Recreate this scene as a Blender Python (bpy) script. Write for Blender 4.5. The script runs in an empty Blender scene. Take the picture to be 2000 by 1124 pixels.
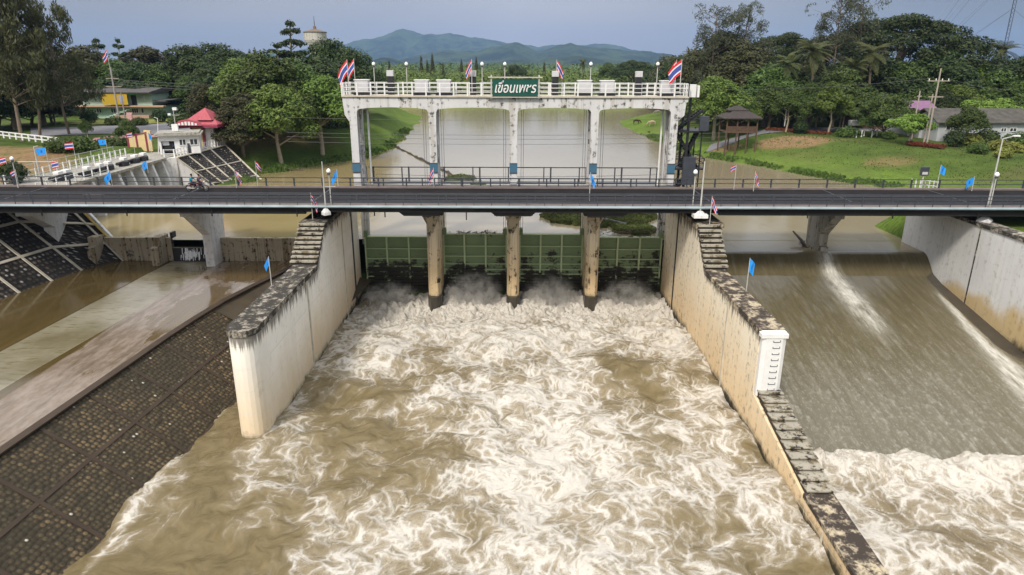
import bpy, bmesh, math, random
import numpy as np
from mathutils import Vector, Matrix
R = math.radians
sc = bpy.context.scene
COL = sc.collection
# ------------------------------------------------------------------ camera
CAMH = 23.5; PITCH = R(18.27); FPX = 1333.0
cd = bpy.data.cameras.new('camera'); cam = bpy.data.objects.new('camera', cd); COL.objects.link(cam)
cd.sensor_width = 36; cd.lens = 24; cd.clip_start = 0.5; cd.clip_end = 30000
cam.matrix_world = Matrix.Translation((0, 0, CAMH)) @ Matrix.Rotation(R(90) - PITCH, 4, 'X') @ Matrix.Rotation(R(0.2), 4, 'Z')
sc.camera = cam
# ------------------------------------------------------------------ sky, sun, exposure
SUN_EL, SUN_AZ = 46, 206      # azimuth clockwise from +Y
w = bpy.data.worlds.new('World'); sc.world = w; w.use_nodes = True
nt = w.node_tree; nt.nodes.clear()
def wn(t, **k):
    n = nt.nodes.new(t)
    for a, b in k.items(): setattr(n, a, b)
    return n
wo = wn('ShaderNodeOutputWorld'); bg = wn('ShaderNodeBackground'); sky = wn('ShaderNodeTexSky')
sky.sky_type = 'NISHITA'; sky.sun_disc = False; sky.sun_elevation = R(SUN_EL); sky.sun_rotation = R(SUN_AZ); sky.air_density = 1.5; sky.dust_density = 3
tc = wn('ShaderNodeTexCoord'); sep = wn('ShaderNodeSeparateXYZ'); nt.links.new(tc.outputs['Generated'], sep.inputs[0])
cr = wn('ShaderNodeValToRGB'); e = cr.color_ramp
e.elements[0].position = 0.0; e.elements[0].color = (3.75, 3.74, 4.38, 1)
e.elements[1].position = 1.0; e.elements[1].color = (16.5, 16.0, 15.6, 1)
q = e.elements.new(0.085); q.color = (3.7, 3.74, 4.43, 1)
q = e.elements.new(0.16); q.color = (7.6, 7.6, 8.2, 1)
q = e.elements.new(0.35); q.color = (13.2, 12.8, 12.8, 1)
nt.links.new(sep.outputs['Z'], cr.inputs[0])
mp = wn('ShaderNodeMapping'); mp.inputs['Scale'].default_value = (1.0, 1.0, 3.5); mp.inputs['Location'].default_value = (0.3, 0.2, 0.1)
nz = wn('ShaderNodeTexNoise'); nz.inputs['Scale'].default_value = 1.6; nz.inputs['Detail'].default_value = 5; nz.inputs['Roughness'].default_value = 0.5
nt.links.new(tc.outputs['Generated'], mp.inputs[0]); nt.links.new(mp.outputs[0], nz.inputs['Vector'])
c2 = wn('ShaderNodeValToRGB'); c2.color_ramp.elements[0].position = 0.3; c2.color_ramp.elements[0].color = (0.80, 0.84, 0.88, 1)
c2.color_ramp.elements[1].position = 0.7; c2.color_ramp.elements[1].color = (1.12, 1.10, 1.08, 1)
nt.links.new(nz.outputs[0], c2.inputs[0])
# the cloud is thinner straight ahead and thicker to the east
mx = wn('ShaderNodeMath', operation='MULTIPLY_ADD'); mx.inputs[1].default_value = 0.5; mx.inputs[2].default_value = 0.5
nt.links.new(sep.outputs['X'], mx.inputs[0])
c3 = wn('ShaderNodeValToRGB'); e3 = c3.color_ramp
e3.elements[0].position = 0.25; e3.elements[0].color = (0.67, 0.66, 0.64, 1)
e3.elements[1].position = 1.0; e3.elements[1].color = (0.40, 0.45, 0.49, 1)
q = e3.elements.new(0.50); q.color = (1.04, 1.04, 1.03, 1)
q = e3.elements.new(0.76); q.color = (0.42, 0.46, 0.50, 1)
nt.links.new(mx.outputs[0], c3.inputs[0])
m1 = wn('ShaderNodeMixRGB', blend_type='MULTIPLY'); m1.inputs[0].default_value = 1
m2 = wn('ShaderNodeMixRGB', blend_type='MULTIPLY'); m2.inputs[0].default_value = 1
m3 = wn('ShaderNodeMixRGB', blend_type='MIX'); m3.inputs[0].default_value = 0.9
nt.links.new(cr.outputs[0], m1.inputs[1]); nt.links.new(c2.outputs[0], m1.inputs[2])
nt.links.new(m1.outputs[0], m2.inputs[1]); nt.links.new(c3.outputs[0], m2.inputs[2])
nt.links.new(sky.outputs[0], m3.inputs[1]); nt.links.new(m2.outputs[0], m3.inputs[2])
bg.inputs[1].default_value = 0.1
nt.links.new(m3.outputs[0], bg.inputs[0]); nt.links.new(bg.outputs[0], wo.inputs[0])
sl = bpy.data.lights.new('sun', 'SUN'); sun = bpy.data.objects.new('sun', sl); COL.objects.link(sun)
sl.energy = 2.4; sl.angle = R(10); sl.color = (1, 0.92, 0.80)
sd = Vector((math.sin(R(SUN_AZ)) * math.cos(R(SUN_EL)), math.cos(R(SUN_AZ)) * math.cos(R(SUN_EL)), math.sin(R(SUN_EL))))
sun.rotation_euler = sd.to_track_quat('Z', 'Y').to_euler()
sun.location = (0, -20, 80)
sc.view_settings.view_transform = 'Standard'; sc.view_settings.look = 'None'; sc.view_settings.gamma = 1
sc.view_settings.exposure = 0.52
sc.cycles.use_denoising = True; sc.cycles.volume_bounces = 1; sc.cycles.max_bounces = 8; sc.cycles.transparent_max_bounces = 16
sc.cycles.volume_step_rate = 2.0; sc.cycles.caustics_reflective = False
# ------------------------------------------------------------------ helpers
random.seed(7); rng = np.random.default_rng(11)
WL = 5.9            # upstream water level; downstream pool is at 0
S_, C_ = math.sin(PITCH), math.cos(PITCH)
def gp(x, y, z):
    """point of the photograph at a known height"""
    r = R(0.2); dx, dy = x - 1000, y - 562
    x = 1000 + dx * math.cos(r) + dy * math.sin(r); y = 562 - dx * math.sin(r) + dy * math.cos(r)
    v = (562 - y) / FPX; t = (z - CAMH) / (-S_ + v * C_)
    return Vector(((x - 1000) / FPX * t, (C_ + v * S_) * t, z))
def zy(x, y, Y):
    """point of the photograph at a known distance Y"""
    r = R(0.2); dx, dy = x - 1000, y - 562
    x = 1000 + dx * math.cos(r) + dy * math.sin(r); y = 562 - dx * math.sin(r) + dy * math.cos(r)
    v = (562 - y) / FPX; t = Y / (C_ + v * S_)
    return Vector(((x - 1000) / FPX * t, Y, CAMH + (-S_ + v * C_) * t))
_G = None
def pn(x, y, seed=0):
    """2-D gradient noise, about -0.7..0.7"""
    x = np.asarray(x, np.float32); y = np.asarray(y, np.float32)
    rs = np.random.default_rng(1000 + seed); p = rs.permutation(256).astype(np.int32); p = np.concatenate([p, p])
    an = rs.random(256).astype(np.float32) * 6.2832; gx, gy = np.cos(an), np.sin(an)
    xi = np.floor(x); yi = np.floor(y); fx = x - xi; fy = y - yi
    xi = xi.astype(np.int32) & 255; yi = yi.astype(np.int32) & 255
    u = fx * fx * fx * (fx * (fx * 6 - 15) + 10); v = fy * fy * fy * (fy * (fy * 6 - 15) + 10)
    def g(i, j, a, b):
        h = p[(p[(xi + i) & 255] + yi + j) & 255]
        return gx[h] * a + gy[h] * b
    n0 = g(0, 0, fx, fy); n1 = g(1, 0, fx - 1, fy); n2 = g(0, 1, fx, fy - 1); n3 = g(1, 1, fx - 1, fy - 1)
    a = n0 + u * (n1 - n0); b = n2 + u * (n3 - n2)
    return a + v * (b - a)
def fbm(x, y, o=4, seed=0, g=0.5):
    s = 0; a = 1.0; f = 1.0
    for i in range(o): s = s + a * pn(x * f, y * f, seed + i); a *= g; f *= 2.03
    return s
def sstep(a, b, x):
    t = np.clip((x - a) / (b - a), 0, 1); return t * t * (3 - 2 * t)
class MB:
    def __init__(s): s.v = []; s.f = []; s.m = []; s.cur = 0; s.smooth = False
    def add(s, vs, fs):
        o = len(s.v); s.v += [tuple(v) for v in vs]; s.f += [tuple(i + o for i in f) for f in fs]; s.m += [s.cur] * len(fs); return s
    def box(s, a, b):
        (x0, y0, z0), (x1, y1, z1) = a, b
        return s.add([(x0, y0, z0), (x1, y0, z0), (x1, y1, z0), (x0, y1, z0), (x0, y0, z1), (x1, y0, z1), (x1, y1, z1), (x0, y1, z1)],
                     [(3, 2, 1, 0), (4, 5, 6, 7), (0, 1, 5, 4), (1, 2, 6, 5), (2, 3, 7, 6), (3, 0, 4, 7)])
    def cbox(s, c, d):
        return s.box((c[0] - d[0] / 2, c[1] - d[1] / 2, c[2] - d[2] / 2), (c[0] + d[0] / 2, c[1] + d[1] / 2, c[2] + d[2] / 2))
    def bar(s, p, q, w, h=None, up=(0, 0, 1)):
        p = Vector(p); q = Vector(q); h = h or w; d = (q - p).normalized(); up = Vector(up)
        if abs(d.dot(up)) > 0.98: up = Vector((0, 1, 0))
        a = d.cross(up).normalized() * w / 2; b = a.cross(d).normalized() * h / 2
        return s.add([p - a - b, p + a - b, p + a + b, p - a + b, q - a - b, q + a - b, q + a + b, q - a + b],
                     [(0, 1, 2, 3), (7, 6, 5, 4), (1, 0, 4, 5), (2, 1, 5, 6), (3, 2, 6, 7), (0, 3, 7, 4)])
    def tube(s, pts, rs, n=8, cap=True):
        pts = [Vector(p) for p in pts]
        if not hasattr(rs, '__len__'): rs = [rs] * len(pts)
        o = len(s.v); k = len(pts)
        for i, p in enumerate(pts):
            d = (pts[min(i + 1, k - 1)] - pts[max(i - 1, 0)]).normalized()
            up = Vector((0, 0, 1)) if abs(d.z) < 0.9 else Vector((0, 1, 0))
            a = d.cross(up).normalized(); b = a.cross(d)
            for j in range(n):
                t = 2 * math.pi * j / n; s.v.append(tuple(p + (a * math.cos(t) + b * math.sin(t)) * rs[i]))
        F = []
        for i in range(k - 1):
            for j in range(n):
                F.append((o + i * n + (j + 1) % n, o + i * n + j, o + (i + 1) * n + j, o + (i + 1) * n + (j + 1) % n))
        if cap: F.append(tuple(o + j for j in range(n))); F.append(tuple(o + (k - 1) * n + j for j in reversed(range(n))))
        s.f += F; s.m += [s.cur] * len(F); return s
    def prism(s, poly, ax, a, b):
        """poly: 2-D points; ax 'x': (y,z) extruded along x; 'y': (x,z); 'z': (x,y)"""
        def P(u, v, t): return (t, u, v) if ax == 'x' else (u, t, v) if ax == 'y' else (u, v, t)
        n = len(poly); vs = [P(u, v, a) for u, v in poly] + [P(u, v, b) for u, v in poly]
        fs = [tuple(range(n)), tuple(range(2 * n - 1, n - 1, -1))] + [(i, i + n, (i + 1) % n + n, (i + 1) % n) for i in range(n)]
        return s.add(vs, fs)
    def lathe(s, prof, c=(0, 0, 0), n=20):
        o = len(s.v); k = len(prof)
        for r, z in prof:
            for j in range(n):
                t = 2 * math.pi * j / n; s.v.append((c[0] + r * math.cos(t), c[1] + r * math.sin(t), c[2] + z))
        F = []
        for i in range(k - 1):
            for j in range(n): F.append((o + i * n + j, o + i * n + (j + 1) % n, o + (i + 1) * n + (j + 1) % n, o + (i + 1) * n + j))
        F.append(tuple(o + j for j in reversed(range(n)))); F.append(tuple(o + (k - 1) * n + j for j in range(n)))
        s.f += F; s.m += [s.cur] * len(F); return s
    def build(s, name, mat, parent=None, smooth=False, fixn=True, bevel=0):
        me = bpy.data.meshes.new(name)
        off = Vector(parent_world(parent)) if parent else Vector((0, 0, 0))
        me.from_pydata([(v[0] - off.x, v[1] - off.y, v[2] - off.z) for v in s.v], [], s.f)
        for m in (mat if isinstance(mat, (list, tuple)) else [mat]): me.materials.append(m)
        if any(s.m): me.polygons.foreach_set('material_index', s.m)
        if fixn:
            bm = bmesh.new(); bm.from_mesh(me); bmesh.ops.recalc_face_normals(bm, faces=bm.faces); bm.to_mesh(me); bm.free()
        if smooth: me.polygons.foreach_set('use_smooth', [True] * len(me.polygons))
        me.update()
        o = bpy.data.objects.new(name, me); COL.objects.link(o)
        if parent: o.parent = parent
        if bevel:
            b = o.modifiers.new('bevel', 'BEVEL'); b.width = bevel; b.segments = 2; b.limit_method = 'ANGLE'
        return o
def parent_world(p):
    v = Vector((0, 0, 0))
    while p: v = v + Vector(p.location); p = p.parent
    return v
def tag(o, label=None, cat=None, group=None, kind=None):
    if label: o['label'] = label
    if cat: o['category'] = cat
    if group: o['group'] = group
    if kind: o['kind'] = kind
    return o
def thing(name, label, cat, loc=(0, 0, 0), rz=0, group=None):
    o = bpy.data.objects.new(name, None); COL.objects.link(o); o.empty_display_size = 0.2
    o.location = loc; o.rotation_euler = (0, 0, rz); return tag(o, label, cat, group)
def dup(o, loc=None, rz=None, label=None, group=None, scale=None, parent=None):
    c = o.copy(); COL.objects.link(c)
    if parent: c.parent = parent
    for ch in list(o.children): dup(ch, parent=c)
    if loc is not None: c.location = loc
    if rz is not None: c.rotation_euler = (0, 0, rz)
    if scale is not None: c.scale = scale
    if label: c['label'] = label
    if group: c['group'] = group
    return c
def grid_mesh(name, X, Y, Z, mat, attrs=None, smooth=True, kind=None, colors=None):
    """X,Y,Z: 2-D arrays (rows, cols)"""
    h, wd = X.shape; me = bpy.data.meshes.new(name)
    co = np.stack([X, Y, Z], -1).reshape(-1, 3).astype(np.float32)
    idx = np.arange(h * wd).reshape(h, wd)
    f = np.stack([idx[:-1, :-1], idx[:-1, 1:], idx[1:, 1:], idx[1:, :-1]], -1).reshape(-1, 4)
    me.vertices.add(len(co)); me.vertices.foreach_set('co', co.ravel())
    me.loops.add(f.size); me.loops.foreach_set('vertex_index', f.ravel().astype(np.int32))
    me.polygons.add(len(f)); me.polygons.foreach_set('loop_start', np.arange(0, f.size, 4, dtype=np.int32))
    me.update(calc_edges=True); me.validate()
    if smooth: me.polygons.foreach_set('use_smooth', np.ones(len(me.polygons), bool))
    for k, v in (attrs or {}).items():
        a = me.attributes.new(k, 'FLOAT', 'POINT'); a.data.foreach_set('value', v.reshape(-1).astype(np.float32))
    me.materials.append(mat)
    o = bpy.data.objects.new(name, me); COL.objects.link(o)
    if kind: o['kind'] = kind
    return o
def quads_mesh(name, co, mat, parent=None, attr=None):
    """co: (n,4,3) array of loose quads"""
    n = len(co); me = bpy.data.meshes.new(name)
    me.vertices.add(n * 4); me.vertices.foreach_set('co', co.astype(np.float32).ravel())
    me.loops.add(n * 4); me.loops.foreach_set('vertex_index', np.arange(n * 4, dtype=np.int32))
    me.polygons.add(n); me.polygons.foreach_set('loop_start', np.arange(0, n * 4, 4, dtype=np.int32)); me.update(calc_edges=True)
    if attr is not None:
        a = me.attributes.new('tone', 'FLOAT', 'FACE'); a.data.foreach_set('value', attr.astype(np.float32))
    me.materials.append(mat)
    o = bpy.data.objects.new(name, me); COL.objects.link(o)
    if parent: o.parent = parent
    return o
# ------------------------------------------------------------------ materials
class G:
    def __init__(s, name):
        s.m = bpy.data.materials.new(name); s.m.use_nodes = True; s.t = s.m.node_tree; s.t.nodes.clear()
        s.out = s.t.nodes.new('ShaderNodeOutputMaterial'); s.p = s.t.nodes.new('ShaderNodeBsdfPrincipled')
        s.t.links.new(s.p.outputs[0], s.out.inputs[0]); s._pos = None
    def n(s, t, ins=None, **k):
        n = s.t.nodes.new(t)
        for a, b in k.items(): setattr(n, a, b)
        for a, b in (ins or {}).items(): s.set(n.inputs[a], b)
        return n
    def set(s, i, v):
        if isinstance(v, bpy.types.NodeSocket): s.t.links.new(v, i)
        else:
            if hasattr(i.default_value, '__len__') and not hasattr(v, '__len__'): v = (v,) * len(i.default_value)
            if hasattr(v, '__len__') and len(v) == 3 and len(i.default_value) == 4: v = (*v, 1)
            i.default_value = v
    def pos(s):
        if s._pos is None: s._pos = s.n('ShaderNodeNewGeometry').outputs['Position']
        return s._pos
    def obj(s): return s.n('ShaderNodeTexCoord').outputs['Object']
    def xyz(s, v=None):
        k = s.n('ShaderNodeSeparateXYZ', {0: v or s.pos()}); return k.outputs[0], k.outputs[1], k.outputs[2]
    def comb(s, x, y, z): return s.n('ShaderNodeCombineXYZ', {0: x, 1: y, 2: z}).outputs[0]
    def sc(s, v, k): return s.n('ShaderNodeVectorMath', {0: v, 1: k}, operation='MULTIPLY').outputs[0]
    def noise(s, scale=1, detail=4, rough=0.55, vec=None, st=None, dist=0, off=0):
        vec = vec or s.pos()
        if st: vec = s.sc(vec, st)
        if off: vec = s.n('ShaderNodeVectorMath', {0: vec, 1: (off, off * 1.3, off * .7)}, operation='ADD').outputs[0]
        return s.n('ShaderNodeTexNoise', {'Vector': vec, 'Scale': scale, 'Detail': detail, 'Roughness': rough, 'Distortion': dist}).outputs[0]
    def mt(s, op, a, b=0.0, c=0.0, clamp=False):
        return s.n('ShaderNodeMath', {0: a, 1: b, 2: c}, operation=op, use_clamp=clamp).outputs[0]
    def ss(s, x, a, b):
        k = s.n('ShaderNodeMapRange', {0: x, 1: a, 2: b, 3: 0.0, 4: 1.0}, interpolation_type='SMOOTHSTEP'); return k.outputs[0]
    def mix(s, f, a, b): 
        k = s.n('ShaderNodeMixRGB', {0: f, 1: a, 2: b}); return k.outputs[0]
    def mul(s, a, b): return s.n('ShaderNodeMixRGB', {0: 1.0, 1: a, 2: b}, blend_type='MULTIPLY').outputs[0]
    def ramp(s, f, stops):
        k = s.n('ShaderNodeValToRGB', {0: f}); e = k.color_ramp
        while len(e.elements) < len(stops): e.elements.new(0.5)
        for el, (p, c) in zip(e.elements, stops): el.position = p; el.color = (*c, 1)
        return k.outputs[0]
    def attr(s, name): return s.n('ShaderNodeAttribute', attribute_name=name).outputs['Fac']
    def bump(s, h, st=0.3, d=0.05):
        s.set(s.p.inputs['Normal'], s.n('ShaderNodeBump', {'Height': h, 'Strength': st, 'Distance': d}).outputs[0])
    def fin(s, col, rough=0.8, spec=0.3, metal=0.0):
        s.set(s.p.inputs['Base Color'], col); s.set(s.p.inputs['Roughness'], rough); s.p.inputs['Specular IOR Level'].default_value = spec
        s.p.inputs['Metallic'].default_value = metal; return s.m
def simple(name, col, rough=0.6, var=0.12, scale=3, spec=0.3, metal=0, bump=0):
    g = G(name); n = g.noise(scale, 5); c = g.mix(n, [x * (1 - var * 1.6) for x in col], [min(1, x * (1 + var * 1.4)) for x in col])
    if bump: g.bump(g.noise(scale * 6, 4), bump, 0.02)
    return g.fin(c, rough, spec, metal)
def concrete(name, base, grime=(0.03, 0.028, 0.022), amt=0.4, streak=0.5, ochre=None, oz=(6, 1), mold=None, vmul=1.0, form=False):
    """painted or bare concrete: blotches, vertical run-off streaks, an ochre tide and black growth near the water"""
    g = G(name); n1 = g.noise(0.35 * vmul, 6, 0.6); n2 = g.noise(2.2 * vmul, 8, 0.7)
    c = g.mix(g.ss(n1, .3, .7), [x * 0.90 for x in base], base)
    x, y, z = g.xyz()
    st = g.noise(1.0, 6, 0.65, st=(2.2, 2.2, 0.10)); st2 = g.noise(1.0, 3, 0.5, st=(7, 7, 0.35), off=3)
    if ochre:
        f = g.mt('MULTIPLY_ADD', g.noise(0.30, 5, 0.6, st=(1, 1, .5)), 5.0, g.mt('MULTIPLY', z, -1.0)); f = g.ss(f, -oz[0] + 2.5, -oz[1] + 2.5)
        hue = g.mix(g.noise(0.8, 5, .6, st=(1, 1, .25), off=7), ochre, [ochre[0] * 1.15, ochre[1] * 1.25, ochre[2] * 1.6])
        c = g.mix(g.mt('MULTIPLY', f, 0.95), c, hue)
    sm = g.mt('MULTIPLY', g.ss(st, .48, .62), streak); c = g.mix(sm, c, [base[0] * .5, base[1] * .44, base[2] * .33])
    gm = g.mt('MULTIPLY', g.mt('MULTIPLY', g.ss(n2, .52, .60), g.ss(st, .42, .56)), amt, clamp=True); c = g.mix(gm, c, grime)
    if mold is not None:
        f = g.mt('MULTIPLY_ADD', g.noise(0.5, 7, 0.75, st=(1, 1, .6), off=11), 2.2, g.mt('MULTIPLY', z, -1.0))
        c = g.mix(g.ss(f, -mold + .8, -mold + 1.7), c, (0.035, 0.032, 0.018))
    if form:
        for ax, per, off in ((z, 1.55, .2), (y, 4.9, 1.1)):
            fr = g.mt('FRACT', g.mt('MULTIPLY_ADD', ax, 1 / per, off)); ln = g.mt('LESS_THAN', g.mt('ABSOLUTE', g.mt('SUBTRACT', fr, .5)), .018 / per)
            c = g.mix(g.mt('MULTIPLY', ln, g.ss(n1, .35, .6)), c, [k * .72 for k in base])
        # runs dripping from the coping
        dr = g.noise(1.0, 4, .7, st=(3.2, 3.2, .02), off=17); hz = g.mt('ADD', g.mt('MULTIPLY', g.ss(y, 53, 57), 2.7), 7.35); dd = g.mt('SUBTRACT', hz, z)
        c = g.mix(g.mt('MULTIPLY', g.ss(g.mt('MULTIPLY_ADD', dr, 3.6, g.mt('MULTIPLY', dd, -1.0)), .9, 1.5), .8), c, (0.07, .06, .045))
    g.bump(g.mt('ADD', n2, g.mt('MULTIPLY', st2, 0.4)), 0.25, 0.03)
    return g.fin(c, 0.82, 0.25)
M = {}
M['white'] = concrete('white_paint', (0.68, 0.68, 0.69), amt=0.3, streak=0.25)
M['wall_in'] = concrete('stained_wall', (0.90, 0.865, 0.80), amt=0.1, streak=0.04, ochre=(0.64, 0.49, 0.28), oz=(6.4, -.2), mold=0.3, form=True)
M['wall_in_r'] = concrete('stained_wall_ochre', (0.86, 0.79, 0.65), amt=0.45, streak=0.14, ochre=(0.68, 0.49, 0.255), oz=(8.6, -0.3), mold=0.6, form=True)
M['wall_white'] = concrete('white_wall', (0.70, 0.71, 0.72), amt=0.2, streak=0.14, ochre=(0.50, 0.36, 0.16), oz=(5.2, 3.6), mold=2.3)
M['pier'] = concrete('stained_pier', (0.70, 0.64, 0.52), amt=1.3, streak=0.7, ochre=(0.62, 0.45, 0.23), oz=(9.5, 2.5), mold=1.1, vmul=0.55)
M['weir'] = concrete('old_concrete', (0.36, 0.31, 0.23), grime=(0.03, 0.027, 0.02), amt=1.2, streak=1.1)
M['gray_conc'] = concrete('grey_concrete', (0.34, 0.33, 0.30), amt=0.7, streak=0.5)
def coping():
    g = G('blackened_coping'); a = g.noise(1.3, 8, 0.75); b = g.noise(5.5, 6, 0.7, off=5)
    c = g.mix(g.ss(a, .48, .64), (0.040, 0.037, 0.032), (0.40, 0.36, 0.30)); c = g.mix(g.mt('MULTIPLY', g.ss(b, .5, .65), .75), c, (0.05, 0.045, 0.04))
    g.bump(b, .5, .04); return g.fin(c, .9, .2)
M['coping'] = coping()
def coping2():
    g = G('mossy_coping'); a = g.noise(1.1, 8, 0.75, off=9); b = g.noise(5.5, 6, 0.7, off=5)
    c = g.mix(g.ss(a, .46, .60), (0.050, 0.040, 0.034), (0.46, 0.39, 0.28)); c = g.mix(g.mt('MULTIPLY', g.ss(b, .5, .62), .6), c, (0.045, 0.035, 0.03))
    g.bump(b, .5, .04); return g.fin(c, .9, .2)
M['coping2'] = coping2()
M['step'] = concrete('weathered_step', (0.34, 0.315, 0.26), grime=(0.03, 0.026, 0.022), amt=2.2, streak=1.2)
M['asphalt'] = simple('asphalt', (0.016, 0.0145, 0.015), 0.95, 0.45, 0.5, spec=.1, bump=.2)
M['footpath'] = simple('pinkish_footway', (0.17, 0.14, 0.135), 0.9, 0.25, 1.2)
M['dark_steel'] = simple('dark_steel', (0.045, 0.051, 0.064), 0.45, 0.3, 2, spec=.5)
M['black'] = simple('black_steel', (0.018, 0.018, 0.022), 0.5, 0.3, 2, spec=.4)
M['fascia'] = simple('pale_fascia', (0.30, 0.37, 0.40), 0.6, 0.3, .7)
M['girder'] = simple('dark_girder', (0.012, 0.012, 0.012), 0.7, 0.3, 1)
M['galv'] = simple('galvanised_pole', (0.45, 0.45, 0.43), 0.5, 0.2, 2)
M['white_plain'] = simple('white_enamel', (0.70, 0.70, 0.70), 0.5, 0.12, 2)
M['box_gray'] = simple('pale_grey_housing', (0.50, 0.50, 0.53), 0.5, 0.1, 2)
M['red'] = simple('flag_red', (0.62, 0.035, 0.05), 0.8, .1); M['fwhite'] = simple('flag_white', (0.75, 0.75, 0.78), 0.8, .05)
M['fblue'] = simple('flag_blue', (0.055, 0.09, 0.33), 0.8, .1); M['cyan'] = simple('flag_sky_blue', (0.02, 0.28, 0.78), 0.8, .12)
M['navy'] = simple('emblem_navy', (0.04, 0.10, 0.35), 0.8, .1)
M['lamp_glass'] = simple('lamp_glass', (0.85, 0.85, 0.85), 0.3, .03)
M['bark'] = simple('bark', (0.16, 0.125, 0.09), 0.9, .35, 2); M['bark_pale'] = simple('pale_bark', (0.33, 0.28, 0.21), 0.9, .3, 2)
M['yellow_line'] = simple('yellow_edge', (0.62, 0.45, 0.14), 0.8, .2)
M['kerb'] = simple('pale_kerb', (0.50, 0.46, 0.38), 0.9, .3, 1.5)
# ================================================================== SETTING: terrain
RIV = np.array([(-50, 60), (-50, 98), (-44, 100), (-39.5, 105), (-42, 112.5), (-38, 115.4), (-33.6, 124.7), (-28.7, 131), (-25.8, 148), (-27, 175),
    (-27.9, 204), (-30, 240), (-36, 250), (-48, 262), (-60, 285), (-75, 303), (-28, 301), (0, 304), (30, 298), (60, 300), (100, 305), (110, 290), (78, 272),
    (57, 256), (42, 236), (34.5, 222), (32, 205), (33.8, 177), (35.5, 141), (44, 123), (51.3, 107), (56, 101), (57, 90), (41.2, 76), (41.2, 60)], float)
def sdist(px, py, poly):
    """signed distance, negative inside"""
    d2 = np.full(px.shape, 1e18); ins = np.zeros(px.shape, bool); n = len(poly)
    for i in range(n):
        ax, ay = poly[i]; bx, by = poly[(i + 1) % n]; ex, ey = bx - ax, by - ay
        t = np.clip(((px - ax) * ex + (py - ay) * ey) / (ex * ex + ey * ey), 0, 1)
        d2 = np.minimum(d2, (px - ax - t * ex) ** 2 + (py - ay - t * ey) ** 2)
        c = ((ay > py) != (by > py)); xi = (bx - ax) * (py - ay) / ((by - ay) if by != ay else 1e-9) + ax
        ins ^= c & (px < xi)
    return np.where(ins, -1, 1) * np.sqrt(d2)
def ground_h(px, py):
    px = np.asarray(px, float); py = np.asarray(py, float)
    wob = fbm(px / 9, py / 9, 3, 50) * 1.6
    d = sdist(px, py, RIV); dw = d + wob * np.clip((py - 105) / 20, 0, 1)
    right = px > 0
    Gz = np.where(right, 9.5, 10.3); Gz = np.where(py > 260, 8.6, Gz)
    wd = np.where(right, 2 + 17 * np.clip((py - 72) / 30, 0, 1), np.where(py < 99, 0.6, 9.0)); wd = np.where(py > 190, 14, wd); wd = np.where(py > 280, 4, wd)
    t = np.clip(dw / wd, 0, 1); prof = np.where(right, t ** 0.85, t * t * (3 - 2 * t) * .6 + t * .4)
    h = WL + (Gz - WL) * prof
    h = np.where(dw < 0, np.maximum(WL + dw * 0.5, 2.0), h)
    h = h + fbm(px / 14, py / 14, 3, 60) * 0.35 * np.clip(dw / 6, 0, 1) * (py > 76)
    # canal behind the intake
    yb = 6.6 + (10.9 - 6.6) * sstep(88, 105, py)
    can = (px < -57) & (py > 76) & (py < 108)
    h = np.where(can, np.where(py < 88, 6.6, yb) + fbm(px / 5, py / 5, 3, 70) * .2, h)
    # downstream of the dam
    dn = py < 69.4
    h = np.where(dn, np.where(px < -57.2, 11.3, np.where(px > 41.2, 9.9, -4.0)), h)
    return h, d
def axis(*segs):
    a = []
    for s, e, st in segs: a += list(np.arange(s, e, st))
    return np.array(sorted(set(np.round(a, 3))))
ax_ = axis((-6000, -600, 600), (-600, -140, 40), (-140, -58, 2), (-58, 60, 1.2), (60, 120, 1.6), (120, 400, 20), (400, 6000, 500))
ax_ = np.array(sorted(set(list(ax_) + [-57.21, -57.19, 41.19, 41.21, -50.01, -49.99])))
ay_ = axis((-400, 20, 60), (20, 69, 5), (69, 160, 1.2), (160, 320, 2.5), (320, 600, 20), (600, 9000, 400))
ay_ = np.array(sorted(set(list(ay_) + [69.39, 69.41, 75.99, 76.01])))
GX, GY = np.meshgrid(ax_, ay_); GZ, GD = ground_h(GX, GY)
def blob(px, py, cx, cy, rx, ry): return np.clip(1.3 - np.hypot((px - cx) / rx, (py - cy) / ry), 0, 1)
n_ = fbm(GX / 6, GY / 6, 4, 80)
def gt(x, y, z=9.0):
    for _ in range(25): p = gp(x, y, z); z += (float(ground_h(np.array([p.x]), np.array([p.y]))[0][0]) - z) * .5
    return gp(x, y, z)
p1, p2, p3 = gt(1558, 274), gt(1735, 317), gt(1420, 290)
dirt = sstep(.25, .6, blob(GX, GY, p1.x, p1.y, 8.5, 6.5) + n_ * .3) + sstep(.25, .7, blob(GX, GY, p2.x, p2.y, 4, 4) + n_ * .3) * .6 + sstep(.3, .6, blob(GX, GY, p3.x, p3.y, 4, 2.5) + n_ * .3)
dirt = dirt + ((GX < -62) & (GY > 76) & (GY < 107)) * sstep(-.15, .25, n_ + .35 - np.clip((GX + 75) / 16, 0, 1) * .5)
dirt = dirt + ((GX < -29) & (GX > -52) & (GY > 99) & (GY < 135)) * sstep(4, 8, GD) * .55  # muddy left shore, with shade under the trees painted in as brown
bright = sstep(15, 3, GD) * (GX > 0) * (.6 + .6 * n_) + ((GX < 0) & (GY > 135)) * sstep(12, 2, GD) * .6 + ((GX < -50) & (GY < 100) & (GX > -62)) * .4
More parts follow.
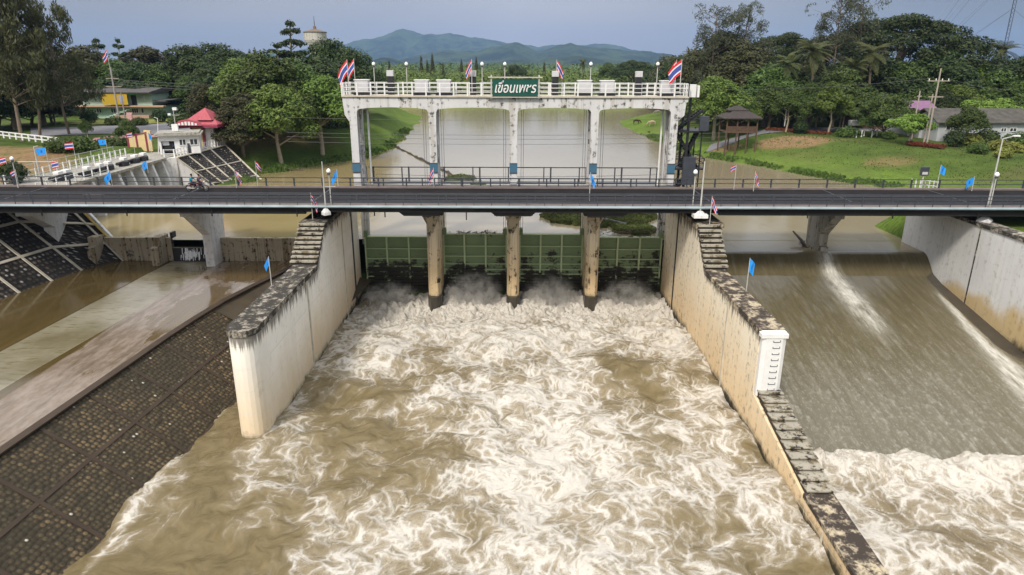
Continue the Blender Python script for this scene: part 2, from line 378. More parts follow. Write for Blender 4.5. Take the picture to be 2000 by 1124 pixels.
def m_grass():
    g = G('grassland'); a = g.noise(0.25, 5, .6); b = g.noise(1.5, 6, .7, st=(1, 2.2, 1), off=3); c3 = g.noise(0.07, 4, .6, off=9)
    c = g.mix(g.ss(a, .3, .7), (0.055, 0.090, 0.018), (0.092, 0.134, 0.027))
    c = g.mix(g.mt('MULTIPLY', g.ss(b, .48, .7), .75), c, (0.032, 0.055, 0.014)); c = g.mix(g.mt('MULTIPLY', g.ss(c3, .5, .68), .6), c, (0.115, 0.110, 0.042))
    c = g.mix(g.mt('MULTIPLY', g.attr('bright'), g.ss(b, .35, .6), clamp=True), c, (0.150, 0.240, 0.035))
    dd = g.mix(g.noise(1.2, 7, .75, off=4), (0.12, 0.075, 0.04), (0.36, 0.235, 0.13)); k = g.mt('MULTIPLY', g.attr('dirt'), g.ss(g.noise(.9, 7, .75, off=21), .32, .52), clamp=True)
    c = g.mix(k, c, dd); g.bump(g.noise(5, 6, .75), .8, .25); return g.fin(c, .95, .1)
M['grass'] = m_grass()
grid_mesh('ground', GX, GY, GZ, M['grass'], {'dirt': np.clip(dirt, 0, 1), 'bright': np.clip(bright, 0, 1)}, kind='structure')  # the dirt mask also carries painted tree shade on the left bank
def gz(x, y): return float(ground_h(np.array([x]), np.array([y]))[0][0])
# shaggy reeds and grass along the shore
def tufts(name, pts, hgt, mat, seed):
    r = np.random.default_rng(seed); n = len(pts); co = np.zeros((n, 4, 3)); a = r.random(n) * 6.28; ww = r.uniform(.12, .4, n) * hgt * 1.3; h = r.uniform(.5, 1.2, n) * hgt
    lean = r.normal(0, .25, (n, 2)) * hgt; ca, sa = np.cos(a) * ww, np.sin(a) * ww
    for i, (sx, t) in enumerate([(-1, 0), (1, 0), (.5, 1), (-.5, 1)]):
        co[:, i, 0] = pts[:, 0] + sx * ca + t * lean[:, 0]; co[:, i, 1] = pts[:, 1] + sx * sa + t * lean[:, 1]; co[:, i, 2] = pts[:, 2] - .05 + t * h
    return quads_mesh(name, co, mat)
def leafmat(name, lo, hi, yel=None, scale=.9, tr=.25, bright=.5):
    g = G(name); ob = g.obj(); a = g.noise(scale, 4, .6, vec=ob); r = g.n('ShaderNodeNewGeometry').outputs['Random Per Island']
    oi = g.n('ShaderNodeObjectInfo').outputs['Random']
    c = g.mix(g.ss(a, .32, .68), lo, hi); c = g.mix(g.mt('MULTIPLY', r, .55), c, [hi[0] * 1.5, hi[1] * 1.35, hi[2] * 1.1])
    if yel: c = g.mix(g.ss(a, .60, .78), c, yel)
    hv = g.n('ShaderNodeHueSaturation', {'Hue': g.mt('MULTIPLY_ADD', oi, .03, .485), 'Saturation': .95, 'Value': g.mt('MULTIPLY_ADD', oi, .45, .78), 'Color': c}).outputs[0]
    g.set(g.p.inputs['Base Color'], hv); g.p.inputs['Roughness'].default_value = .55; g.p.inputs['Specular IOR Level'].default_value = .25
    t = g.n('ShaderNodeBsdfTranslucent', {'Color': hv}); m = g.n('ShaderNodeMixShader', {0: tr, 1: g.p.outputs[0], 2: t.outputs[0]})
    g.t.links.new(m.outputs[0], g.out.inputs[0]); return g.m
M['weed'] = leafmat('weed_leaves', (0.04, 0.07, 0.015), (0.085, 0.125, 0.024), scale=.2)
M['reed'] = leafmat('reed_leaves', (0.035, 0.065, 0.012), (0.085, 0.14, 0.025), scale=.2)
r_ = np.random.default_rng(5)
def shore_pts(n, x0, x1, y0, y1, d0, d1, seed):
    r = np.random.default_rng(seed); X = r.uniform(x0, x1, n * 20); Y = r.uniform(y0, y1, n * 20); h, d = ground_h(X, Y)
    k = (h > WL - .25) & (d > d0) & (d < d1) & (fbm(X / 4, Y / 4, 3, seed) > -.25); X, Y, h = X[k][:n], Y[k][:n], h[k][:n]; return np.stack([X, Y, h], -1)
tag(tufts('shore_grass', np.concatenate([shore_pts(4500, 31, 60, 100, 180, -1.0, 1.8, 1), shore_pts(1800, -45, -22, 103, 190, -1.5, 2.0, 2)]), .45, M['reed'], 3), 'rough dark grass fringing the river edge', 'grass', kind='stuff')
tag(tufts('bank_weeds', shore_pts(5000, 36, 95, 90, 150, 6, 30, 7), .20, M['weed'], 4), 'patchy weeds over the sloping river bank', 'weeds', kind='stuff')
# ------------------------------------------------------------------ hills
def ridge_z(px, prof, D):
    xs = np.array([(a - 1000) / FPX * D for a, b in prof]); zs = np.array([CAMH + (122 - b) / FPX * D for a, b in prof]); return np.interp(px, xs, zs, left=0, right=0)
hx = np.linspace(-4200, 3400, 420); hy = np.linspace(3000, 9200, 260); HX, HY = np.meshgrid(hx, hy)
far = [(300, 121), (420, 113), (560, 108), (600, 103), (640, 97), (670, 92), (700, 91), (720, 85), (752, 80), (775, 72), (798, 65), (815, 68), (832, 74), (868, 74), (885, 71), (930, 79), (950, 82), (975, 86), (1000, 90), (1050, 95), (1075, 92), (1130, 92), (1165, 90), (1185, 92), (1220, 99), (1270, 106), (1330, 116), (1400, 121)]
mid = [(700, 124), (780, 122), (850, 105), (885, 101), (930, 104), (975, 93), (1002, 87), (1020, 92), (1045, 102), (1070, 96), (1085, 90), (1105, 87), (1125, 93), (1150, 95), (1180, 101), (1230, 103), (1270, 104), (1300, 112), (1345, 124)]
near = [(700, 130), (730, 122), (763, 112), (778, 114), (795, 122), (815, 130), (930, 128), (1000, 117), (1040, 120), (1060, 116), (1120, 112), (1180, 116), (1240, 120), (1310, 130)]
hn = fbm(HX / 420, HY / 420, 5, 90); rid = 1 - np.abs(fbm(HX / 600, HY / 1000, 4, 95)) * 1.6
Hh = np.zeros_like(HX)
for prof, D, wd in ((far, 8400, 900), (mid, 5400, 600), (near, 3800, 380)):
    crest = ridge_z(HX, prof, D)
    b = np.exp(-((HY - D) / wd) ** 2); spur = np.clip(1.25 - np.abs(fbm(HX / 520 + D, HY / 2600, 4, 101 + int(D) % 7, .5)) * 2.6, 0, 1.1); Hh = np.maximum(Hh, crest * b * (1 - (1 - b) * .75 * (1 - spur)) + (crest > 60) * b * fbm(HX / 110, HY / 400, 4, 110) * 17)
HZ = np.maximum(Hh + hn * 14 * (Hh > 30), 9.0) - 1.5
g = G('forested_hills'); c = g.mix(g.ss(g.noise(.004, 7, .75), .38, .62), (0.006, 0.018, 0.009), (0.055, 0.085, 0.030)); g.bump(g.noise(.02, 8, .8), 1, 25); M['hill'] = g.fin(c, .95, .1)
grid_mesh('hills', HX, HY, HZ, M['hill'], kind='structure')
# ================================================================== WATER
def m_river():
    g = G('river_water'); x, y, z = g.xyz(); a = g.noise(.05, 4, .6); f = g.ss(x, -14, -26)
    c = g.mix(a, (0.19, 0.16, 0.10), (0.24, 0.205, 0.135)); c = g.mix(f, c, g.mix(g.noise(.2, 4, .5), (0.21, 0.165, 0.072), (0.285, 0.23, 0.12)))
    w1 = g.noise(.9, 5, .6, st=(1, .35, 1)); w2 = g.noise(.12, 3, .5, st=(1, .5, 1), off=4)
    g.bump(g.mt('ADD', w1, g.mt('MULTIPLY', w2, 1.6)), .16, .12)
    g.fin(c, .12, .5); g.p.inputs['IOR'].default_value = 1.33; return g.m
M['river'] = m_river()
mb = MB()
mb.add([(-60, 69.3, WL), (-17, 69.3, WL), (17, 69.3, WL), (41, 69.3, WL), (130, 69.3, WL), (130, 330, WL), (-110, 330, WL), (-110, 69.3, WL)], [(0, 1, 2, 3, 4, 5, 6, 7)])
mb.add([(-44, 68.7, WL), (-17.5, 68.7, WL), (-17.5, 69.3, WL), (-44, 69.3, WL)], [(0, 1, 2, 3)])
tag(mb.build('river_water', M['river'], fixn=False), kind='structure')
# canal behind the intake
mb = MB(); mb.add([(-140, 76.3, 6.9), (-57.3, 76.3, 6.9), (-57.3, 92, 6.9), (-140, 92, 6.9)], [(0, 1, 2, 3)]); tag(mb.build('canal_water', M['river'], fixn=False), kind='structure')
# ---- turbulent pool
def advect(X, Y, s, amp, steps, seed, aniso=1.0):
    x, y = X.astype(np.float32).copy(), Y.astype(np.float32).copy(); e = .02
    for i in range(steps):
        def P(a, b): return pn(a / s, b / s * aniso, seed) + .40 * pn(a / s * 2.3 + 5, b / s * 2.3, seed + 1) + .12 * pn(a / s * 5.1, b / s * 5.1 + 9, seed + 2)
        p0 = P(x, y); vx = (P(x, y + e * s) - p0) / e; vy = -(P(x + e * s, y) - p0) / e
        x += vx * amp; y += vy * amp
    return x, y
def worley(x, y, seed):
    rs = np.random.default_rng(seed); T = rs.random((64, 64, 2)).astype(np.float32); xi = np.floor(x).astype(np.int32); yi = np.floor(y).astype(np.int32)
    f1 = np.full(x.shape, 9., np.float32); f2 = f1.copy()
    for i in (-1, 0, 1):
        for j in (-1, 0, 1):
            c = T[(xi + i) & 63, (yi + j) & 63]; d = np.hypot(xi + i + c[..., 0] - x, yi + j + c[..., 1] - y); f2 = np.minimum(f2, np.maximum(f1, d)); f1 = np.minimum(f1, d)
    return f1, f2
def foam_water(name, x0, x1, y0, y1, d, dens, lump, wave, mat, seed):
    xs = np.arange(x0, x1 + d / 2, d); ys = np.arange(y0, y1 + d / 2, d); X, Y = np.meshgrid(xs, ys)
    u, v = advect(X, Y, 5.5, .032, 9, seed)
    def w(s, a, k): return u + a * fbm(u / s, v / s, 1, seed + k), v + a * fbm(u / s + 31, v / s + 17, 1, seed + k + 1)
    D = dens(X, Y); L = lump(X, Y); W = wave(X, Y)
    p1, q1 = w(2.2, .95, 90); p2, q2 = w(1.0, .45, 92); p3, q3 = w(.5, .22, 94)
    a1, a2 = worley(p1 / 2.4, q1 / 3.1, seed); b1, b2 = worley(p2 / 1.15 + 5, q2 / 1.5, seed + 1); c1, c2 = worley(p3 / .52 + 5, q3 / .70, seed + 2)
    big = fbm(u / 6.0, v / 8.0, 3, seed + 30); m2 = fbm(u / 1.9 + 4, v / 2.6, 4, seed + 35, .6); m3 = fbm(u / 3.1 + 20, v / 4.5, 3, seed + 37, .6); m4 = fbm(u / 1.1, v / 1.5, 3, seed + 38)
    gate = np.clip(D * 1.25 + big * .8, 0, 1.25)
    e1 = np.exp(-(a2 - a1) / .045); e2 = np.exp(-(b2 - b1) / .075); e3 = np.exp(-(c2 - c1) / .14)
    lin = np.exp(-np.abs(fbm(u / 2.4 + 50, v / 5.0, 4, seed + 39, .6)) / .022)
    net = e1 * np.clip(.60 + m3 * 1.8, 0, 1.1) + e2 * np.clip(.26 + gate * .5 + m2 * 1.7, 0, 1) * .95 + e3 * np.clip(.02 + gate * .60 + m4 * 1.6, 0, 1) * .8 + lin * np.clip(.4 + m2 * 1.4, 0, 1) * .9
    clump = sstep(.12, .55, m2 + m4 * .4 + (gate - .75) * .8)
    foam = np.clip(net * (.30 + 1.0 * gate) * np.clip(gate * 1.6, .25, 1) + clump * np.clip(gate - .45, 0, 1) * (.40 + .5 * e3 + .3 * m4), 0, 1)
    haze = np.clip(gate * 1.25 + m2 * .50 + .12 * e2 - .22, 0, 1)
    h1 = fbm(u / 3.2 + 3, v / 3.2, 4, seed + 40, .5); h2 = fbm(X / 7.5, Y / 6, 3, seed + 50); puff = np.abs(fbm(u / 1.3, v / 1.3, 4, seed + 60, .55))
    bil = .45 - np.minimum(a1, .9) ** 2 * .9 - .16 * b1
    Z = W * (h2 * .85 + h1 * .12 + bil * .50) + foam * .05 + L * (puff * 1.1 + h1 * .5) + .02 * fbm(u / .4, v / .4, 2, seed + 70)
    return X, Y, Z, foam, haze, u, v, L
def m_foam(name, brown1, brown2):
    g = G(name); f = g.attr('foam'); h = g.attr('haze'); U = g.comb(g.attr('fu'), g.attr('fv'), 0.0)
    n1 = g.noise(3.8, 8, .76, vec=U); n2 = g.noise(9, 5, .7, vec=U, off=4); n3 = g.noise(1.1, 5, .6, vec=U, off=8)
    ridge = g.mt('SUBTRACT', 1.0, g.mt('MULTIPLY', g.mt('ABSOLUTE', g.mt('SUBTRACT', n1, .5)), 7.0), clamp=True)
    ridge2 = g.mt('SUBTRACT', 1.0, g.mt('MULTIPLY', g.mt('ABSOLUTE', g.mt('SUBTRACT', n2, .5)), 6.0), clamp=True)
    base = g.mix(g.ss(n3, .3, .7), brown1, brown2)
    hz = g.mt('MULTIPLY', h, g.mt('MULTIPLY_ADD', n1, 1.3, -.1), clamp=True); c = g.mix(g.mt('MULTIPLY', hz, .95), base, (0.325, 0.265, 0.175))
    ff = g.mt('ADD', g.mt('MULTIPLY', f, g.mt('MULTIPLY_ADD', n2, 2.0, -.25)), g.mt('MULTIPLY', g.mt('MULTIPLY', ridge, h), .22), clamp=True)
    ff = g.mt('ADD', ff, g.mt('MULTIPLY', g.mt('MULTIPLY', ridge2, h), .20), clamp=True)
    n5 = g.noise(22, 3, .6, vec=U, off=14); ff = g.mt('ADD', g.ss(ff, .04, .98), g.mt('MULTIPLY', g.mt('MULTIPLY', g.ss(n5, .60, .68), h), .55), clamp=True)
    c = g.mix(g.mt('MULTIPLY', ff, .92), c, g.mix(n3, (0.51, 0.475, 0.42), (0.61, 0.59, 0.555)))
    g.bump(g.mt('ADD', g.mt('MULTIPLY', n1, .8), g.mt('ADD', g.mt('MULTIPLY', n2, .35), g.mt('MULTIPLY', ff, .35))), .60, .10)
    g.fin(c, .3, .4); g.set(g.p.inputs['Roughness'], g.mt('MULTIPLY_ADD', ff, .55, .16)); g.p.inputs['IOR'].default_value = 1.33; return g.m
M['pool'] = m_foam('churning_water', (0.118, 0.090, 0.040), (0.165, 0.128, 0.062))
M['basin'] = m_foam('basin_water', (0.11, 0.083, 0.042), (0.155, 0.12, 0.062))
def slope_x(Y): return -20.7 - .2 * np.sin(Y * .4)          # waterline on the stone apron
def dens(X, Y):
    a = .52 + .44 * sstep(44, 62, Y) + .30 * np.exp(-((X - 3) / 7) ** 2) * sstep(70, 30, Y)
    a = a - .36 * sstep(-4, -13, X + (Y - 38) * -.35) * sstep(56, 40, Y) - .10 * sstep(9, 15, X) * sstep(55, 40, Y)
    a = a + .30 * fbm(X / 9, Y / 9, 2, 5); a = np.clip(a, -.02, 1.0)
    edge = np.exp(-np.abs(X - slope_x(Y)) / .35) * (Y < 50); return np.clip(a + edge * .6, 0, 1.05)
def lump(X, Y): return (.10 + .75 * sstep(55, 66, Y)) * (.5 + .5 * sstep(-16, -12, X))
def wave(X, Y): return .75 + .45 * sstep(30, 50, Y) * sstep(-16, -8, X) - .35 * sstep(-14, -20, X)
X, Y, Z, F, Hz, U, V, L = foam_water('a', -26, 15.98, 18, 69.5, .072, dens, lump, wave, None, 3)
Z = Z - .55 * sstep(58, 65.5, Y) + .28 * sstep(65.5, 68.8, Y) * (.6 + fbm(X / 2.2, Y / 2, 2, 9)) * (X > -16)
Z = Z * sstep(-26, -20, X) ; F = np.maximum(F, L * .9 * sstep(.35, .8, L))
grid_mesh('pool_water', X, Y, Z, M['pool'], {'foam': F, 'haze': np.maximum(Hz, L), 'fu': U, 'fv': V}, kind='structure')
def dens2(X, Y): return np.clip(.68 + .45 * sstep(33, 37.2, Y) + .22 * fbm(X / 7, Y / 7, 2, 15) - .06, 0, 1.1)
def lump2(X, Y): return .05 + .24 * sstep(34.2, 36.8, Y + .7 * np.sin(X * .35))
X, Y, Z, F, Hz, U, V, L = foam_water('b', 16.4, 41, 16, 38.6, .08, dens2, lump2, lambda X, Y: .7 + 0 * X, None, 203)
JY = 37.6 + .9 * fbm(X / 4, X * 0, 3, 33) - .02 * (X - 20)
Z = Z + .38 * np.exp(-((Y - (JY - 1.0)) / 1.1) ** 2) - 2.5 * sstep(JY - .2, JY + 1.0, Y)
F = np.maximum(F, .66 * sstep(JY - 2.0, JY - .8, Y + 1.3 * fbm(X / 1.5, Y / 1.5, 4, 44)) * (.6 + .5 * np.abs(fbm(X / .7, Y / .7, 3, 45))))
grid_mesh('basin_water', X, Y, Z, M['basin'], {'foam': F, 'haze': np.maximum(Hz, sstep(.3, .8, F)), 'fu': U, 'fv': V}, kind='structure')
# ---- water sheet over the spillway
d = .13; xs = np.arange(16.4, 40.95, d); ys = np.arange(35.6, 70.0, d); X, Y = np.meshgrid(xs, ys)
def spill_z(Y):
    t = np.clip((65.2 - Y) / 28.5, 0, 1.1); crest = 65.2
    z = WL - 1.55 * sstep(65.0, 62.0, Y) - np.clip((62.6 - Y) / 25.0, 0, 1.2) * 4.5
    return z
Zs = spill_z(Y)
pier = np.exp(-((X - 30.5 + (Y - 60) * -.02) / (.55 + .05 * np.clip(66 - Y, 0, 20))) ** 2) * sstep(66, 63.5, Y) * sstep(49, 60, Y)
side = np.exp(-((X - (38.7 - .09 * (58 - Y))) / (.25 + .06 * np.clip(58 - Y, 0, 20))) ** 2) * sstep(60, 57, Y)
n1 = fbm(X / .5, Y / 2.6, 4, 301, .6); n2 = fbm(X / 1.6, Y / 9, 3, 311); n3 = fbm(X / .28 + n2, Y / .55, 3, 321, .6)
speck = sstep(.20, .50, n3 + n1 * .45 + n2 * .35) * sstep(60, 44, Y) * (.25 + .60 * sstep(52, 40, Y))
foam = np.clip(pier * (1.15 + n1 * 1.3) + side * (1.0 + n1) + speck * .20 + sstep(.10, .5, fbm(X / .30, Y / 3.4, 3, 351, .6)) * sstep(62, 50, Y) * .10 + sstep(.30, .7, n1 + n2 * .4) * .08, 0, 1)
Zs = Zs + .045 * n1 * sstep(64, 58, Y) + .05 * n2 * sstep(65, 60, Y) + pier * (.12 + .15 * np.abs(n3)) + speck * .03
def m_spill():
    g = G('spillway_water'); f = g.attr('foam'); a = g.noise(1.0, 7, .68, st=(2.6, .22, .6)); b = g.noise(1, 5, .7, st=(5.5, 1.1, 2), off=3); k = g.noise(.08, 4, .6)
    sp = g.noise(5.0, 6, .78, st=(1.6, .6, 1), off=6)
    y = g.xyz()[1]
    c = g.mix(g.ss(a, .3, .7), (0.088, 0.074, 0.040), (0.122, 0.104, 0.062)); c = g.mix(g.ss(y, 55, 38), c, g.mix(a, (0.110, 0.098, 0.066), (0.158, 0.144, 0.105)))
    c = g.mix(g.ss(y, 64.3, 66.0), c, (0.225, 0.185, 0.11))
    fl = g.mt('MULTIPLY', g.mt('MULTIPLY', g.ss(sp, .52, .68), g.ss(y, 60, 42)), .24)
    ff = g.mt('ADD', g.mt('MULTIPLY', f, g.mt('MULTIPLY_ADD', b, 1.7, -.1)), fl, clamp=True)
    c = g.mix(g.mt('MULTIPLY', ff, .85), c, (0.66, 0.65, 0.60)); g.bump(g.mt('ADD', a, g.mt('MULTIPLY', b, .35)), g.mt('MULTIPLY_ADD', g.ss(y, 66.5, 60), .32, .05), .10)
    g.fin(c, .2, .5); g.set(g.p.inputs['Roughness'], g.mt('MULTIPLY_ADD', ff, .5, .14)); g.p.inputs['IOR'].default_value = 1.33; return g.m
M['spill'] = m_spill()
# the sheet thins out against the training wall on its outer side and bares the wet concrete there
Zs = Zs - .65 * sstep(39.0 - .10 * np.clip(62 - Y, 0, 12), 40.4, X) * sstep(64.5, 61, Y) * sstep(46, 52, Y)
Zs = Zs - .008 * (Y > 69.15)
grid_mesh('spillway_water', X, Y, Zs, M['spill'], {'foam': foam}, kind='structure')
M['wet_conc'] = simple('wet_dark_concrete', (0.060, 0.052, 0.042), .35, .4, .8, bump=.2)
mb = MB(); prof = [(69.4, 0), (69.4, 5.2)] + [(float(yy), float(spill_z(np.array(yy))) - .30) for yy in np.linspace(65.5, 36, 22)] + [(36, -2), (69.4, -2)]
mb.prism(prof[1:], 'x', 17.0, 40.8)
o = mb.build('spillway_weir', M['wet_conc']); tag(o, 'long curved concrete spillway crest and chute under brown overflowing water', 'spillway')
# ---- mist over the gate outfalls
def mist(name, c, r, label, dens, seed):
    me = MB().lathe([(0.01, -1), (.5, -.87), (.87, -.5), (1, 0), (.87, .5), (.5, .87), (.01, 1)], n=16).build(name, None)
    me.data.materials.clear(); g = G('spray_mist'); g.t.nodes.remove(g.p); ob = g.obj()
    l = g.n('ShaderNodeVectorMath', {0: ob}, operation='LENGTH').outputs['Value']; n = g.noise(1.1, 5, .7, vec=g.sc(ob, (r[0], r[1], r[2])), off=seed)
    f = g.mt('MULTIPLY', g.ss(l, 1.0, .25), g.ss(n, .42, .72)); v = g.n('ShaderNodeVolumePrincipled', {'Color': (.93, .92, .90), 'Density': g.mt('MULTIPLY', f, dens), 'Anisotropy': .2})
    g.t.links.new(v.outputs[0], g.out.inputs['Volume']); me.data.materials.append(g.m); me.location = c; me.scale = r; tag(me, label, 'spray', kind='stuff')
for i, (xx, h, dn) in enumerate(((-12.6, 1.5, 1.8), (-3.9, 3.0, 3.2), (4.0, 2.5, 2.6), (12.0, 2.1, 2.5))):
    mist('spray_mist', (xx, 66.6, .9), (3.3, 2.3, h * .85), 'white spray rising below the %s green gate from the round-nosed wall' % ['first', 'second', 'third', 'fourth'][i], dn, i * 5)
# ================================================================== TRAINING WALLS
def stone_steps(mb, xa, xb, y0, z0, y1, z1, n):
    """flight from (y0,z0) up to (y1,z1)"""
    for i in range(n):
        a = y0 + (y1 - y0) * i / n; b = y0 + (y1 - y0) * (i + 1) / n; z = z0 + (z1 - z0) * (i + 1) / n; h = (z1 - z0) / n
        mb.cur = 0; mb.box((xa, a - .10, z - h * .42), (xb, b + .02, z)); mb.cur = 1; mb.box((xa + .06, a + .02, z - h - .35), (xb - .06, b, z - h * .42 - .003)); mb.cur = 0
M['riser'] = simple('dark_riser', (0.045, 0.038, 0.030), .9, .6, 1.5)  # recessed risers coloured black-brown, darker than the treads
lw = thing('training_wall', 'tall white divide wall with rounded nose between stone apron and churning pool', 'wall', (-16.9, 39, 0))
mb = MB(); nose = [(-16, 56.6)] + [(-16, 41)] + [(-16.9 + .9 * math.cos(a), 39.9 + .95 * math.sin(a)) for a in np.linspace(0, -math.pi, 11)] + [(-17.8, 56.6)]
mb.prism(nose, 'z', -3, 7.3); mb.prism([(53.6, -3), (69.2, -3), (69.2, 10.0), (57.0, 10.0), (53.6, 7.3)], 'x', -18.05, -16.003)
mb.build('wall_body', M['wall_in'], lw)
mb = MB(); nose2 = [(-15.93, 53.6)] + [(-15.93, 41)] + [(-16.9 + .97 * math.cos(a), 39.9 + 1.02 * math.sin(a)) for a in np.linspace(0, -math.pi, 11)] + [(-17.87, 53.6)]
mb.prism(nose2, 'z', 7.3, 7.72); mb.box((-18.2, 57.0, 10.0), (-15.9, 69.2, 10.45)); mb.build('coping', M['coping'], lw)
mb = MB(); stone_steps(mb, -18.15, -15.95, 53.6, 7.72, 57.0, 10.43, 9); mb.build('stair', [M['step'], M['riser']], lw)
mb = MB(); mb.box((-16.0, 50.4, -2), (-15.93, 50.62, 7.29)); mb.box((-16.02, 62.4, -2), (-15.94, 62.55, 9.98)); mb.build('joint', M['kerb'], lw)
mb = MB(); mb.box((-16.01, 66.2, -2), (-15.935, 66.55, 9.98)); mb.build('gate_slot', M['black'], lw)
rw = thing('training_wall', 'ochre stained divide wall with gauge nose and long lower stair beside the spillway', 'wall', (16.6, 40, 0))
mb = MB(); mb.prism([(14, -3), (14, .35), (31.6, 1.15), (40.5, 2.9), (40.5, 7.0), (53.6, 7.0), (57, 10.0), (69.2, 10.0), (69.2, -3)], 'x', 15.85, 17.35); mb.build('wall_body', M['wall_in_r'], rw)
mb = MB(); mb.prism([(14, .35), (14, .62), (31.6, 1.42), (31.6, 1.15)], 'x', 15.80, 17.42); mb.box((15.78, 40.45, 7.0), (17.45, 53.6, 7.42)); mb.box((15.75, 57, 10), (18.1, 69.2, 10.45)); mb.build('coping', M['coping2'], rw)
mb = MB(); mb.box((15.86, 57.003, -2), (18.0, 69.1, 9.99)); mb.build('thick_section', M['wall_in_r'], rw)
mb = MB(); stone_steps(mb, 15.79, 17.7, 53.6, 7.42, 57, 10.43, 9); mb.build('stair', [M['step'], M['riser']], rw)
mb = MB(); stone_steps(mb, 15.95, 17.5, 31.6, 1.42, 40.4, 3.35, 11); mb.build('lower_stair', [M['step'], M['riser']], rw)
mb = MB(); mb.prism([(15.9, 40.44), (15.9, 40.1), (16.15, 39.95), (17.15, 39.95), (17.4, 40.1), (17.4, 40.44)], 'z', 2.9, 7.35); gp_ = mb.build('gauge_face', M['white_plain'], rw)
mb = MB()
for i in range(9):
    z = 6.7 - i * .42; mb.box((16.58, 39.93, z), (16.98, 39.949, z + .035)); mb.box((16.55, 39.93, z), (16.585, 39.949, z + .12)); mb.box((16.98, 39.93, z + .02), (17.015, 39.949, z + .15))
mb.build('gauge_marks', M['dark_steel'], gp_)
mb = MB(); mb.box((15.77, 39.9, 7.0), (17.46, 40.45, 7.28)); mb.build('nose_cap', M['white_plain'], rw)
mb = MB(); mb.box((15.78, 46.9, -2), (15.86, 47.1, 6.98)); mb.box((15.78, 29.0, -2), (15.86, 29.12, .9)); mb.build('joint', M['kerb'], rw)
mb = MB(); mb.box((15.78, 63.6, -2), (15.865, 63.85, 9.98)); mb.build('gate_slot', M['black'], rw)
# outer wall beyond the spillway
ow = thing('training_wall', 'white spillway side wall with rust streaks and dark wet foot beyond the chute', 'wall', (40.9, 50, 0))
mb = MB(); mb.prism([(20, -3), (20, 6.5), (44, 8.2), (47, 10.1), (69, 10.1), (69, -3)], 'x', 40.5, 41.3); mb.build('wall_body', M['wall_white'], ow)
mb = MB(); mb.box((40.42, 47, 10.1), (41.9, 69, 10.42)); mb.prism([(20, 6.5), (20, 6.8), (44, 8.5), (47, 10.42), (47, 10.1), (44, 8.2)], 'x', 40.44, 41.6); mb.build('coping', M['coping'], ow)
mb = MB(); mb.box((40.45, 57.55, 3.0), (40.52, 57.65, 10.08)); mb.build('joint', M['coping'], ow)
# ================================================================== GATE PIERS
PX = [-15.7, -7.85, .1, 8.05, 15.75]
M['brown_plate'] = simple('brown_bearing', (.075, .045, .035), .7, .3)
for i, x in enumerate(PX[1:4]):
    p = thing('gate_pier', ['first', 'middle', 'third'][i] + ' tall stained concrete pier between the green gates, mouldy with a chevron corbel', 'pier', (x, 67, 0), group='gate piers')
    h = .62
    mb = MB(); mb.prism([(x - h, 72), (x - h, 65.9), (x - h * .6, 65.5), (x + h * .6, 65.5), (x + h, 65.9), (x + h, 72)], 'z', .9, 10.9)
    mb.build('shaft', M['pier'], p)
    mb = MB(); mb.prism([(x - h - .05, 72), (x - h - .05, 65.6), (x - h * .5, 65.0), (x + h * .5, 65.0), (x + h + .05, 65.6), (x + h + .05, 72)], 'z', -2, .95); mb.build('wet_foot', M['wet_conc'], p)
    mb = MB(); c = [(x - .78, 64.5, 11.0), (x + .78, 64.5, 11.0), (x + .78, 64.5, 9.3), (x, 65.2, 7.5), (x - .78, 64.5, 9.3)]
    b = [(a[0], 66.0, a[2]) for a in c]; mb.add(c + b, [(0, 1, 2, 3, 4), (9, 8, 7, 6, 5)] + [(k, k + 5, (k + 1) % 5 + 5, (k + 1) % 5) for k in range(5)])
    mb.build('corbel', M['weir'], p)
    mb = MB(); mb.box((x - .80, 64.38, 9.35), (x + (.05 if i < 2 else .9), 64.5, 10.55)); mb.build('bearing_plate', M['brown_plate'] if i != 1 else M['pier'], p)
    mb = MB(); mb.box((x - 1.7, 59.2, 10.62), (x + 1.7, 66.4, 11.25)); mb.prism([(x - 2.0, 11.24), (x + 2.0, 11.24), (x + 1.5, 10.85), (x - 1.5, 10.85)], 'y', 57.9, 59.2); mb.build('pier_cap', M['girder'], p)
# ================================================================== GATES
def m_gate():
    g = G('green_gate'); x, y, z = g.xyz(); a = g.noise(.55, 7, .72, st=(1, 1, 1.0)); b = g.noise(2.2, 7, .75, st=(.6, 1, 3.2), off=5)
    c = g.mix(a, (0.13, 0.185, 0.09), (0.20, 0.27, 0.14))
    f = g.mt('ADD', g.mt('MULTIPLY', a, 5.2), g.mt('MULTIPLY_ADD', z, -.42, -1.50)); f = g.mt('ADD', f, g.mt('MULTIPLY', b, 1.6))
    c = g.mix(g.ss(f, .40, .72), c, (0.020, 0.017, 0.010)); c = g.mix(g.mt('MULTIPLY', g.ss(b, .52, .68), .5), c, (0.05, 0.055, 0.02))
    g.bump(b, .4, .03); return g.fin(c, .6, .3)
def m_gate_rib():
    g = G('green_gate_rib'); x, y, z = g.xyz(); a = g.noise(.55, 7, .72); b = g.noise(2.2, 7, .75, st=(.6, 1, 3.2), off=5)
    f = g.mt('ADD', g.mt('MULTIPLY', a, 5.2), g.mt('MULTIPLY_ADD', z, -.42, -1.72)); f = g.mt('ADD', f, g.mt('MULTIPLY', b, 1.6))
    c = g.mix(g.ss(f, .42, .80), (0.38, 0.46, 0.27), (0.022, 0.018, 0.010)); return g.fin(c, .6, .3)
M['gate'], M['rib'] = m_gate(), m_gate_rib(); M['rope'] = simple('wire_rope', (.10, .10, .10), .6)
GN = ['first', 'second', 'third', 'fourth']
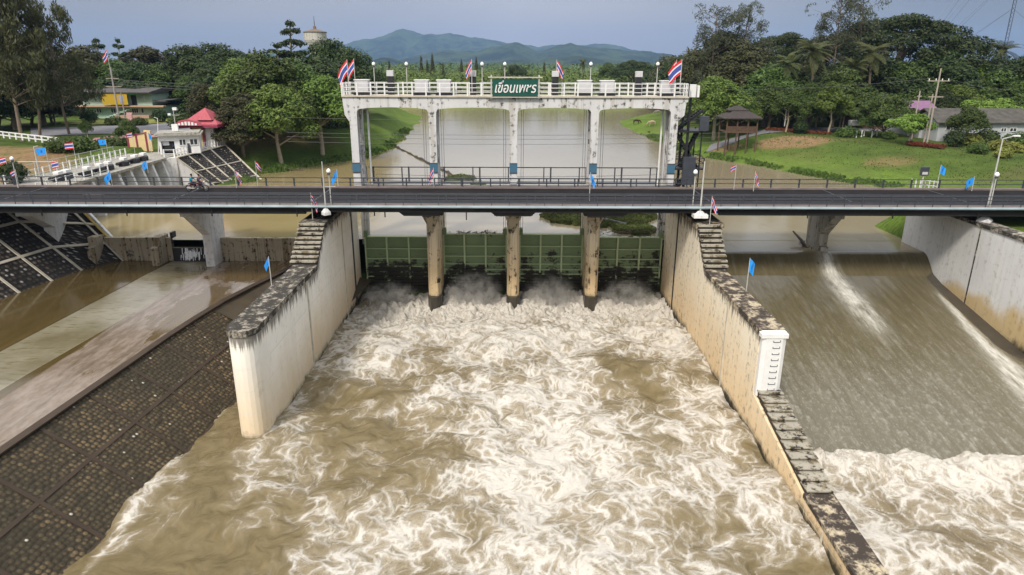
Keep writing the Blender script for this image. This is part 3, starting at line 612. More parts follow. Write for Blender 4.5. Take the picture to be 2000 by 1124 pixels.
for i in range(4):
    xa, xb = PX[i] + (.55 if i else .2) + .1, PX[i + 1] - (.55 if i < 3 else 0.0) - .1; top = 6.25 if i in (0, 3) else 6.55
    t = thing('sluice_gate', '%s green ribbed sluice gate, %s' % (GN[i], ['beside the round-nosed divide wall', 'twigs caught along its top, before the middle pier', 'between the middle pier and the third pier', 'beside the ochre stained divide wall']
        [i]), 'gate', ((xa + xb) / 2, 69.3, 0), group='green sluice gates')
    mb = MB(); mb.box((xa, 69.3, .2), (xb, 69.5, top - .03)); mb.build('skin_plate', M['gate'], t)
    mb = MB(); w3 = (xb - xa) / 3
    for k in (1, 2): mb.box((xa + w3 * k - .09, 69.0, .25), (xa + w3 * k + .09, 69.3, top - .06))
    for k in (0, 3): mb.box((xa + w3 * k - (.0 if k == 0 else .14), 69.02, .25), (xa + w3 * k + (.14 if k == 0 else 0), 69.3, top - .05))
    mb.build('vertical_rib', M['rib'], t)
    mb = MB(); z = top
    for k, dz in enumerate((.0, 1.32, 1.08, .84, .62, .5, .42, .36, .32, .3)):
        z -= dz
        if k == 0: mb.box((xa, 68.98, z - .07), (xb, 69.5, z))
        else: mb.box((xa + .01, 69.06, z - .05), (xb - .01, 69.29, z + .04))
    mb.build('horizontal_rib', M['rib'], t)
    for s, xx in ((1, xa), (-1, xb)):
        mb = MB(); mb.box((min(xx, xx + s * .36), 68.9, top - .05), (max(xx, xx + s * .36), 69.45, top + .45)); mb.box((min(xx + s * .02, xx + s * .3), 68.85, top + .4), (max(xx + s * .02, xx + s * .3), 69.4, top + .62)); k_ = mb.build('lifting_bracket', M['gate'], t)
        for dx in (.12, .34):
            mb = MB(); mb.tube([(xx + s * dx, 69.2, top + .5), (xx + s * dx, 69.2, 19.6)], .022, 5); mb.build('lifting_rope', M['rope'], t)
# twigs snagged on the second gate and third gate
def twigs(name, cx, cy, cz, n, sp, label, seed, ln=.9):
    r = random.Random(seed); mb = MB()
    for k in range(n):
        p = Vector((cx + r.gauss(0, sp), cy + r.uniform(-.1, .15), cz + r.uniform(-.1, .12))); d = Vector((r.gauss(0, 1), r.gauss(0, .3), r.gauss(.0, .45))).normalized() * r.uniform(.3, ln)
        mb.tube([p - d * .5, p + d * .1 + Vector((0, 0, .05)), p + d * .5], [.035, .025, .008], 4)
    return tag(mb.build(name, M['bark'], fixn=False), label, 'driftwood')
twigs('driftwood', -3.9, 69.1, 6.6, 60, 1.7, 'dark twigs caught along the top of the second green gate', 1, 1.1)
twigs('driftwood', 13.2, 69.2, 6.3, 26, 1.1, 'twigs caught on the top of the fourth green gate', 2, .9)
# ================================================================== PORTAL FRAME AND PLATFORM
M['portal'] = concrete('portal_white', (0.60, 0.60, 0.61), amt=.9, streak=.45)
pt = thing('gate_portal', 'white concrete hoisting frame with five legs and railed platform over the green gates', 'portal frame', (0, 70, 10.4))
ZB, ZT = 19.35, 20.25
legs = [(-15.95, -15.22)] + [(x - .36, x + .36) for x in PX[1:4]] + [(15.47, 16.2)]
mb = MB(); pts = []
bot = [(-16.5, ZT - .35), (-16.38, 18.55), (-15.95, 17.9), (-15.95, 17.6)]
for k in range(4):
    a, b = legs[k][1], legs[k + 1][0]
    bot += [(a, 17.6), (a + .03, 18.85), (a + .14, 19.06), (a + .4, 19.14)] + [(a + .4 + (b - a - .8) * t, 19.14 + .15 * math.sin(math.pi * t) ** .6) for t in (.12, .25, .4, .5, .6, .75, .88)] + [(b - .4, 19.14), (b - .14, 19.06), (b - .03, 18.85), (b, 17.6)]
bot += [(16.2, 17.6), (16.2, 18.1), (16.75, 18.6), (16.85, ZT - .4), (17.0, ZT - .35)]
poly = bot + [(17.0, ZT), (-16.5, ZT)]
mb.prism(poly, 'y', 68.5, 69.5); mb.prism(poly, 'y', 70.6, 71.4); mb.box((-16.48, 69.503, ZT - .30), (16.98, 70.597, ZT - .004)); mb.build('beam', M['portal'], pt)
mb = MB(); mb.box((-16.55, 68.35, ZT), (17.05, 71.55, ZT + .14)); mb.build('platform_slab', M['kerb'], pt)
for k, (a, b) in enumerate(legs):
    mb = MB(); mb.box((a + .003, 68.52, 10.3), (b - .003, 69.48, 17.62)); mb.box((a + .003, 70.62, 5), (b - .003, 71.38, 17.62)); mb.box((a + .05, 69.48, 15.0), (b - .05, 70.62, 15.5))
    lg = mb.build('leg', M['portal'], pt)
    mb = MB(); mb.box((a - .03, 68.47, 13.0), (b + .03, 68.52, 13.85)); s = mb.build('painted_band', simple('band_blue', (.05, .13, .20), .6) if k == 0 else bpy.data.materials['band_blue'], lg)
    for z in (13.85, 12.91): MB().box((a - .035, 68.46, z), (b + .035, 68.52, z + .09)).build('band_edge', M['brown_plate'], lg)
for x in (-14.5, 15.0):
    mb = MB(); mb.tube([(x, 70.3, 11), (x, 70.3, 19.9)], .10, 6); mb.build('rear_pipe', M['white_plain'], pt)
def rail(name, x0, x1, y, z, h, nb, sp, mat, parent, pw=.14, bw=.06, side=None):
    mb = MB(); n = max(1, round(abs(x1 - x0) / sp))
    for i in range(n + 1):
        x = x0 + (x1 - x0) * i / n; mb.box((x - pw / 2, y - pw / 2, z), (x + pw / 2, y + pw / 2, z + h))
    for j in range(nb):
        zz = z + h * (1 - j / nb) - bw / 2 - .02; mb.bar((x0, y, zz), (x1, y, zz), bw, bw)
    return mb.build(name, mat, parent)
rail('platform_railing', -16.35, 16.95, 68.45, ZT + .14, 1.2, 3, 1.34, M['white_plain'], pt)
rail('platform_railing', -16.35, 16.95, 71.45, ZT + .14, 1.2, 3, 1.34, M['white_plain'], pt)
for xx in (-16.47, 16.98):
    mb = MB()
    for yy in (68.45, 69.4, 70.4, 71.45): mb.box((xx - .07, yy - .07, ZT + .14), (xx + .07, yy + .07, ZT + 1.34))
    for zz in (.55, .9, 1.27): mb.bar((xx, 68.45, ZT + zz), (xx, 71.45, ZT + zz), .06)
    mb.build('end_railing', M['white_plain'], pt)
# hoist housings on the platform
hb = thing('hoist_housing', 'pale grey hoist cover at the far end of the platform beside the two flags', 'machine housing', (0, 0, 0), group='hoist housings on the platform')
MB().box((-.66, -.5, .30), (.66, .5, 1.38)).build('cover', M['box_gray'], hb, bevel=.04); MB().box((-.72, -.55, 1.38), (.72, .55, 1.46)).build('lid', M['white_plain'], hb)
MB().box((-.8, -.6, 0), (.8, .6, .30)).build('bed', M['black'], hb)
hl = ['pale hoist cover nearest the paired flags on the portal platform', 'pale hoist cover third along, just before the second portal leg', 'pale hoist cover directly over the second portal leg',
      'pale hoist cover just before the fourth portal leg, past the green sign', 'pale hoist cover directly over the fourth portal leg', 'pale hoist cover beside the large portal end flag and stair tower']
for i, px in enumerate((708, 824.5, 867.5, 1141, 1185, 1302)):
    p = zy(px, 172, 70.0); o = hb if i == 0 else dup(hb); o.location = (p.x, 70.0, ZT + .14); o['label'] = hl[i]
mt_ = thing('hoist_motor', 'x', 'motor', group='upright motors on the platform')
MB().box((-.3, -.35, 0), (.3, .35, 1.75)).build('body', M['black'], mt_, bevel=.05); MB().box((-.33, -.42, 1.75), (.33, .25, 2.3)).build('control_box', M['box_gray'], mt_, bevel=.03)
ml = ['black upright motor with grey box over the first gate', 'black upright motor behind the small flag over the second gate', 'black upright motor with grey box just past the green sign', 'black upright motor with grey box over the fourth gate']
for i, px in enumerate((764, 924, 1084, 1246)):
    p = zy(px, 172, 70.6); o = mt_ if i == 0 else dup(mt_); o.location = (p.x, 70.6, ZT + .14); o['label'] = ml[i]
# name board
sg = thing('name_board', 'dark green board with white lettering on the platform railing', 'sign', (.25, 68.2, ZT))
MB().box((-1.95, 68.16, ZT + .12), (2.42, 68.26, ZT + 1.72)).build('board', simple('board_green', (0.008, 0.075, 0.058), .5, .06), sg)
mb = MB(); mb.box((-2.35, 68.05, ZT + 1.82), (2.85, 68.4, ZT + 1.92)); mb.box((-2.4, 68.1, ZT + .0), (2.8, 68.35, ZT + .08)); mb.build('frame', M['kerb'], sg)
mb = MB(); mb.box((-2.12, 68.15, ZT - .1), (-1.99, 68.3, ZT + 2.1)); mb.box((2.46, 68.15, ZT - .1), (2.59, 68.3, ZT + 2.1)); mb.build('upright', M['galv'], sg)
tcv = bpy.data.curves.new('lettering', 'FONT'); tcv.body = '\u0e40\u0e02\u0e37\u0e48\u0e2d\u0e19\u0e40\u0e1e\u0e0a\u0e23'; tcv.size = 1.0; tcv.extrude = .02; tcv.align_x = 'CENTER'; tcv.shear = .25; tcv.offset = .012
to = bpy.data.objects.new('lettering', tcv); COL.objects.link(to); bpy.context.view_layer.update()
me = bpy.data.meshes.new_from_object(to); bpy.data.objects.remove(to); me.materials.clear(); me.materials.append(M['white_plain'])
to = bpy.data.objects.new('lettering', me); COL.objects.link(to); to.parent = sg; to.rotation_euler = (R(90), 0, 0)
to.location = Vector((.2, 68.13, ZT + .48)) - Vector(sg.location)
xs_ = [v.co.x for v in me.vertices]; k_ = 4.0 / (max(xs_) - min(xs_)); to.scale = (k_, 1.28, 1)
# ================================================================== BRIDGE
bd = thing('road_bridge', 'long flat road bridge with dark railings crossing the river before the gates', 'bridge', (0, 62.5, 11))
BX0, BX1, BY0, BY1, BZ = -58, 62, 57.5, 67.5, 11.65
MB().box((BX0, BY0 + .1, BZ - .30), (BX1, BY1 - .1, BZ)).build('deck', M['asphalt'], bd)
mb = MB(); mb.box((BX0, BY0 + .1, BZ), (BX1, BY0 + 1.15, BZ + .18)); mb.box((BX0, BY1 - .55, BZ), (BX1, BY1 - .1, BZ + .16)); mb.build('footway', M['footpath'], bd)
mb = MB(); mb.box((BX0, BY0 - .08, BZ - .02), (BX1, BY0 + .1, BZ + .20)); mb.tube([(BX0, BY0 - .14, BZ + .1), (BX1, BY0 - .14, BZ + .1)], .07, 8); mb.build('fascia', M['fascia'], bd)
mb = MB()
for a, b in ((BX0, -17.8), (17.8, BX1)):
    for yy in (57.75, 60.7, 63.8, 66.8): mb.box((a, yy, BZ - .62), (b, yy + .4, BZ - .3))
mb.build('girder', M['girder'], bd)
mb = MB(); mb.box((-17.7, 57.65, BZ - .42), (17.7, 58.1, BZ - .3)); mb.build('centre_girder', M['girder'], bd)
rs_ = random.Random(4)
for x in [-14.0, -11.9, -11.0, -1.0, 1.0, 3.5, -4.0, 5.6, 12.6]: MB().box((x, 57.7, BZ - .42 - rs_.uniform(.3, .7)), (x + .09, 57.8, BZ - .42)).build('drain_pipe', M['girder'], bd)
# rails: outer front, inner front, rear
def blong(name, y, z, h, bars, sp, pw, mat, x0=BX0 + .5, x1=BX1 - .5):
    mb = MB(); n = round((x1 - x0) / sp)
    for i in range(n + 1):
        x = x0 + (x1 - x0) * i / n; mb.box((x - pw / 2, y - pw / 2, z), (x + pw / 2, y + pw / 2, z + h))
    for zz, hh in bars: mb.bar((x0, y - pw / 2 - .01, z + zz), (x1, y - pw / 2 - .01, z + zz), .05, hh)
    return mb.build(name, mat, bd)
blong('outer_railing', BY0 + .08, BZ + .18, .95, [(.93, .06), (.62, .04), (.30, .04)], 1.5, .05, M['dark_steel'])
blong('inner_guardrail', BY0 + 1.3, BZ, 1.02, [(1.0, .10), (.30, .26), (.68, .07)], 2.6, .12, M['dark_steel'])
blong('rear_railing', BY1 - .3, BZ + .16, .86, [(.83, .08), (.40, .07)], 2.75, .13, M['dark_steel'])
for x in (-45.8, -30.6, -17.8, 17.8, 30.6, 41): MB().box((x - .05, BY0 + 1.2, BZ + .001), (x + .05, BY1 - .6, BZ + .007)).build('expansion_joint', M['dark_steel'], bd)
for x in np.arange(-55, 60, 7.3):
    if abs(x) > 18: MB().box((x, 57.52, BZ - .80), (x + .08, 57.60, BZ - .32)).build('drain_spout', M['girder'], bd)
mb = MB(); mb.box((-40, 63.0, BZ + .001), (-38, 63.1, BZ + .006)); mb.build('lane_mark', M['footpath'], bd)
# gate walkway behind the bridge
wk = thing('gate_walkway', 'narrow dark steel walkway with double rails at the foot of the white portal legs', 'walkway', (0, 70, 11.3))
MB().box((-15.0, 67.75, 11.55), (16.2, 68.4, 11.78)).build('front_beam', M['dark_steel'], wk)
MB().box((-14.9, 71.5, 11.35), (15.2, 72.5, 11.5)).build('floor_plate', M['dark_steel'], wk)
mb = MB()
for x in np.arange(-14.8, 16.3, 1.94): mb.box((x - .05, 67.85, 11.78), (x + .05, 67.95, 12.52))
mb.bar((-16.9, 67.9, 12.5), (16.2, 67.9, 12.5), .1, .1); mb.build('front_rail', M['dark_steel'], wk)
mb = MB()
for x in np.arange(-14.7, 15.5, 3.75): mb.box((x - .08, 72.3, 11.5), (x + .08, 72.45, 13.0)); mb.box((x - .08 - .7, 72.3, 11.5), (x - .7 + .03, 72.45, 13.0))
mb.bar((-15.2, 72.35, 12.95), (15.2, 72.35, 12.95), .1, .1); mb.build('rear_rail', M['dark_steel'], wk)
# hammerhead piers of the side spans
def hammer(x, wide, label, mat, lo=3.4, foot=(66.4, 70.8), zt=10.65, near=63.0, far=71.8, zs=None):
    p = thing('bridge_pier', label, 'pier', (x, 67, lo), group='hammerhead bridge piers')
    zs = zs or 7.0
    mb = MB(); mb.prism([(near, zt), (foot[1], zt), (foot[1] - .4, lo - 2), (foot[0], lo - 2), (foot[0], zs), (near, zt - 1.0)], 'x', x - wide, x + wide); mb.build('stem', mat, p)
    mb = MB(); mb.box((x - wide - .04, near - .35, zt - 1.0), (x + wide + .04, near - .0, zt - .05)); mb.build('end_block', mat, p)
    mb = MB(); mb.box((x - .5, 62.6, 10.651), (x + .5, 67.6, 11.03)); mb.build('bearing_beam', M['girder'], p); return p
hammer(-30.6, .42, 'white hammerhead bridge pier standing by the small sluice opening', M['white'], foot=(66.5, 70.0))
hammer(30.6, .42, 'grey stained bridge pier rising from the spillway crest with driftwood at its foot', M['gray_conc'], lo=4.2, foot=(65.2, 68.4), zs=7.6)
hammer(-45.8, .6, 'massive white bridge support set into the dark stone revetment', M['white'], lo=5.5, foot=(66.0, 70.8), zs=7.8)
mb = MB(); mb.box((30.25, 64.7, 3.0), (30.95, 65.18, 6.4)); mb.build('cutwater', M['gray_conc'], bpy.data.objects['bridge_pier.001'])
# log leaning at the spillway pier
rr = random.Random(8); mb = MB(); a, b = zy(1549, 452, 69.5), zy(1604, 524, 63.2)
mb.tube([a, a.lerp(b, .3) + Vector((.05, 0, .1)), a.lerp(b, .6) + Vector((-.1, 0, -.1)), b], [.08, .16, .2, .2], 7)
for k in range(26):
    p = a.lerp(b, rr.uniform(.35, 1)); q = p + Vector((rr.gauss(0, .5), rr.gauss(0, .4), rr.uniform(-.1, .5))); mb.tube([p, q], [.06, .02], 4)
tag(mb.build('driftwood', simple('wet_wood', (.045, .035, .025), .7), fixn=False), 'dark log and branches jammed against the spillway pier', 'driftwood')
# ================================================================== SIDE WEIR, LOW CHANNEL, APRONS
cw = thing('channel_wall', 'streaked concrete cross wall closing the low channel, with buttress noses and a sluice opening', 'wall', (-32, 68.6, 3))
mb = MB(); mb.box((-44, 68.5, 2), (-35.3, 68.95, 6.15)); mb.box((-30.2, 68.5, 2), (-17.9, 68.95, 6.15)); mb.box((-35.3, 68.52, 2), (-30.2, 68.9, 5.1)); mb.build('wall_body', M['weir'], cw)
mb = MB(); mb.box((-35.28, 68.47, 2.9), (-31.0, 68.52, 5.08)); mb.build('wet_sill', M['black'], cw)
for x in (-42.6, -36.2):
    mb = MB(); mb.prism([(69.2, 2), (69.2, 6.45), (67.9, 6.4), (67.0, 5.6), (66.6, 5.5), (66.6, 2)], 'x', x - .35, x + .35); mb.box((x - .45, 67.2, 5.55), (x + .42, 68.2, 6.5)); mb.build('buttress', M['weir'], cw)
mb = MB(); mb.box((-35.35, 68.6, 6.1), (-35.1, 69.4, 6.7)); mb.build('slot_frame', M['black'], cw)
r = np.random.default_rng(9); n = 60; co = np.zeros((n, 4, 3)); xx = -33.3 + r.normal(0, .55, n); w_ = r.uniform(.015, .05, n); z0 = r.uniform(3.7, 4.6, n); z1 = z0 + r.uniform(.2, .9, n)
for k, (s, z) in enumerate(((-1, z0), (1, z0), (1, np.minimum(z1, 5.1)), (-1, np.minimum(z1, 5.1)))): co[:, k, 0] = xx + s * w_; co[:, k, 1] = 68.44 - .15 * (5.1 - z) ** .5; co[:, k, 2] = z
tag(quads_mesh('water_trickle', co, M['fwhite']), 'thin white trickles of water falling over the dark sluice sill', 'trickle', kind='stuff')
FZ = 3.7
def toe_x(Y): return float(np.interp(Y, [10, 45, 56.6, 66.5, 69], [-47.5, -46, -44.6, -42.6, -40.2]))
def crest_x(Y): return float(np.interp(Y, [10, 32, 50, 57, 67, 69], [-28.6, -27.3, -26.0, -25.0, -22.2, -21.6]))
def m_floor():
    g = G('wet_channel_floor'); x, y, z = g.xyz(); a = g.noise(.16, 5, .62, st=(1.8, .8, 1)); b = g.noise(1.2, 7, .7, st=(1.5, .5, 1)); l = g.noise(.5, 4, .6, st=(3, .18, 1), off=3)
    wetl = g.mix(a, (0.045, 0.032, 0.010), (0.115, 0.080, 0.032)); dryl = g.mix(g.ss(b, .35, .65), (0.15, 0.112, 0.078), (0.235, 0.19, 0.155)); wetr = g.mix(b, (0.085, 0.056, 0.022), (0.14, 0.10, 0.052))
    inr = g.ss(x, -31.5, -31.2); f = g.ss(g.mt('ADD', a, g.mt('MULTIPLY', g.ss(y, 66, 36), .06)), .50, .53); right = g.mix(f, wetr, dryl); c = g.mix(inr, wetl, right)
    c = g.mix(g.mt('MULTIPLY', g.ss(l, .5, .62), .35), c, (0.05, 0.038, 0.015)); g.fin(c, .5, .5); g.bump(b, .1, .02)
    g.set(g.p.inputs['Roughness'], g.mt('MULTIPLY_ADD', g.mt('MULTIPLY', f, inr), .10, .09)); return g.m
M['floor'] = m_floor()
Ys = list(np.linspace(8, 68.5, 40)); mb = MB(); vs = []; 
def trl(Y): return float(np.interp(Y, [8, 45, 67, 68.5], [-37.4, -36.7, -35.6, -35.4]))
def trr(Y): return float(np.interp(Y, [8, 41, 62, 68.5], [-33.6, -32.2, -30.6, -30.3]))
for y in Ys: vs += [(toe_x(y) - 1.0, y, FZ), (trl(y), y, FZ), (trl(y) + .15, y, FZ - .22), (trr(y) - .15, y, FZ - .22), (trr(y), y, FZ), (crest_x(y), y, FZ)]
mb.add(vs, [(i * 6 + j, i * 6 + j + 1, i * 6 + j + 7, i * 6 + j + 6) for i in range(len(Ys) - 1) for j in range(5)])
tag(mb.build('channel_floor', M['floor'], fixn=False), kind='structure')
def m_trough():
    g = G('shallow_water'); a = g.noise(.15, 5, .6); b = g.noise(1.6, 6, .6, st=(.55, 1.8, 1)); y = g.xyz()[1]
    c = g.mix(g.ss(a, .3, .7), (0.125, 0.105, 0.058), (0.235, 0.215, 0.155)); c = g.mix(g.ss(b, .5, .7), c, (0.13, 0.11, 0.055)); g.bump(b, .25, .05); g.fin(c, .12, .5); return g.m
M['trough'] = m_trough(); mb = MB(); vs = []
for y in Ys: vs += [(trl(y) + .03, y, FZ - .04), (trr(y) - .03, y, FZ - .04)]
mb.add(vs, [(i * 2, i * 2 + 1, i * 2 + 3, i * 2 + 2) for i in range(len(Ys) - 1)]); tag(mb.build('channel_water', M['trough'], fixn=False), kind='structure')
# stone-pitched apron falling to the pool: local u along the fall, v along the channel
def m_cobble(name, sc_, stone, gap, fleck, amt, rnd=.35, rs=(.30, .44)):
    g = G(name); uv = g.n('ShaderNodeUVMap', uv_map='uv').outputs[0]
    v = g.n('ShaderNodeTexVoronoi', {'Vector': uv, 'Scale': sc_, 'Randomness': rnd}, feature='F1'); dd = v.outputs['Distance']; cc = v.outputs['Color']
    r1 = g.n('ShaderNodeSeparateColor', {0: cc}).outputs[0]; r2 = g.n('ShaderNodeSeparateColor', {0: cc}).outputs[1]
    big = g.noise(.30, 5, .65); med = g.noise(1.3, 5, .6, off=3)
    st = g.mix(g.mt('MULTIPLY', r1, .9), [k * .5 for k in stone], [k * 1.3 for k in stone]); st = g.mul(st, g.mix(g.ss(big, .35, .65), (.45, .48, .45), (1.15, 1.05, .95)))
    m = g.mt('MULTIPLY', g.ss(dd, rs[1], rs[0]), g.ss(med, .30, .50)); c = g.mix(m, gap, st)
    fl = g.mt('MULTIPLY', g.mt('GREATER_THAN', r2, 1 - amt), g.ss(dd, .34, .16)); c = g.mix(fl, c, fleck)
    g.bump(g.mt('SUBTRACT', 1.0, dd), .9, .12); return g.fin(c, .75, .3)
M['apron'] = m_cobble('apron_cobbles', 3.3, (0.120, 0.092, 0.052), (0.032, 0.025, 0.014), (.48, .44, .38), .030, .40, (.32, .50))
M['revet'] = m_cobble('revetment_stones', 2.1, (0.12, 0.105, 0.095), (0.016, 0.014, 0.013), (.36, .345, .33), .30, .35, (.24, .46))
M['apron_smooth'] = simple('smooth_dark_apron', (0.062, 0.047, 0.028), .55, .45, .5, bump=.2); M['apron_strip'] = simple('apron_strip', (0.050, 0.035, 0.024), .8, .3, .7)
def sheet(name, A, B, Ys, mat, parent, du, zt=0.0, th=.25):
    """ruled sheet between curves A(y) (top) and B(y) (bottom), uv in metres"""
    me = bpy.data.meshes.new(name); vs = []; uvs = []; nj = 6; L = 0
    for i, y in enumerate(Ys):
        a, b = Vector(A(y)), Vector(B(y))
        for j in range(nj + 1): vs.append(a.lerp(b, j / nj)); uvs.append(((a - b).length * j / nj, y))
    fs = [(i * (nj + 1) + j, i * (nj + 1) + j + 1, (i + 1) * (nj + 1) + j + 1, (i + 1) * (nj + 1) + j) for i in range(len(Ys) - 1) for j in range(nj)]
    off = parent_world(parent); me.from_pydata([tuple(v - off) for v in vs], [], fs); me.materials.append(mat); ul = me.uv_layers.new(name='uv')
    for lp in me.loops: ul.data[lp.index].uv = uvs[lp.vertex_index]
    o = bpy.data.objects.new(name, me); COL.objects.link(o); o.parent = parent; return o
ap = thing('stone_apron', 'dark cobbled apron in framed panels sloping from the low channel into the pool', 'apron', (-24, 40, 1))
tA = lambda y: (crest_x(y), y, FZ + .02); tB = lambda y: (crest_x(y) + 8.5, y, FZ + .02 - 5.2)
sheet('cobbled_face', tA, tB, list(np.linspace(8, 54.0, 30)), M['apron'], ap, 1)
sheet('smooth_face', lambda y: tA(y), lambda y: (max(crest_x(y) + 7.0, -17.9), y, FZ - 4.2 + max(0, y - 58) * .2), list(np.linspace(54.0, 68.5, 12)), M['apron_smooth'], ap, 1)
def on_ap(y, u): a, b = Vector(tA(y)), Vector(tB(y)); return a.lerp(b, u / (b - a).length) + Vector((0, 0, .03))
mb = MB()
for y0, y1 in zip(np.arange(8, 68, 4.0), np.arange(12, 69, 4.0)):
    mb.bar(Vector(tA(y0)) + Vector((.1, 0, .03)), Vector(tA(min(y1, 68.4))) + Vector((.1, 0, .03)), .55, .1)
mb.build('crest_kerb', M['apron_strip'], ap)
mb = MB()
for k, y in enumerate(np.arange(9.5, 55, 4.15)): mb.bar(on_ap(y, .3), on_ap(y - .8, 9.2), .24, .05, up=(0.5, 0, .85))
for y0 in np.arange(9.5, 52, 4.15):
    for u in (3.6, 7.4): mb.bar(on_ap(y0, u), on_ap(min(y0 + 4.15, 54), u), .24, .045, up=(0.5, 0, .85))
mb.build('panel_frame', M['apron_strip'], ap)
# left revetment
rv = thing('stone_revetment', 'dark stone revetment with pale kerb grid climbing from the low channel to the road', 'revetment', (-48, 60, 4))
rA = lambda y: (toe_x(y) - 7.9, y, 11.4) if y < 66 else (toe_x(y) - 7.9 + (y - 66) * 1.2, y, 11.4 - (y - 66) * .62)
rB = lambda y: (toe_x(y) + .15, y, FZ - .1)
sheet('stone_face', rA, rB, list(np.linspace(8, 69.2, 36)), M['revet'], rv, 1)
def on_rv(y, t): return Vector(rA(y)).lerp(Vector(rB(y)), t) + Vector((0, 0, .04))
mb = MB(); ysl = list(np.arange(9, 69, 3.5)) + [69.1]
for t in (.02, .36, .69):
    for a, b in zip(ysl[:-1], ysl[1:]): mb.bar(on_rv(a, t), on_rv(b, t), .26, .1, up=(.7, 0, .7))
for y in ysl[:-1]: mb.bar(on_rv(y, 0), on_rv(y, 1), .26, .1, up=(.7, 0, .7))
mb.build('kerb_grid', M['kerb'], rv)
mb = MB(); mb.bar(on_rv(69.1, 0) + Vector((0, .05, .1)), on_rv(69.1, .95) + Vector((0, .05, .1)), .35, .2, up=(.7, 0, .7)); mb.build('white_edge', M['white'], rv)
mb = MB(); mb.bar(on_rv(68.9, 0) + Vector((0, -.05, .08)), on_rv(68.9, .95) + Vector((0, -.05, .08)), .12, .16, up=(.7, 0, .7)); mb.build('yellow_edge', M['yellow_line'], rv)
# ================================================================== INTAKE ON THE LEFT BANK
it = thing('canal_intake', 'white canal intake with projecting fins along the river edge below the row of hoists', 'canal intake', (-50, 88, 5))
mb = MB(); mb.box((-57, 70.5, 4), (-50.6, 102.0, 10.1)); mb.build('wall_body', M['white'], it)
mb = MB()
for y in (74.5, 77.3, 80.1, 82.9, 85.7, 88.5, 91.3, 94.1, 97): mb.prism([(-50.62, 4), (-50.62, 10.05), (-49.5, 10.05), (-48.9, 8.0), (-48.3, 4)], 'y', y, y + .45)
mb.build('fin', M['white'], it)
mb = MB(); mb.box((-57.2, 70, 10.1), (-49.3, 102.5, 10.4)); mb.build('deck_slab', M['gray_conc'], it)
mb = MB(); q1, q2, q3 = gp(345, 308, 10.4), gp(425, 365, WL - .1), gp(440, 285, 10.3); q4 = gp(513, 352, WL - .1)
mb.add([(-50.6, 97.4, 10.2), (q1.x, q1.y, 10.4), (q2.x, q2.y, 5), (-50.6, 97.4, 5), (-50.6, 98.4, 10.2), (q1.x - .4, q1.y + .8, 10.4), (q2.x, q2.y + .8, 5), (-50.6, 98.4, 5)], [(0, 1, 2, 3), (7, 6, 5, 4), (0, 4, 5, 1), (1, 5, 6, 2), (2, 6, 7, 3), (3, 7, 4, 0)])
mb.build('wing_wall', M['white'], it)
# second revetment, beyond the wing wall
r2 = thing('stone_revetment', 'dark stone revetment with white kerb grid on the river bank below the red-roofed pavilion', 'revetment', (q1.x, q1.y, 6))
A0, A1, B0, B1 = Vector((q1.x, q1.y, 10.35)), Vector((q3.x, q3.y, 10.35)), Vector((q2.x, q2.y, WL - .3)), Vector((q4.x, q4.y, WL - .3))
me = bpy.data.meshes.new('stone_face'); vs = []; uvs = []
for i in range(9):
    for j in range(7): vs.append(tuple(A0.lerp(A1, i / 8).lerp(B0.lerp(B1, i / 8), j / 6) - Vector(r2.location))); uvs.append((i / 8 * 13, j / 6 * 9))
me.from_pydata(vs, [], [(i * 7 + j, i * 7 + j + 1, i * 7 + j + 8, i * 7 + j + 7) for i in range(8) for j in range(6)]); ul = me.uv_layers.new(name='uv')
for lp in me.loops: ul.data[lp.index].uv = uvs[lp.vertex_index]
me.materials.append(M['revet']); o = bpy.data.objects.new('stone_face', me); COL.objects.link(o); o.parent = r2
mb = MB()
def on_r2(s, t): return A0.lerp(A1, s).lerp(B0.lerp(B1, s), t) + Vector((0, 0, .05))
for s in (0, .2, .42, .66, 1): mb.bar(on_r2(s, 0), on_r2(s, 1), .28 if s else .5, .12)
for t in (0, .45, .85): mb.bar(on_r2(0, t), on_r2(1, t), .30 if t else .45, .12)
mb.build('kerb_grid', M['kerb'], r2)
mb = MB(); mb.add([tuple(A0), tuple(A1), (A1.x - 6, A1.y + 9, 10.2), (A0.x - 9, A0.y + 5, 10.2), (A0.x, A0.y, 5), (A1.x, A1.y, 5), (A1.x - 6, A1.y + 9, 5), (A0.x - 9, A0.y + 5, 5)], [(0, 1, 2, 3), (0, 4, 5, 1), (1, 5, 6, 2), (2, 6, 7, 3), (3, 7, 4, 0)])
mb.build('bank_core', M['gray_conc'], r2)
# gate hoists along the intake deck
gh = thing('gate_hoist', 'x', 'hoist', group='gate hoists along the canal intake')
MB().box((-.4, -.6, 0), (.4, .6, .55)).tube([(-.2, -1.3, .4), (-.2, 1.3, .4)], .2, 10).build('gearbox', M['black'], gh); MB().box((-.3, -.45, .75), (.35, .45, 1.1)).build('white_cover', M['white_plain'], gh, bevel=.04)
MB().box((-.2, -.2, .7), (.2, .2, .9)).build('stand', M['black'], gh)
hs = [(512, 470), (640, 455), (730, 430), (819, 405), (935, 388), (1040, 357), (1140, 335), (1238, 318)]
lb = ['nearest to the road bridge', 'second from the bridge end', 'third from the bridge end', 'fourth from the bridge end', 'fifth from the bridge end', 'third from the guard house', 'second from the guard house', 'nearest to the guard house']
for i, (a, b) in enumerate(hs):
    p = gp(a / 4, 220 + b / 4 + 8, 10.9); o = gh if i == 0 else dup(gh); y = p.y; o.location = (-50.9 - (1.0 if i < 2 else 0), y, 10.4); o['label'] = 'black hoist with white cover on the intake deck, ' + lb[i]
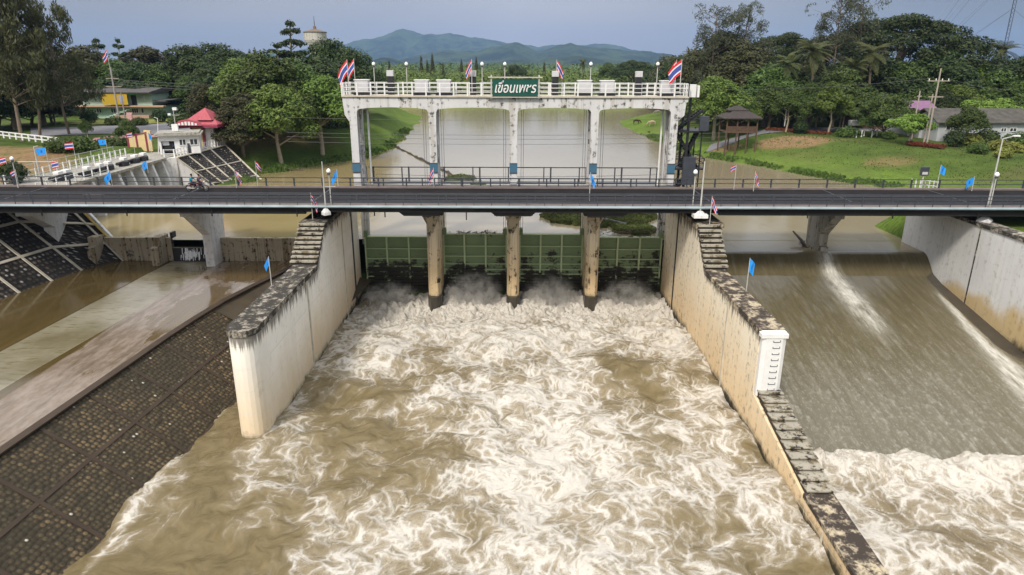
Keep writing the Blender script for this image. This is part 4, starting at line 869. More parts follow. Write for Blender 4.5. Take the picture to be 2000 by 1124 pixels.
def post_rail(name, pts, h, label, mat, sp=1.6, bars=2, pw=.16, cat='railing', group=None, bw=.06):
    t = thing(name, label, cat, pts[0], group=group); mr = MB()
    for a, b in zip(pts[:-1], pts[1:]):
        a, b = Vector(a), Vector(b); n = max(1, round((b - a).length / sp))
        for i in range(n + 1):
            p = a.lerp(b, i / n) - Vector(pts[0])
            if not t.children: po = MB().box((pts[0][0] - pw / 2, pts[0][1] - pw / 2, pts[0][2]), (pts[0][0] + pw / 2, pts[0][1] + pw / 2, pts[0][2] + h)).build('post', mat, t)
            else: po = po.copy(); COL.objects.link(po)
            po.location = p
        for j in range(bars): z = h * (1 - j / bars) - .08; mr.bar(a + Vector((0, 0, z)), b + Vector((0, 0, z)), bw, bw)
    mr.build('rail', mat, t); return t
post_rail('railing', [(-49.6, 84, 10.4), (-49.6, 70.8, 10.4)], 1.0, 'white post railing along the river side of the intake deck', M['white_plain'], 1.7, 2, .11, bw=.04)
post_rail('railing', [(-55.8, 71, 10.4), (-55.8, 99.5, 10.4)], 1.15, 'white post railing along the canal side of the intake deck', M['white_plain'], 1.3, 2, .13, bw=.035)
post_rail('railing', [tuple(A0 + Vector((-.5, .5, 0))), tuple(A1 + Vector((-.5, .3, 0))), (A1.x - 2.8, A1.y + 3, 10.35)], 1.15, 'white picket railing along the top of the revetment by the pavilion', M['white_plain'], .9, 2, .16)
post_rail('railing', [(-49.9, 98.8, 10.4), tuple(A0 + Vector((-.5, .5, .05)))], 1.1, 'short white railing before the guard house', M['white_plain'], 1.1, 2, .14)
post_rail('railing', [(-56.5, 70.6, 10.9), (-51.4, 70.4, 10.9)], 1.15, 'dark steel railing at the bridge end of the intake', M['dark_steel'], 1.2, 3, .09)
fz = 11.2; f0, f1 = gp(-60, 262, fz), gp(124, 284, 10.9)
post_rail('ranch_fence', [(f0.x, f0.y, fz), (f1.x, f1.y, 10.9)], 1.1, 'white ranch fence along the top of the bare dirt bank', M['white_plain'], 1.9, 2, .22, 'fence', bw=.16)
# wire fence behind the intake
wf = post_rail('wire_fence', [(-57.2, 72, 10.4), (-57.2, 99, 10.4)], 1.5, 'thin grey pipe and mesh fence behind the intake hoists', M['galv'], 2.8, 2, .07, 'fence')
tf = thing('pipe_gate', 'tall grey pipe goalpost frame near the round bush at the bridge end', 'pipe frame', (-54.5, 72, 10.4))
mb = MB(); a, b = gp(25, 345, 10.6), gp(120, 345, 10.6)
for k in range(3): q = a.lerp(b, k / 2); mb.tube([q, q + Vector((0, 0, 1.7))], .04, 6)
mb.tube([a + Vector((0, 0, 1.7)), b + Vector((0, 0, 1.7))], .05, 6); mb.build('frame', M['galv'], tf)
# roads on the banks
mb = MB(); mb.add([(-400, 57.5, 11.5), (-58, 57.5, 11.5), (-58, 67.6, 11.5), (-70, 68, 11.5), (-400, 68.2, 11.5)], [(0, 1, 2, 3, 4)]); tag(mb.build('approach_road', M['asphalt'], fixn=False), kind='structure')
def strip(name, pts, mat, dz=.05, n=24, kind='structure'):
    """ground-hugging strip, pts = [(left,right),...]"""
    vs = []; 
    for (a, b), (c, d_) in zip(pts[:-1], pts[1:]):
        for i in range(n):
            t = i / n; p = Vector(a).lerp(Vector(c), t); q = Vector(b).lerp(Vector(d_), t)
            for k in range(5): m_ = p.lerp(q, k / 4); vs.append((m_.x, m_.y, gz(m_.x, m_.y) + dz))
    a, b = pts[-1]
    for k in range(5): m_ = Vector(a).lerp(Vector(b), k / 4); vs.append((m_.x, m_.y, gz(m_.x, m_.y) + dz))
    mb = MB(); r = len(vs) // 5; mb.add(vs, [(i * 5 + k, i * 5 + k + 1, (i + 1) * 5 + k + 1, (i + 1) * 5 + k) for i in range(r - 1) for k in range(4)])
    return tag(mb.build(name, mat, fixn=False), kind=kind)
M['road_gray'] = simple('sun_bleached_road', (.17, .17, .185), .85, .2, .5); M['pink_pave'] = simple('pink_paving', (.33, .16, .165), .9, .2, 1)
gp2 = lambda x, y, z=10.35: tuple(gp(x, y, z))[:2]
strip('road', [(gp2(60, 268), gp2(60, 252)), (gp2(220, 262), gp2(220, 247)), (gp2(400, 262), gp2(380, 238))], M['road_gray'], .12, 16)
strip('pavement', [(gp2(165, 288), gp2(185, 272)), (gp2(250, 272), gp2(240, 266)), (gp2(310, 270), gp2(300, 264))], M['pink_pave'], .16, 10)
strip('lawn', [(gp2(120, 246), gp2(120, 238)), (gp2(350, 240), gp2(350, 233))], simple('yellow_lawn', (.20, .21, .05), .95, .2, 1), .14, 16)
strip('path', [(gp2(1380, 268, 9.5), gp2(1390, 262, 9.5)), (gp2(1560, 256, 9.5), gp2(1560, 250, 9.5)), (gp2(1720, 258, 9.5), gp2(1720, 252, 9.5))], M['road_gray'], .10, 14)
# ================================================================== BUILDINGS
def hip(mb, x0, x1, y0, y1, z, h, ov=.8, ridge=.35):
    x0 -= ov; x1 += ov; y0 -= ov; y1 += ov; cy = (y0 + y1) / 2; d = (x1 - x0) * ridge
    mb.add([(x0, y0, z), (x1, y0, z), (x1, y1, z), (x0, y1, z), (x0 + d, cy, z + h), (x1 - d, cy, z + h), (x0, y0, z - .18), (x1, y0, z - .18), (x1, y1, z - .18), (x0, y1, z - .18)],
           [(0, 1, 5, 4), (2, 3, 4, 5), (1, 2, 5), (3, 0, 4), (0, 6, 7, 1), (1, 7, 8, 2), (2, 8, 9, 3), (3, 9, 6, 0), (9, 8, 7, 6)])
def gable(mb, x0, x1, y0, y1, z, h, ov=.7, ax='x', th=.15):
    if ax == 'x':
        cy = (y0 + y1) / 2; mb.prism([(y0 - ov, z - .1), (cy, z + h), (y1 + ov, z - .1), (y1 + ov, z - .1 - th), (cy, z + h - th * 1.6), (y0 - ov, z - .1 - th)], 'x', x0 - ov, x1 + ov)
    else:
        cx = (x0 + x1) / 2; mb.prism([(x0 - ov, z - .1), (cx, z + h), (x1 + ov, z - .1), (x1 + ov, z - .1 - th), (cx, z + h - th * 1.6), (x0 - ov, z - .1 - th)], 'y', y0 - ov, y1 + ov)
def window(parent, x0, x1, z0, z1, y, mf, mg, nx=2, d=.1):
    mb = MB(); fr = .09
    mb.box((x0, y - d, z1 - fr), (x1, y, z1)); mb.box((x0, y - d, z0), (x1, y, z0 + fr))
    for k in range(nx + 1): x = x0 + (x1 - x0 - fr) * k / nx; mb.box((x, y - d + .003, z0 + fr), (x + fr, y, z1 - fr))
    f = mb.build('window', mf, parent); MB().box((x0 + .02, y - d * .45, z0 + .02), (x1 - .02, y - .01, z1 - .02)).build('pane', mg, f); return f
M['glass'] = simple('dark_glass', (.035, .045, .055), .12, .3, 1, spec=.8); M['mint'] = simple('mint_paint', (.40, .54, .44), .8, .1, 1); M['mint_pane'] = simple('frosted_louvres', (.30, .42, .36), .35, .2, 3, spec=.5)
M['roof_gray'] = simple('weathered_grey_roof', (.085, .08, .08), .85, .35, .9); M['terrace'] = simple('salmon_band', (.46, .30, .22), .8, .1)
# green two-storey building
b0 = gp(160, 229, 10.4); b1 = gp(325, 229, 10.4); BY = 170.0; zx = lambda px, py, Y=BY: zy(px, py, Y)
gb = thing('office_building', 'mint green two-storey office with long flat grey roof and yellow banners', 'building', (zx(240, 228).x, BY, 10.2))
xl, xr = zx(163, 205).x, zx(298, 205).x; zb, zm, zt = zx(240, 229).z, zx(240, 206).z, zx(240, 181).z
mb = MB(); mb.box((xl, BY, zm), (xr, BY + 9, zt)); mb.box((xl + .3, BY + .4, zb - .6), (zx(318, 205).x, BY + 9, zm - .3)); mb.build('wall', M['mint'], gb)
mb = MB(); mb.prism([(BY - 2.2, zt - .1), (BY - 2.2, zt + .15), (BY + 5, zt + 1.0), (BY + 11, zt + .5), (BY + 11, zt + .1)], 'x', zx(151, 180).x, zx(300, 180).x); mb.box((zx(299, 190).x, BY - .5, zm + .9), (zx(324, 190).x, BY + 8, zm + 1.2)); mb.build('roof', M['roof_gray'], gb)
mb = MB(); mb.box((zx(155, 207).x, BY - 1.6, zm - .35), (zx(325, 207).x, BY + .1, zm)); mb.box((zx(228, 228).x, BY - 1.2, zb - .5), (zx(296, 228).x, BY + .3, zb + .5)); mb.build('balcony', M['terrace'], gb)
for a, b in ((165, 179), (181, 194), (270, 281), (283, 296)): window(gb, zx(a, 190).x, zx(b, 190).x, zm + .9, zt - .4, BY - .02, M['mint'], M['mint_pane'], 4)
for a, b, m_ in ((187, 197, 2), (256, 269, 3), (274, 280, 1), (215, 225, 2)): window(gb, zx(a, 215).x, zx(b, 215).x, zb + .9, zm - .7, BY + .36, M['white_plain'], M['glass'], m_)
mb = MB(); mb.box((zx(258, 200).x, BY - .1, zm), (zx(268, 200).x, BY - .02, zt - .6)); mb.build('door', M['glass'], gb)
mb = MB()
for k in range(10): x = zx(203, 215).x + k * .85; mb.box((x, BY - 1.0, zb - .4 + k * .3), (x + .85, BY - .1, zb - .15 + k * .3))
mb.build('stair', M['mint'], gb)
for a, b, t_, bo in ((208, 235, 182, 204), (236, 257, 182, 204)):
    q = tag(MB().box((zx(a, 190).x, BY - 2.0, zx(a, bo).z), (zx(b, 190).x, BY - 1.9, zx(a, t_).z)).build('yellow_banner', simple('banner_yellow', (.48, .31, .025), .8, .1)), 'plain yellow banner hung on the green office' if a < 220 else 'yellow banner with a pale portrait-like panel on the green office', 'banner')
MB().box((zx(241, 190).x, BY - 2.03, zx(241, 200).z), (zx(250, 190).x, BY - 2.0, zx(241, 186).z)).build('pale_panel', simple('banner_panel', (.32, .33, .42), .8, .3, 4), q)
tag(MB().box((zx(259, 190).x, BY - 2.0, zx(259, 184).z), (zx(276, 190).x, BY - 1.9, zx(259, 181).z)).build('green_banner', simple('banner_green', (.02, .30, .06), .8, .1)), 'narrow bright green banner under the office roof', 'banner')
# small shrine board
tag(MB().box((zx(247, 225, 150).x, 150, 10.4), (zx(258, 225, 150).x, 150.2, 13.0)).box((zx(249, 219, 150).x, 149.9, 11.4), (zx(256, 219, 150).x, 150, 12.6)).build('notice_board', simple('pink_board', (.55, .33, .32), .8, .1)), 'pale pink notice board standing before the green office', 'board')
# red-roofed pavilion
pv = thing('guard_pavilion', 'cream pavilion with a layered maroon tiled roof above the revetment', 'pavilion', (-54, 113, 10.2)); Y0 = 112.0
z2 = lambda px, py, Y=Y0: zy(px, py, Y)
x0, x1 = z2(370, 250).x, z2(417, 250).x; zr, zg = z2(395, 248).z, z2(395, 283).z
mb = MB(); mb.box((x0 + .4, Y0, zg - .8), (x1 - 1.7, Y0 + 5, zr)); mb.build('wall', simple('cream_wall', (.60, .47, .24), .8, .08), pv)
mb = MB(); mb.box((x1 - 1.6, Y0 + .4, zg - .8), (x1 - .2, Y0 + 4.4, zr)); mb.build('porch', M['white_plain'], pv)
mb = MB()
for x in (x0 + .3, x1 - 1.75): mb.box((x - .14, Y0 - .15, zg - .8), (x + .14, Y0 + .15, zr))
mb.box((z2(352, 247).x, Y0 - 1.6, zr - .02), (z2(433, 247).x, Y0 + 6.8, zr + .32)); mb.build('maroon_trim', simple('maroon_trim', (.23, .035, .07), .6, .1), pv)
mb = MB(); zr2 = zr + .32; hip(mb, z2(352, 247).x + .4, z2(433, 247).x - .4, Y0 - 1.2, Y0 + 6.4, zr2 + .18, 1.15, .4, .3)
cx = z2(391, 230).x; w_ = 2.0
mb.add([(cx - w_, Y0 - .6, zr2 + .75), (cx + w_, Y0 - .6, zr2 + .75), (cx + w_, Y0 + 5.6, zr2 + .75), (cx - w_, Y0 + 5.6, zr2 + .75), (cx, Y0 + 2.2, zr2 + 2.5)], [(0, 1, 4), (1, 2, 4), (2, 3, 4), (3, 0, 4)])
mb.build('roof', simple('maroon_tiles', (.36, .075, .095), .6, .25, 3, bump=.2), pv)
gx = z2(381, 243).x; mb = MB(); mb.prism([(gx - 2.3, zr2 + .02), (gx + 1.9, zr2 + .02), (gx + 1.1, zr2 + .75), (gx - .2, zr2 + 1.05), (gx - 1.5, zr2 + .75)], 'y', Y0 - 2.3, Y0 - 1.2); mb.build('dormer', bpy.data.materials['maroon_tiles'], pv)
mb = MB()
for k in range(6): x = gx - 1.6 + k * .52; mb.box((x, Y0 - 2.35, zr2 + .1), (x + .34, Y0 - 2.3, zr2 + .2 + .45 * math.sin((k + 1) / 7 * math.pi)))
mb.build('fretwork', M['white_plain'], pv)
# white guard house
hy = 102.5; z3 = lambda px, py: zy(px, py, hy); gx0, gx1 = z3(316, 290).x, z3(388, 290).x; gtp, gb_ = z3(350, 265).z, 10.4
gu = thing('guard_house', 'small white flat-roofed guard house with open dark doorway on the intake deck', 'guard house', ((gx0 + gx1) / 2, hy, gb_))
dx0, dx1 = z3(320, 290).x, z3(343, 290).x
mb = MB(); mb.box((gx0, hy, gb_), (dx0, hy + .2, gtp)); mb.box((dx1, hy, gb_), (gx1, hy + .2, gtp)); mb.box((dx0, hy + .003, gtp - .8), (dx1, hy + .2, gtp))
mb.box((gx0, hy + .2, gb_), (gx0 + .2, hy + 4.5, gtp)); mb.box((gx1 - .2, hy + .2, gb_), (gx1, hy + 4.5, gtp)); mb.box((gx0 + .2, hy + 4.3, gb_), (gx1 - .2, hy + 4.5, gtp)); mb.build('wall', M['white_plain'], gu)
mb = MB(); mb.box((gx0 - .5, hy - .7, gtp), (gx1 + .4, hy + 5, gtp + .22)); mb.box((gx0 - .2, hy - .4, gtp + .22), (gx1 + .1, hy + 4.7, gtp + .4)); mb.build('roof', M['gray_conc'], gu)
for a, b in ((350, 363), (369, 384)): window(gu, z3(a, 280).x, z3(b, 280).x, z3(350, 285).z, z3(350, 272).z, hy - .02, M['white_plain'], M['glass'], 2)
mb = MB(); mb.box((z3(366, 290).x, hy - .06, gb_), (z3(371, 290).x, hy - .005, z3(366, 281).z)); mb.build('door_slot', M['dark_steel'], gu)
mb = MB(); mb.box((gx0 + .2, hy + 1.6, gb_ + .01), (gx1 - .2, hy + 1.7, gtp - .01)); mb.build('inner_screen', M['glass'], gu)
mb = MB(); mb.box((dx0 + .1, hy + .5, gb_ + 1.25), (dx0 + 1.0, hy + .6, gtp - .9)); mb.build('notice', M['fwhite'], gu)
gu.rotation_euler = (0, 0, R(20))
# cream boundary wall
cwb = thing('boundary_wall', 'cream boundary wall with maroon edging behind the guard house', 'wall', (-60, 106, 10.2)); y6 = 106.5; z6 = lambda px, py: zy(px, py, y6)
mb = MB(); mb.prism([(z6(252, 290).x, 9.8), (z6(298, 290).x, 9.8), (z6(298, 290).x, z6(298, 256).z), (z6(286, 290).x, z6(286, 255).z), (z6(285, 290).x, z6(285, 259).z), (z6(252, 290).x, z6(252, 268).z)], 'y', y6, y6 + .3); mb.build('panel', bpy.data.materials['cream_wall'], cwb)
mb = MB()
for px in (251, 268, 287): mb.box((z6(px, 280).x - .12, y6 - .1, 9.8), (z6(px, 280).x + .12, y6 + .36, z6(px, 262).z))
mb.bar((z6(252, 268).x, y6 + .1, z6(252, 267).z), (z6(286, 260).x, y6 + .1, z6(286, 259).z), .4, .14); mb.build('edging', bpy.data.materials['maroon_trim'], cwb)
# water tower
wt = zy(615, 60, 230); tw = thing('water_tower', 'round white concrete water tower with conical roof and finial behind the trees', 'water tower', (wt.x, 230, 10)); zz = lambda py: zy(615, py, 230).z
k = 230 / FPX; mb = MB(); mb.lathe([(3.0, zz(88)), (20 * k, zz(79)), (20.2 * k, zz(64))], (wt.x, 230, 0), 28); mb.build('tank', M['gray_conc'], tw, smooth=False)
bpy.data.objects['tank'].data.materials[0] = concrete('tower_concrete', (.50, .49, .45), amt=.5, streak=.5)
MB().lathe([(21.5 * k, zz(64)), (21.5 * k, zz(63)), (3.2 * k, zz(57)), (2.4 * k, zz(52)), (.1, zz(50))], (wt.x, 230, 0), 28).build('roof', simple('tower_roof', (.16, .12, .09), .8, .2), tw)
MB().tube([(wt.x, 230, zz(51)), (wt.x, 230, zz(32))], [.14, .05], 6).build('finial', M['dark_steel'], tw)
mb = MB()
for a in range(8): t = a / 8 * 6.283; mb.tube([(wt.x + 1.6 * math.cos(t), 230 + 1.6 * math.sin(t), 9), (wt.x + 1.9 * math.cos(t), 230 + 1.9 * math.sin(t), zz(87))], .3, 6)
mb.lathe([(4.5 * k * 2, zz(88)), (3.3, zz(84))], (wt.x, 230, 0), 20); mb.build('column', bpy.data.materials['tower_concrete'], tw)
# pavilion on stilts, right bank
sx = gp(1447, 262, 9.4); sp = thing('wooden_gazebo', 'open wooden gazebo on stilts with two-tier grey roof at the edge of the bank', 'gazebo', (0, 0, 0)); sy = 133.0; z4 = lambda px, py: zy(px, py, sy)
M['wood'] = simple('weathered_wood', (.10, .062, .042), .85, .35, 2); M['thatch'] = simple('old_shingle', (.05, .042, .040), .9, .35, 3, bump=.3)
fx0, fx1 = z4(1419, 250).x, z4(1480, 250).x; zf = z4(1450, 258).z; zr = z4(1450, 231).z
mb = MB(); mb.box((fx0, sy, zf - .2), (fx1, sy + 5, zf)); mb.build('floor_deck', M['wood'], sp)
for px in (1420, 1440, 1461, 1479):
    for yy in (sy + .15, sy + 4.8):
        x = z4(px, 250).x; mb = MB(); mb.box((x - .11, yy - .1, min(gz(x, yy), 9) - .6), (x + .11, yy + .1, zr)); mb.build('post', M['wood'], sp)
mb = MB()
for zz_ in (.35, .65, .95): mb.bar((fx0, sy + .1, zf + zz_), (fx1, sy + .1, zf + zz_), .06, .12)
mb.box((fx0 + .1, sy + .12, zf), (fx1 - .1, sy + .16, zf + .9)); mb.build('railing', M['wood'], sp)
MB().bar((fx0, sy + 4.9, zf + .9), (fx1, sy + 4.9, zf + .9), .06, .5).build('railing', M['wood'], sp)
mb = MB(); hip(mb, fx0, fx1, sy, sy + 5, zr, 1.5, .6, .36); hip(mb, z4(1432, 220).x, z4(1466, 220).x, sy + 2, sy + 4, zr + 1.35, .75, .25, .4); mb.build('roof', M['thatch'], sp)
# houses on the right bank
M['purple_roof'] = simple('purple_roof', (.20, .10, .19), .6, .15, 1.5); M['slate_roof'] = simple('slate_blue_roof', (.075, .068, .10), .7, .2, 1.5); M['old_roof'] = simple('mossy_fibre_roof', (.075, .070, .062), .9, .5, 1.0, bump=.3); M['pale_wall'] = simple('pale_wall', (.42, .44, .46), .8, .12, 1)
def house(name, label, px0, px1, Y, pb, pe, pr, depth, roofm, wallm, ax='x', wins=(), hipped=False, ov=.8):
    a, b = zy(px0, pe, Y), zy(px1, pe, Y); zb_ = zy((px0 + px1) / 2, pb, Y).z; t = thing(name, label, 'house', ((a.x + b.x) / 2, Y, zb_))
    zp = zy((px0 + px1) / 2, pr, Y + depth / 2).z
    mb = MB(); mb.box((a.x, Y, zb_ - .8), (b.x, Y + depth, a.z - .05))
    if not hipped and ax == 'x': mb.prism([(Y + .01, a.z - .06), (Y + depth - .01, a.z - .06), (Y + depth / 2, zp - .5)], 'x', a.x + .02, b.x - .02)
    if ax == 'y': mb.prism([(a.x + .01, a.z - .06), (b.x - .01, a.z - .06), ((a.x + b.x) / 2, zp - .4)], 'y', Y + .02, Y + depth - .02)
    mb.build('wall', wallm, t); mb = MB()
    if hipped: hip(mb, a.x, b.x, Y, Y + depth, a.z, zp - a.z, ov, .25)
    else: gable(mb, a.x, b.x, Y, Y + depth, a.z, zp - a.z, ov, ax)
    mb.build('roof', roofm, t)
    for (w0, w1, p0, p1, nx) in wins: window(t, zy(w0, p0, Y).x, zy(w1, p0, Y).x, zy(w0, p1, Y).z, zy(w0, p0, Y).z, Y - .02, M['white_plain'], M['glass'], nx)
    return t
hA = house('bungalow', 'long low white bungalow with mossy dark grey roof behind the shade tree', 1835, 2060, 132, 272, 238, 212, 9, M['old_roof'], M['pale_wall'], wins=((1866, 1880, 247, 256, 3), (1955, 1966, 250, 258, 2), (1972, 1986, 250, 258, 2), (1848, 1858, 244, 255, 1)))
house('house', 'house with purple gabled metal roof and pale gable end among the trees', 1780, 1832, 142, 262, 224, 197, 10, M['purple_roof'], M['pale_wall'], 'x', wins=((1805, 1813, 236, 244, 2),))
house('porch_house', 'small pale gable porch standing before the purple-roofed house', 1800, 1846, 137, 262, 233, 218, 4, M['kerb'], M['pale_wall'], 'y')
house('house', 'house with dark slate blue roof mostly hidden behind the broad tree', 1690, 1770, 158, 258, 221, 184, 12, M['slate_roof'], simple('brick_wall', (.22, .11, .075), .9, .2), 'x', wins=((1700, 1712, 236, 246, 2),))
house('shed', 'dark-roofed shed with a thin white ridge line behind the bungalow', 1900, 2010, 168, 215, 203, 194, 8, M['roof_gray'], M['roof_gray'], 'x')
tag(MB().box(tuple(zy(1898, 193, 166)), tuple(zy(2000, 190.5, 167))).build('roof_beam', M['white_plain']), 'thin white beam along the shed roof behind the bungalow', 'beam')
tag(MB().box(tuple(zy(1660, 246, 146)), tuple(zy(1679, 235, 147))).build('tarpaulin', simple('white_tarp', (.6, .6, .6), .8, .1)), 'white sheet hanging between tree trunks before the slate-roofed house', 'sheet')
# white garden bollards (a ring of little white posts)
wp = [(1672, 265), (1682, 264), (1687, 262), (1702, 265), (1706, 260), (1712, 262), (1723, 261)]
tb = None
for i, (a, b) in enumerate(wp):
    p = gt(a, b + 4); zg = p.z
    o = tag(MB().lathe([(.14, 0), (.10, .15), (.10, 1.0), (.15, 1.1), (.05, 1.25)], n=8).build('garden_post', M['white_plain']) if tb is None else tb.copy(), 'one of the little white posts on the lawn before the broad tree', 'post', 'white posts on the lawn before the shade tree')
    if tb is None: tb = o
    else: COL.objects.link(o)
    o.location = (p.x, p.y, zg)
# ================================================================== STAIR TOWER by the portal
st = thing('stair_tower', 'black steel lattice stair tower with landings at the end of the white portal', 'stair tower', (18.6, 71, 10.5)); X0, X1, Y0, Y1 = 17.0, 19.9, 69.6, 72.2
mb = MB()
for x in (17.25, 18.4): 
    for y in (Y0, Y1): mb.box((x - .11, y - .11, 10.5), (x + .11, y + .11, 20.3))
for y in (Y0, Y1): mb.box((19.75, y - .05, 10.5), (19.87, y + .05, 17.2))
mb.build('column', M['black'], st)
for z in (13.2, 16.9): MB().box((16.7, Y0 - .3, z), (20.3, Y1 + .3, z + .16)).build('landing', M['black'], st)
for z in (13.36, 17.06):
    mb = MB()
    for zz_ in (.5, 1.0):
        for y in (Y0 - .25, Y1 + .25): mb.bar((16.75, y, z + zz_), (20.25, y, z + zz_), .05)
        mb.bar((20.25, Y0 - .25, z + zz_), (20.25, Y1 + .25, z + zz_), .05)
    for x in (16.75, 18.4, 20.2): mb.box((x - .04, Y0 - .3, z), (x + .04, Y0 - .2, z + 1.05))
    mb.build('handrail', M['black'], st)
mb = MB()
for (xa, za, xb, zb_) in ((17.3, 10.6, 19.6, 13.2), (19.8, 13.3, 17.4, 16.9), (17.4, 17.0, 19.9, 19.0), (18.1, 13.3, 19.6, 16.9)):
    for y in (Y0 + .6, Y0 + 1.5): mb.bar((xa, y, za), (xb, y, zb_), .09, .26)
    n = 12
    for k in range(n): t = (k + .5) / n; mb.box((xa + (xb - xa) * t - .14, Y0 + .6, za + (zb_ - za) * t - .02), (xa + (xb - xa) * t + .14, Y0 + 1.5, za + (zb_ - za) * t + .02))
mb.build('stair_flight', M['black'], st)
mb = MB()
for z0 in np.arange(10.6, 20, 1.3): mb.bar((17.25, Y0, z0), (18.4, Y0, z0 + 1.3), .05); mb.bar((18.4, Y0, z0), (17.25, Y0, z0), .05)
mb.build('bracing', M['black'], st)
MB().box((18.1, 69.2, 11.7), (19.35, 69.55, 14.5)).build('cabinet', M['dark_steel'], st)
MB().box((18.15, 69.1, 20.3), (18.75, 69.6, 21.5)).box((18.9, 69.1, 20.3), (19.1, 69.6, 21.4)).build('top_guard', M['white_plain'], st)
MB().box((19.4, 69.1, 17.1), (20.3, 69.4, 18.5)).build('side_panel', M['dark_steel'], st)

st.location.x -= 0.9
# ================================================================== FLAGS
def flag(base, top_z, w_, h, kind, side, label, sag=.5, cat='flag', r=.035, seed=0, group=None, lean=0.0, emblem=True):
    base = Vector(base); t = thing('flag_pole', label, cat, base, group=group); H = top_z - base.z
    MB().tube([base, base + Vector((lean * .5, 0, H * .5)), base + Vector((lean, 0, H))], [r, r * .9, r * .6], 6).build('pole', M['galv'], t)
    rr = random.Random(seed); nx, nz_ = 12, 10; vs = []; fs = []; mi = []
    ph = rr.uniform(0, 6)
    for j in range(nz_ + 1):
        v = j / nz_
        for i in range(nx + 1):
            u = i / nx; fold = .12 * w_ * math.sin(u * 7 + ph + v * 1.5) * u; drop = sag * w_ * (u ** 1.25) * .9
            shr = math.sqrt(max(.03, 1 - sag * sag * .92))
            vs.append((base.x + lean + side * u * w_ * shr * (1 - .25 * sag * v), base.y + fold + .03, top_z - .05 - v * h * (1 - .12 * u * sag) - drop))
    for j in range(nz_):
        for i in range(nx):
            a = j * (nx + 1) + i; fs.append((a, a + 1, a + nx + 2, a + nx + 1)); v = (j + .5) / nz_
            if kind == 'thai': mi.append(0 if v < .17 or v > .83 else 1 if v < .34 or v > .66 else 2)
            else: mi.append(1 if emblem and abs(v - .5) < .17 and .38 < (i + .5) / nx < .62 else 0)
    mb = MB(); mb.add(vs, fs); mb.m = mi
    c = mb.build('cloth', [M['red'], M['fwhite'], M['fblue']] if kind == 'thai' else [M['cyan'], M['navy']], t, smooth=True, fixn=False)
    return t
def flag_at(px, ptop, pbase, Y, kind, wpx, hpx, side, label, sag, seed, r=.035, group=None):
    b = zy(px, pbase, Y); tz = zy(px, ptop, Y).z; k = Y / FPX * (.90 if group else 1.0); return flag(b, tz, wpx * k, hpx * k, kind, side, label, sag, r=r, seed=seed, group=group)
F = flag_at; T, Bl = 'thai', 'blue'
PG = 'flags on the portal platform'
F(682, 116, 180, 68.8, T, 40, 27, -1, 'larger drooping striped flag, first of the pair at the end of the platform', .86, 1, .05, PG)
F(695, 115, 180, 70.9, T, 30, 22, -1, 'smaller drooping flag beside the first hoist cover, second of the pair', .86, 2, .04, PG)
F(922, 116, 182, 69.6, T, 30, 18, -1, 'red white and blue flag in front of the black motor before the green sign', .93, 3, .04, PG)
F(1086, 117, 182, 70.9, T, 30, 18, 1, 'red white and blue flag over the platform between the green sign and fourth leg', .9, 4, .04, PG)
F(1327, 116, 182, 69.0, T, 38, 29, -1, 'large striped flag with diagonal stripes at the stair tower end of the platform', .72, 5, .05, PG)
F(1317, 117, 182, 71.0, T, 24, 18, -1, 'small striped flag partly hidden behind the large end flag of the platform', .9, 6, .04, PG)
F(848, 328, 373, 67.1, T, 26, 14, -1, 'small striped flag on the bridge rail before the second portal leg', .93, 7)
F(1151, 337, 396, 59.0, Bl, 24, 13, 1, 'sky blue flag on the bridge before the fourth portal leg', .94, 8)
F(661, 331, 372, 67.0, Bl, 24, 13, -1, 'sky blue flag by the white globe lamp near the first portal leg', .9, 9)
F(611, 377, 428, 57.6, T, 32, 14, 1, 'striped flag hanging on the divide wall end of the bridge beside the thin mast', .95, 10)
F(1385, 383, 446, 57.0, T, 30, 13, 1, 'striped flag standing on top of the ochre divide wall stair', .95, 11)
F(1433, 321, 372, 66.8, T, 13, 10, -1, 'small striped flag on the rear bridge rail, first after the stair tower', .55, 12)
F(1471, 335, 376, 66.0, T, 26, 10, 1, 'narrow hanging striped flag on the rear bridge rail, second after the stair tower', .95, 13)
F(463, 331, 372, 66.9, T, 26, 10, 1, 'hanging striped flag on the rear rail past the motorcycle', .95, 14)
F(504, 315, 366, 67.1, T, 16, 11, 1, 'small striped flag on the rear bridge rail beyond the revetment', .8, 15)
F(1829, 322, 368, 67.0, Bl, 13, 15, 1, 'sky blue flag next to the grey floodlight by the white steps', .55, 16)
F(1897, 345, 376, 66.6, Bl, 18, 15, -1, 'sky blue flag on the rear rail between the floodlight and the globe lamp', .6, 17)
F(1457, 504, 572, 50.6, Bl, 18, 28, 1, 'sky blue flag standing on the ochre divide wall above the spillway', .75, 18, .04)
F(531, 501, 560, 50.0, Bl, 22, 16, -1, 'sky blue flag hanging on the white divide wall above the dark apron', .92, 19, .04)
F(222, 333, 374, 67.0, Bl, 24, 15, -1, 'drooping sky blue flag on the rear bridge rail below the intake fins', .8, 20)
F(290, 314, 338, 84.5, Bl, 13, 14, -1, 'sky blue flag over the intake fins closest to the guard house', .55, 21)
F(40, 331, 376, 67.5, T, 15, 10, -1, 'striped flag before the round bush at the bridge end', .5, 22)
F(20, 306, 350, 76, T, 18, 12, -1, 'striped flag flying at the edge of the bare dirt bank', .3, 23)
F(120, 314, 350, 80, T, 14, 13, -1, 'striped flag flying above the second intake hoist', .25, 24)
F(154, 278, 340, 88, T, 17, 12, -1, 'striped flag on a tall pole above the pink paving', .12, 25)
F(101, 288, 350, 82, Bl, 19, 13, -1, 'sky blue flag with dark emblem on a tall pole against the dirt bank', .15, 26)
F(212, 272, 305, 98, Bl, 14, 10, -1, 'sky blue flag with dark emblem before the small round tree', .12, 27)
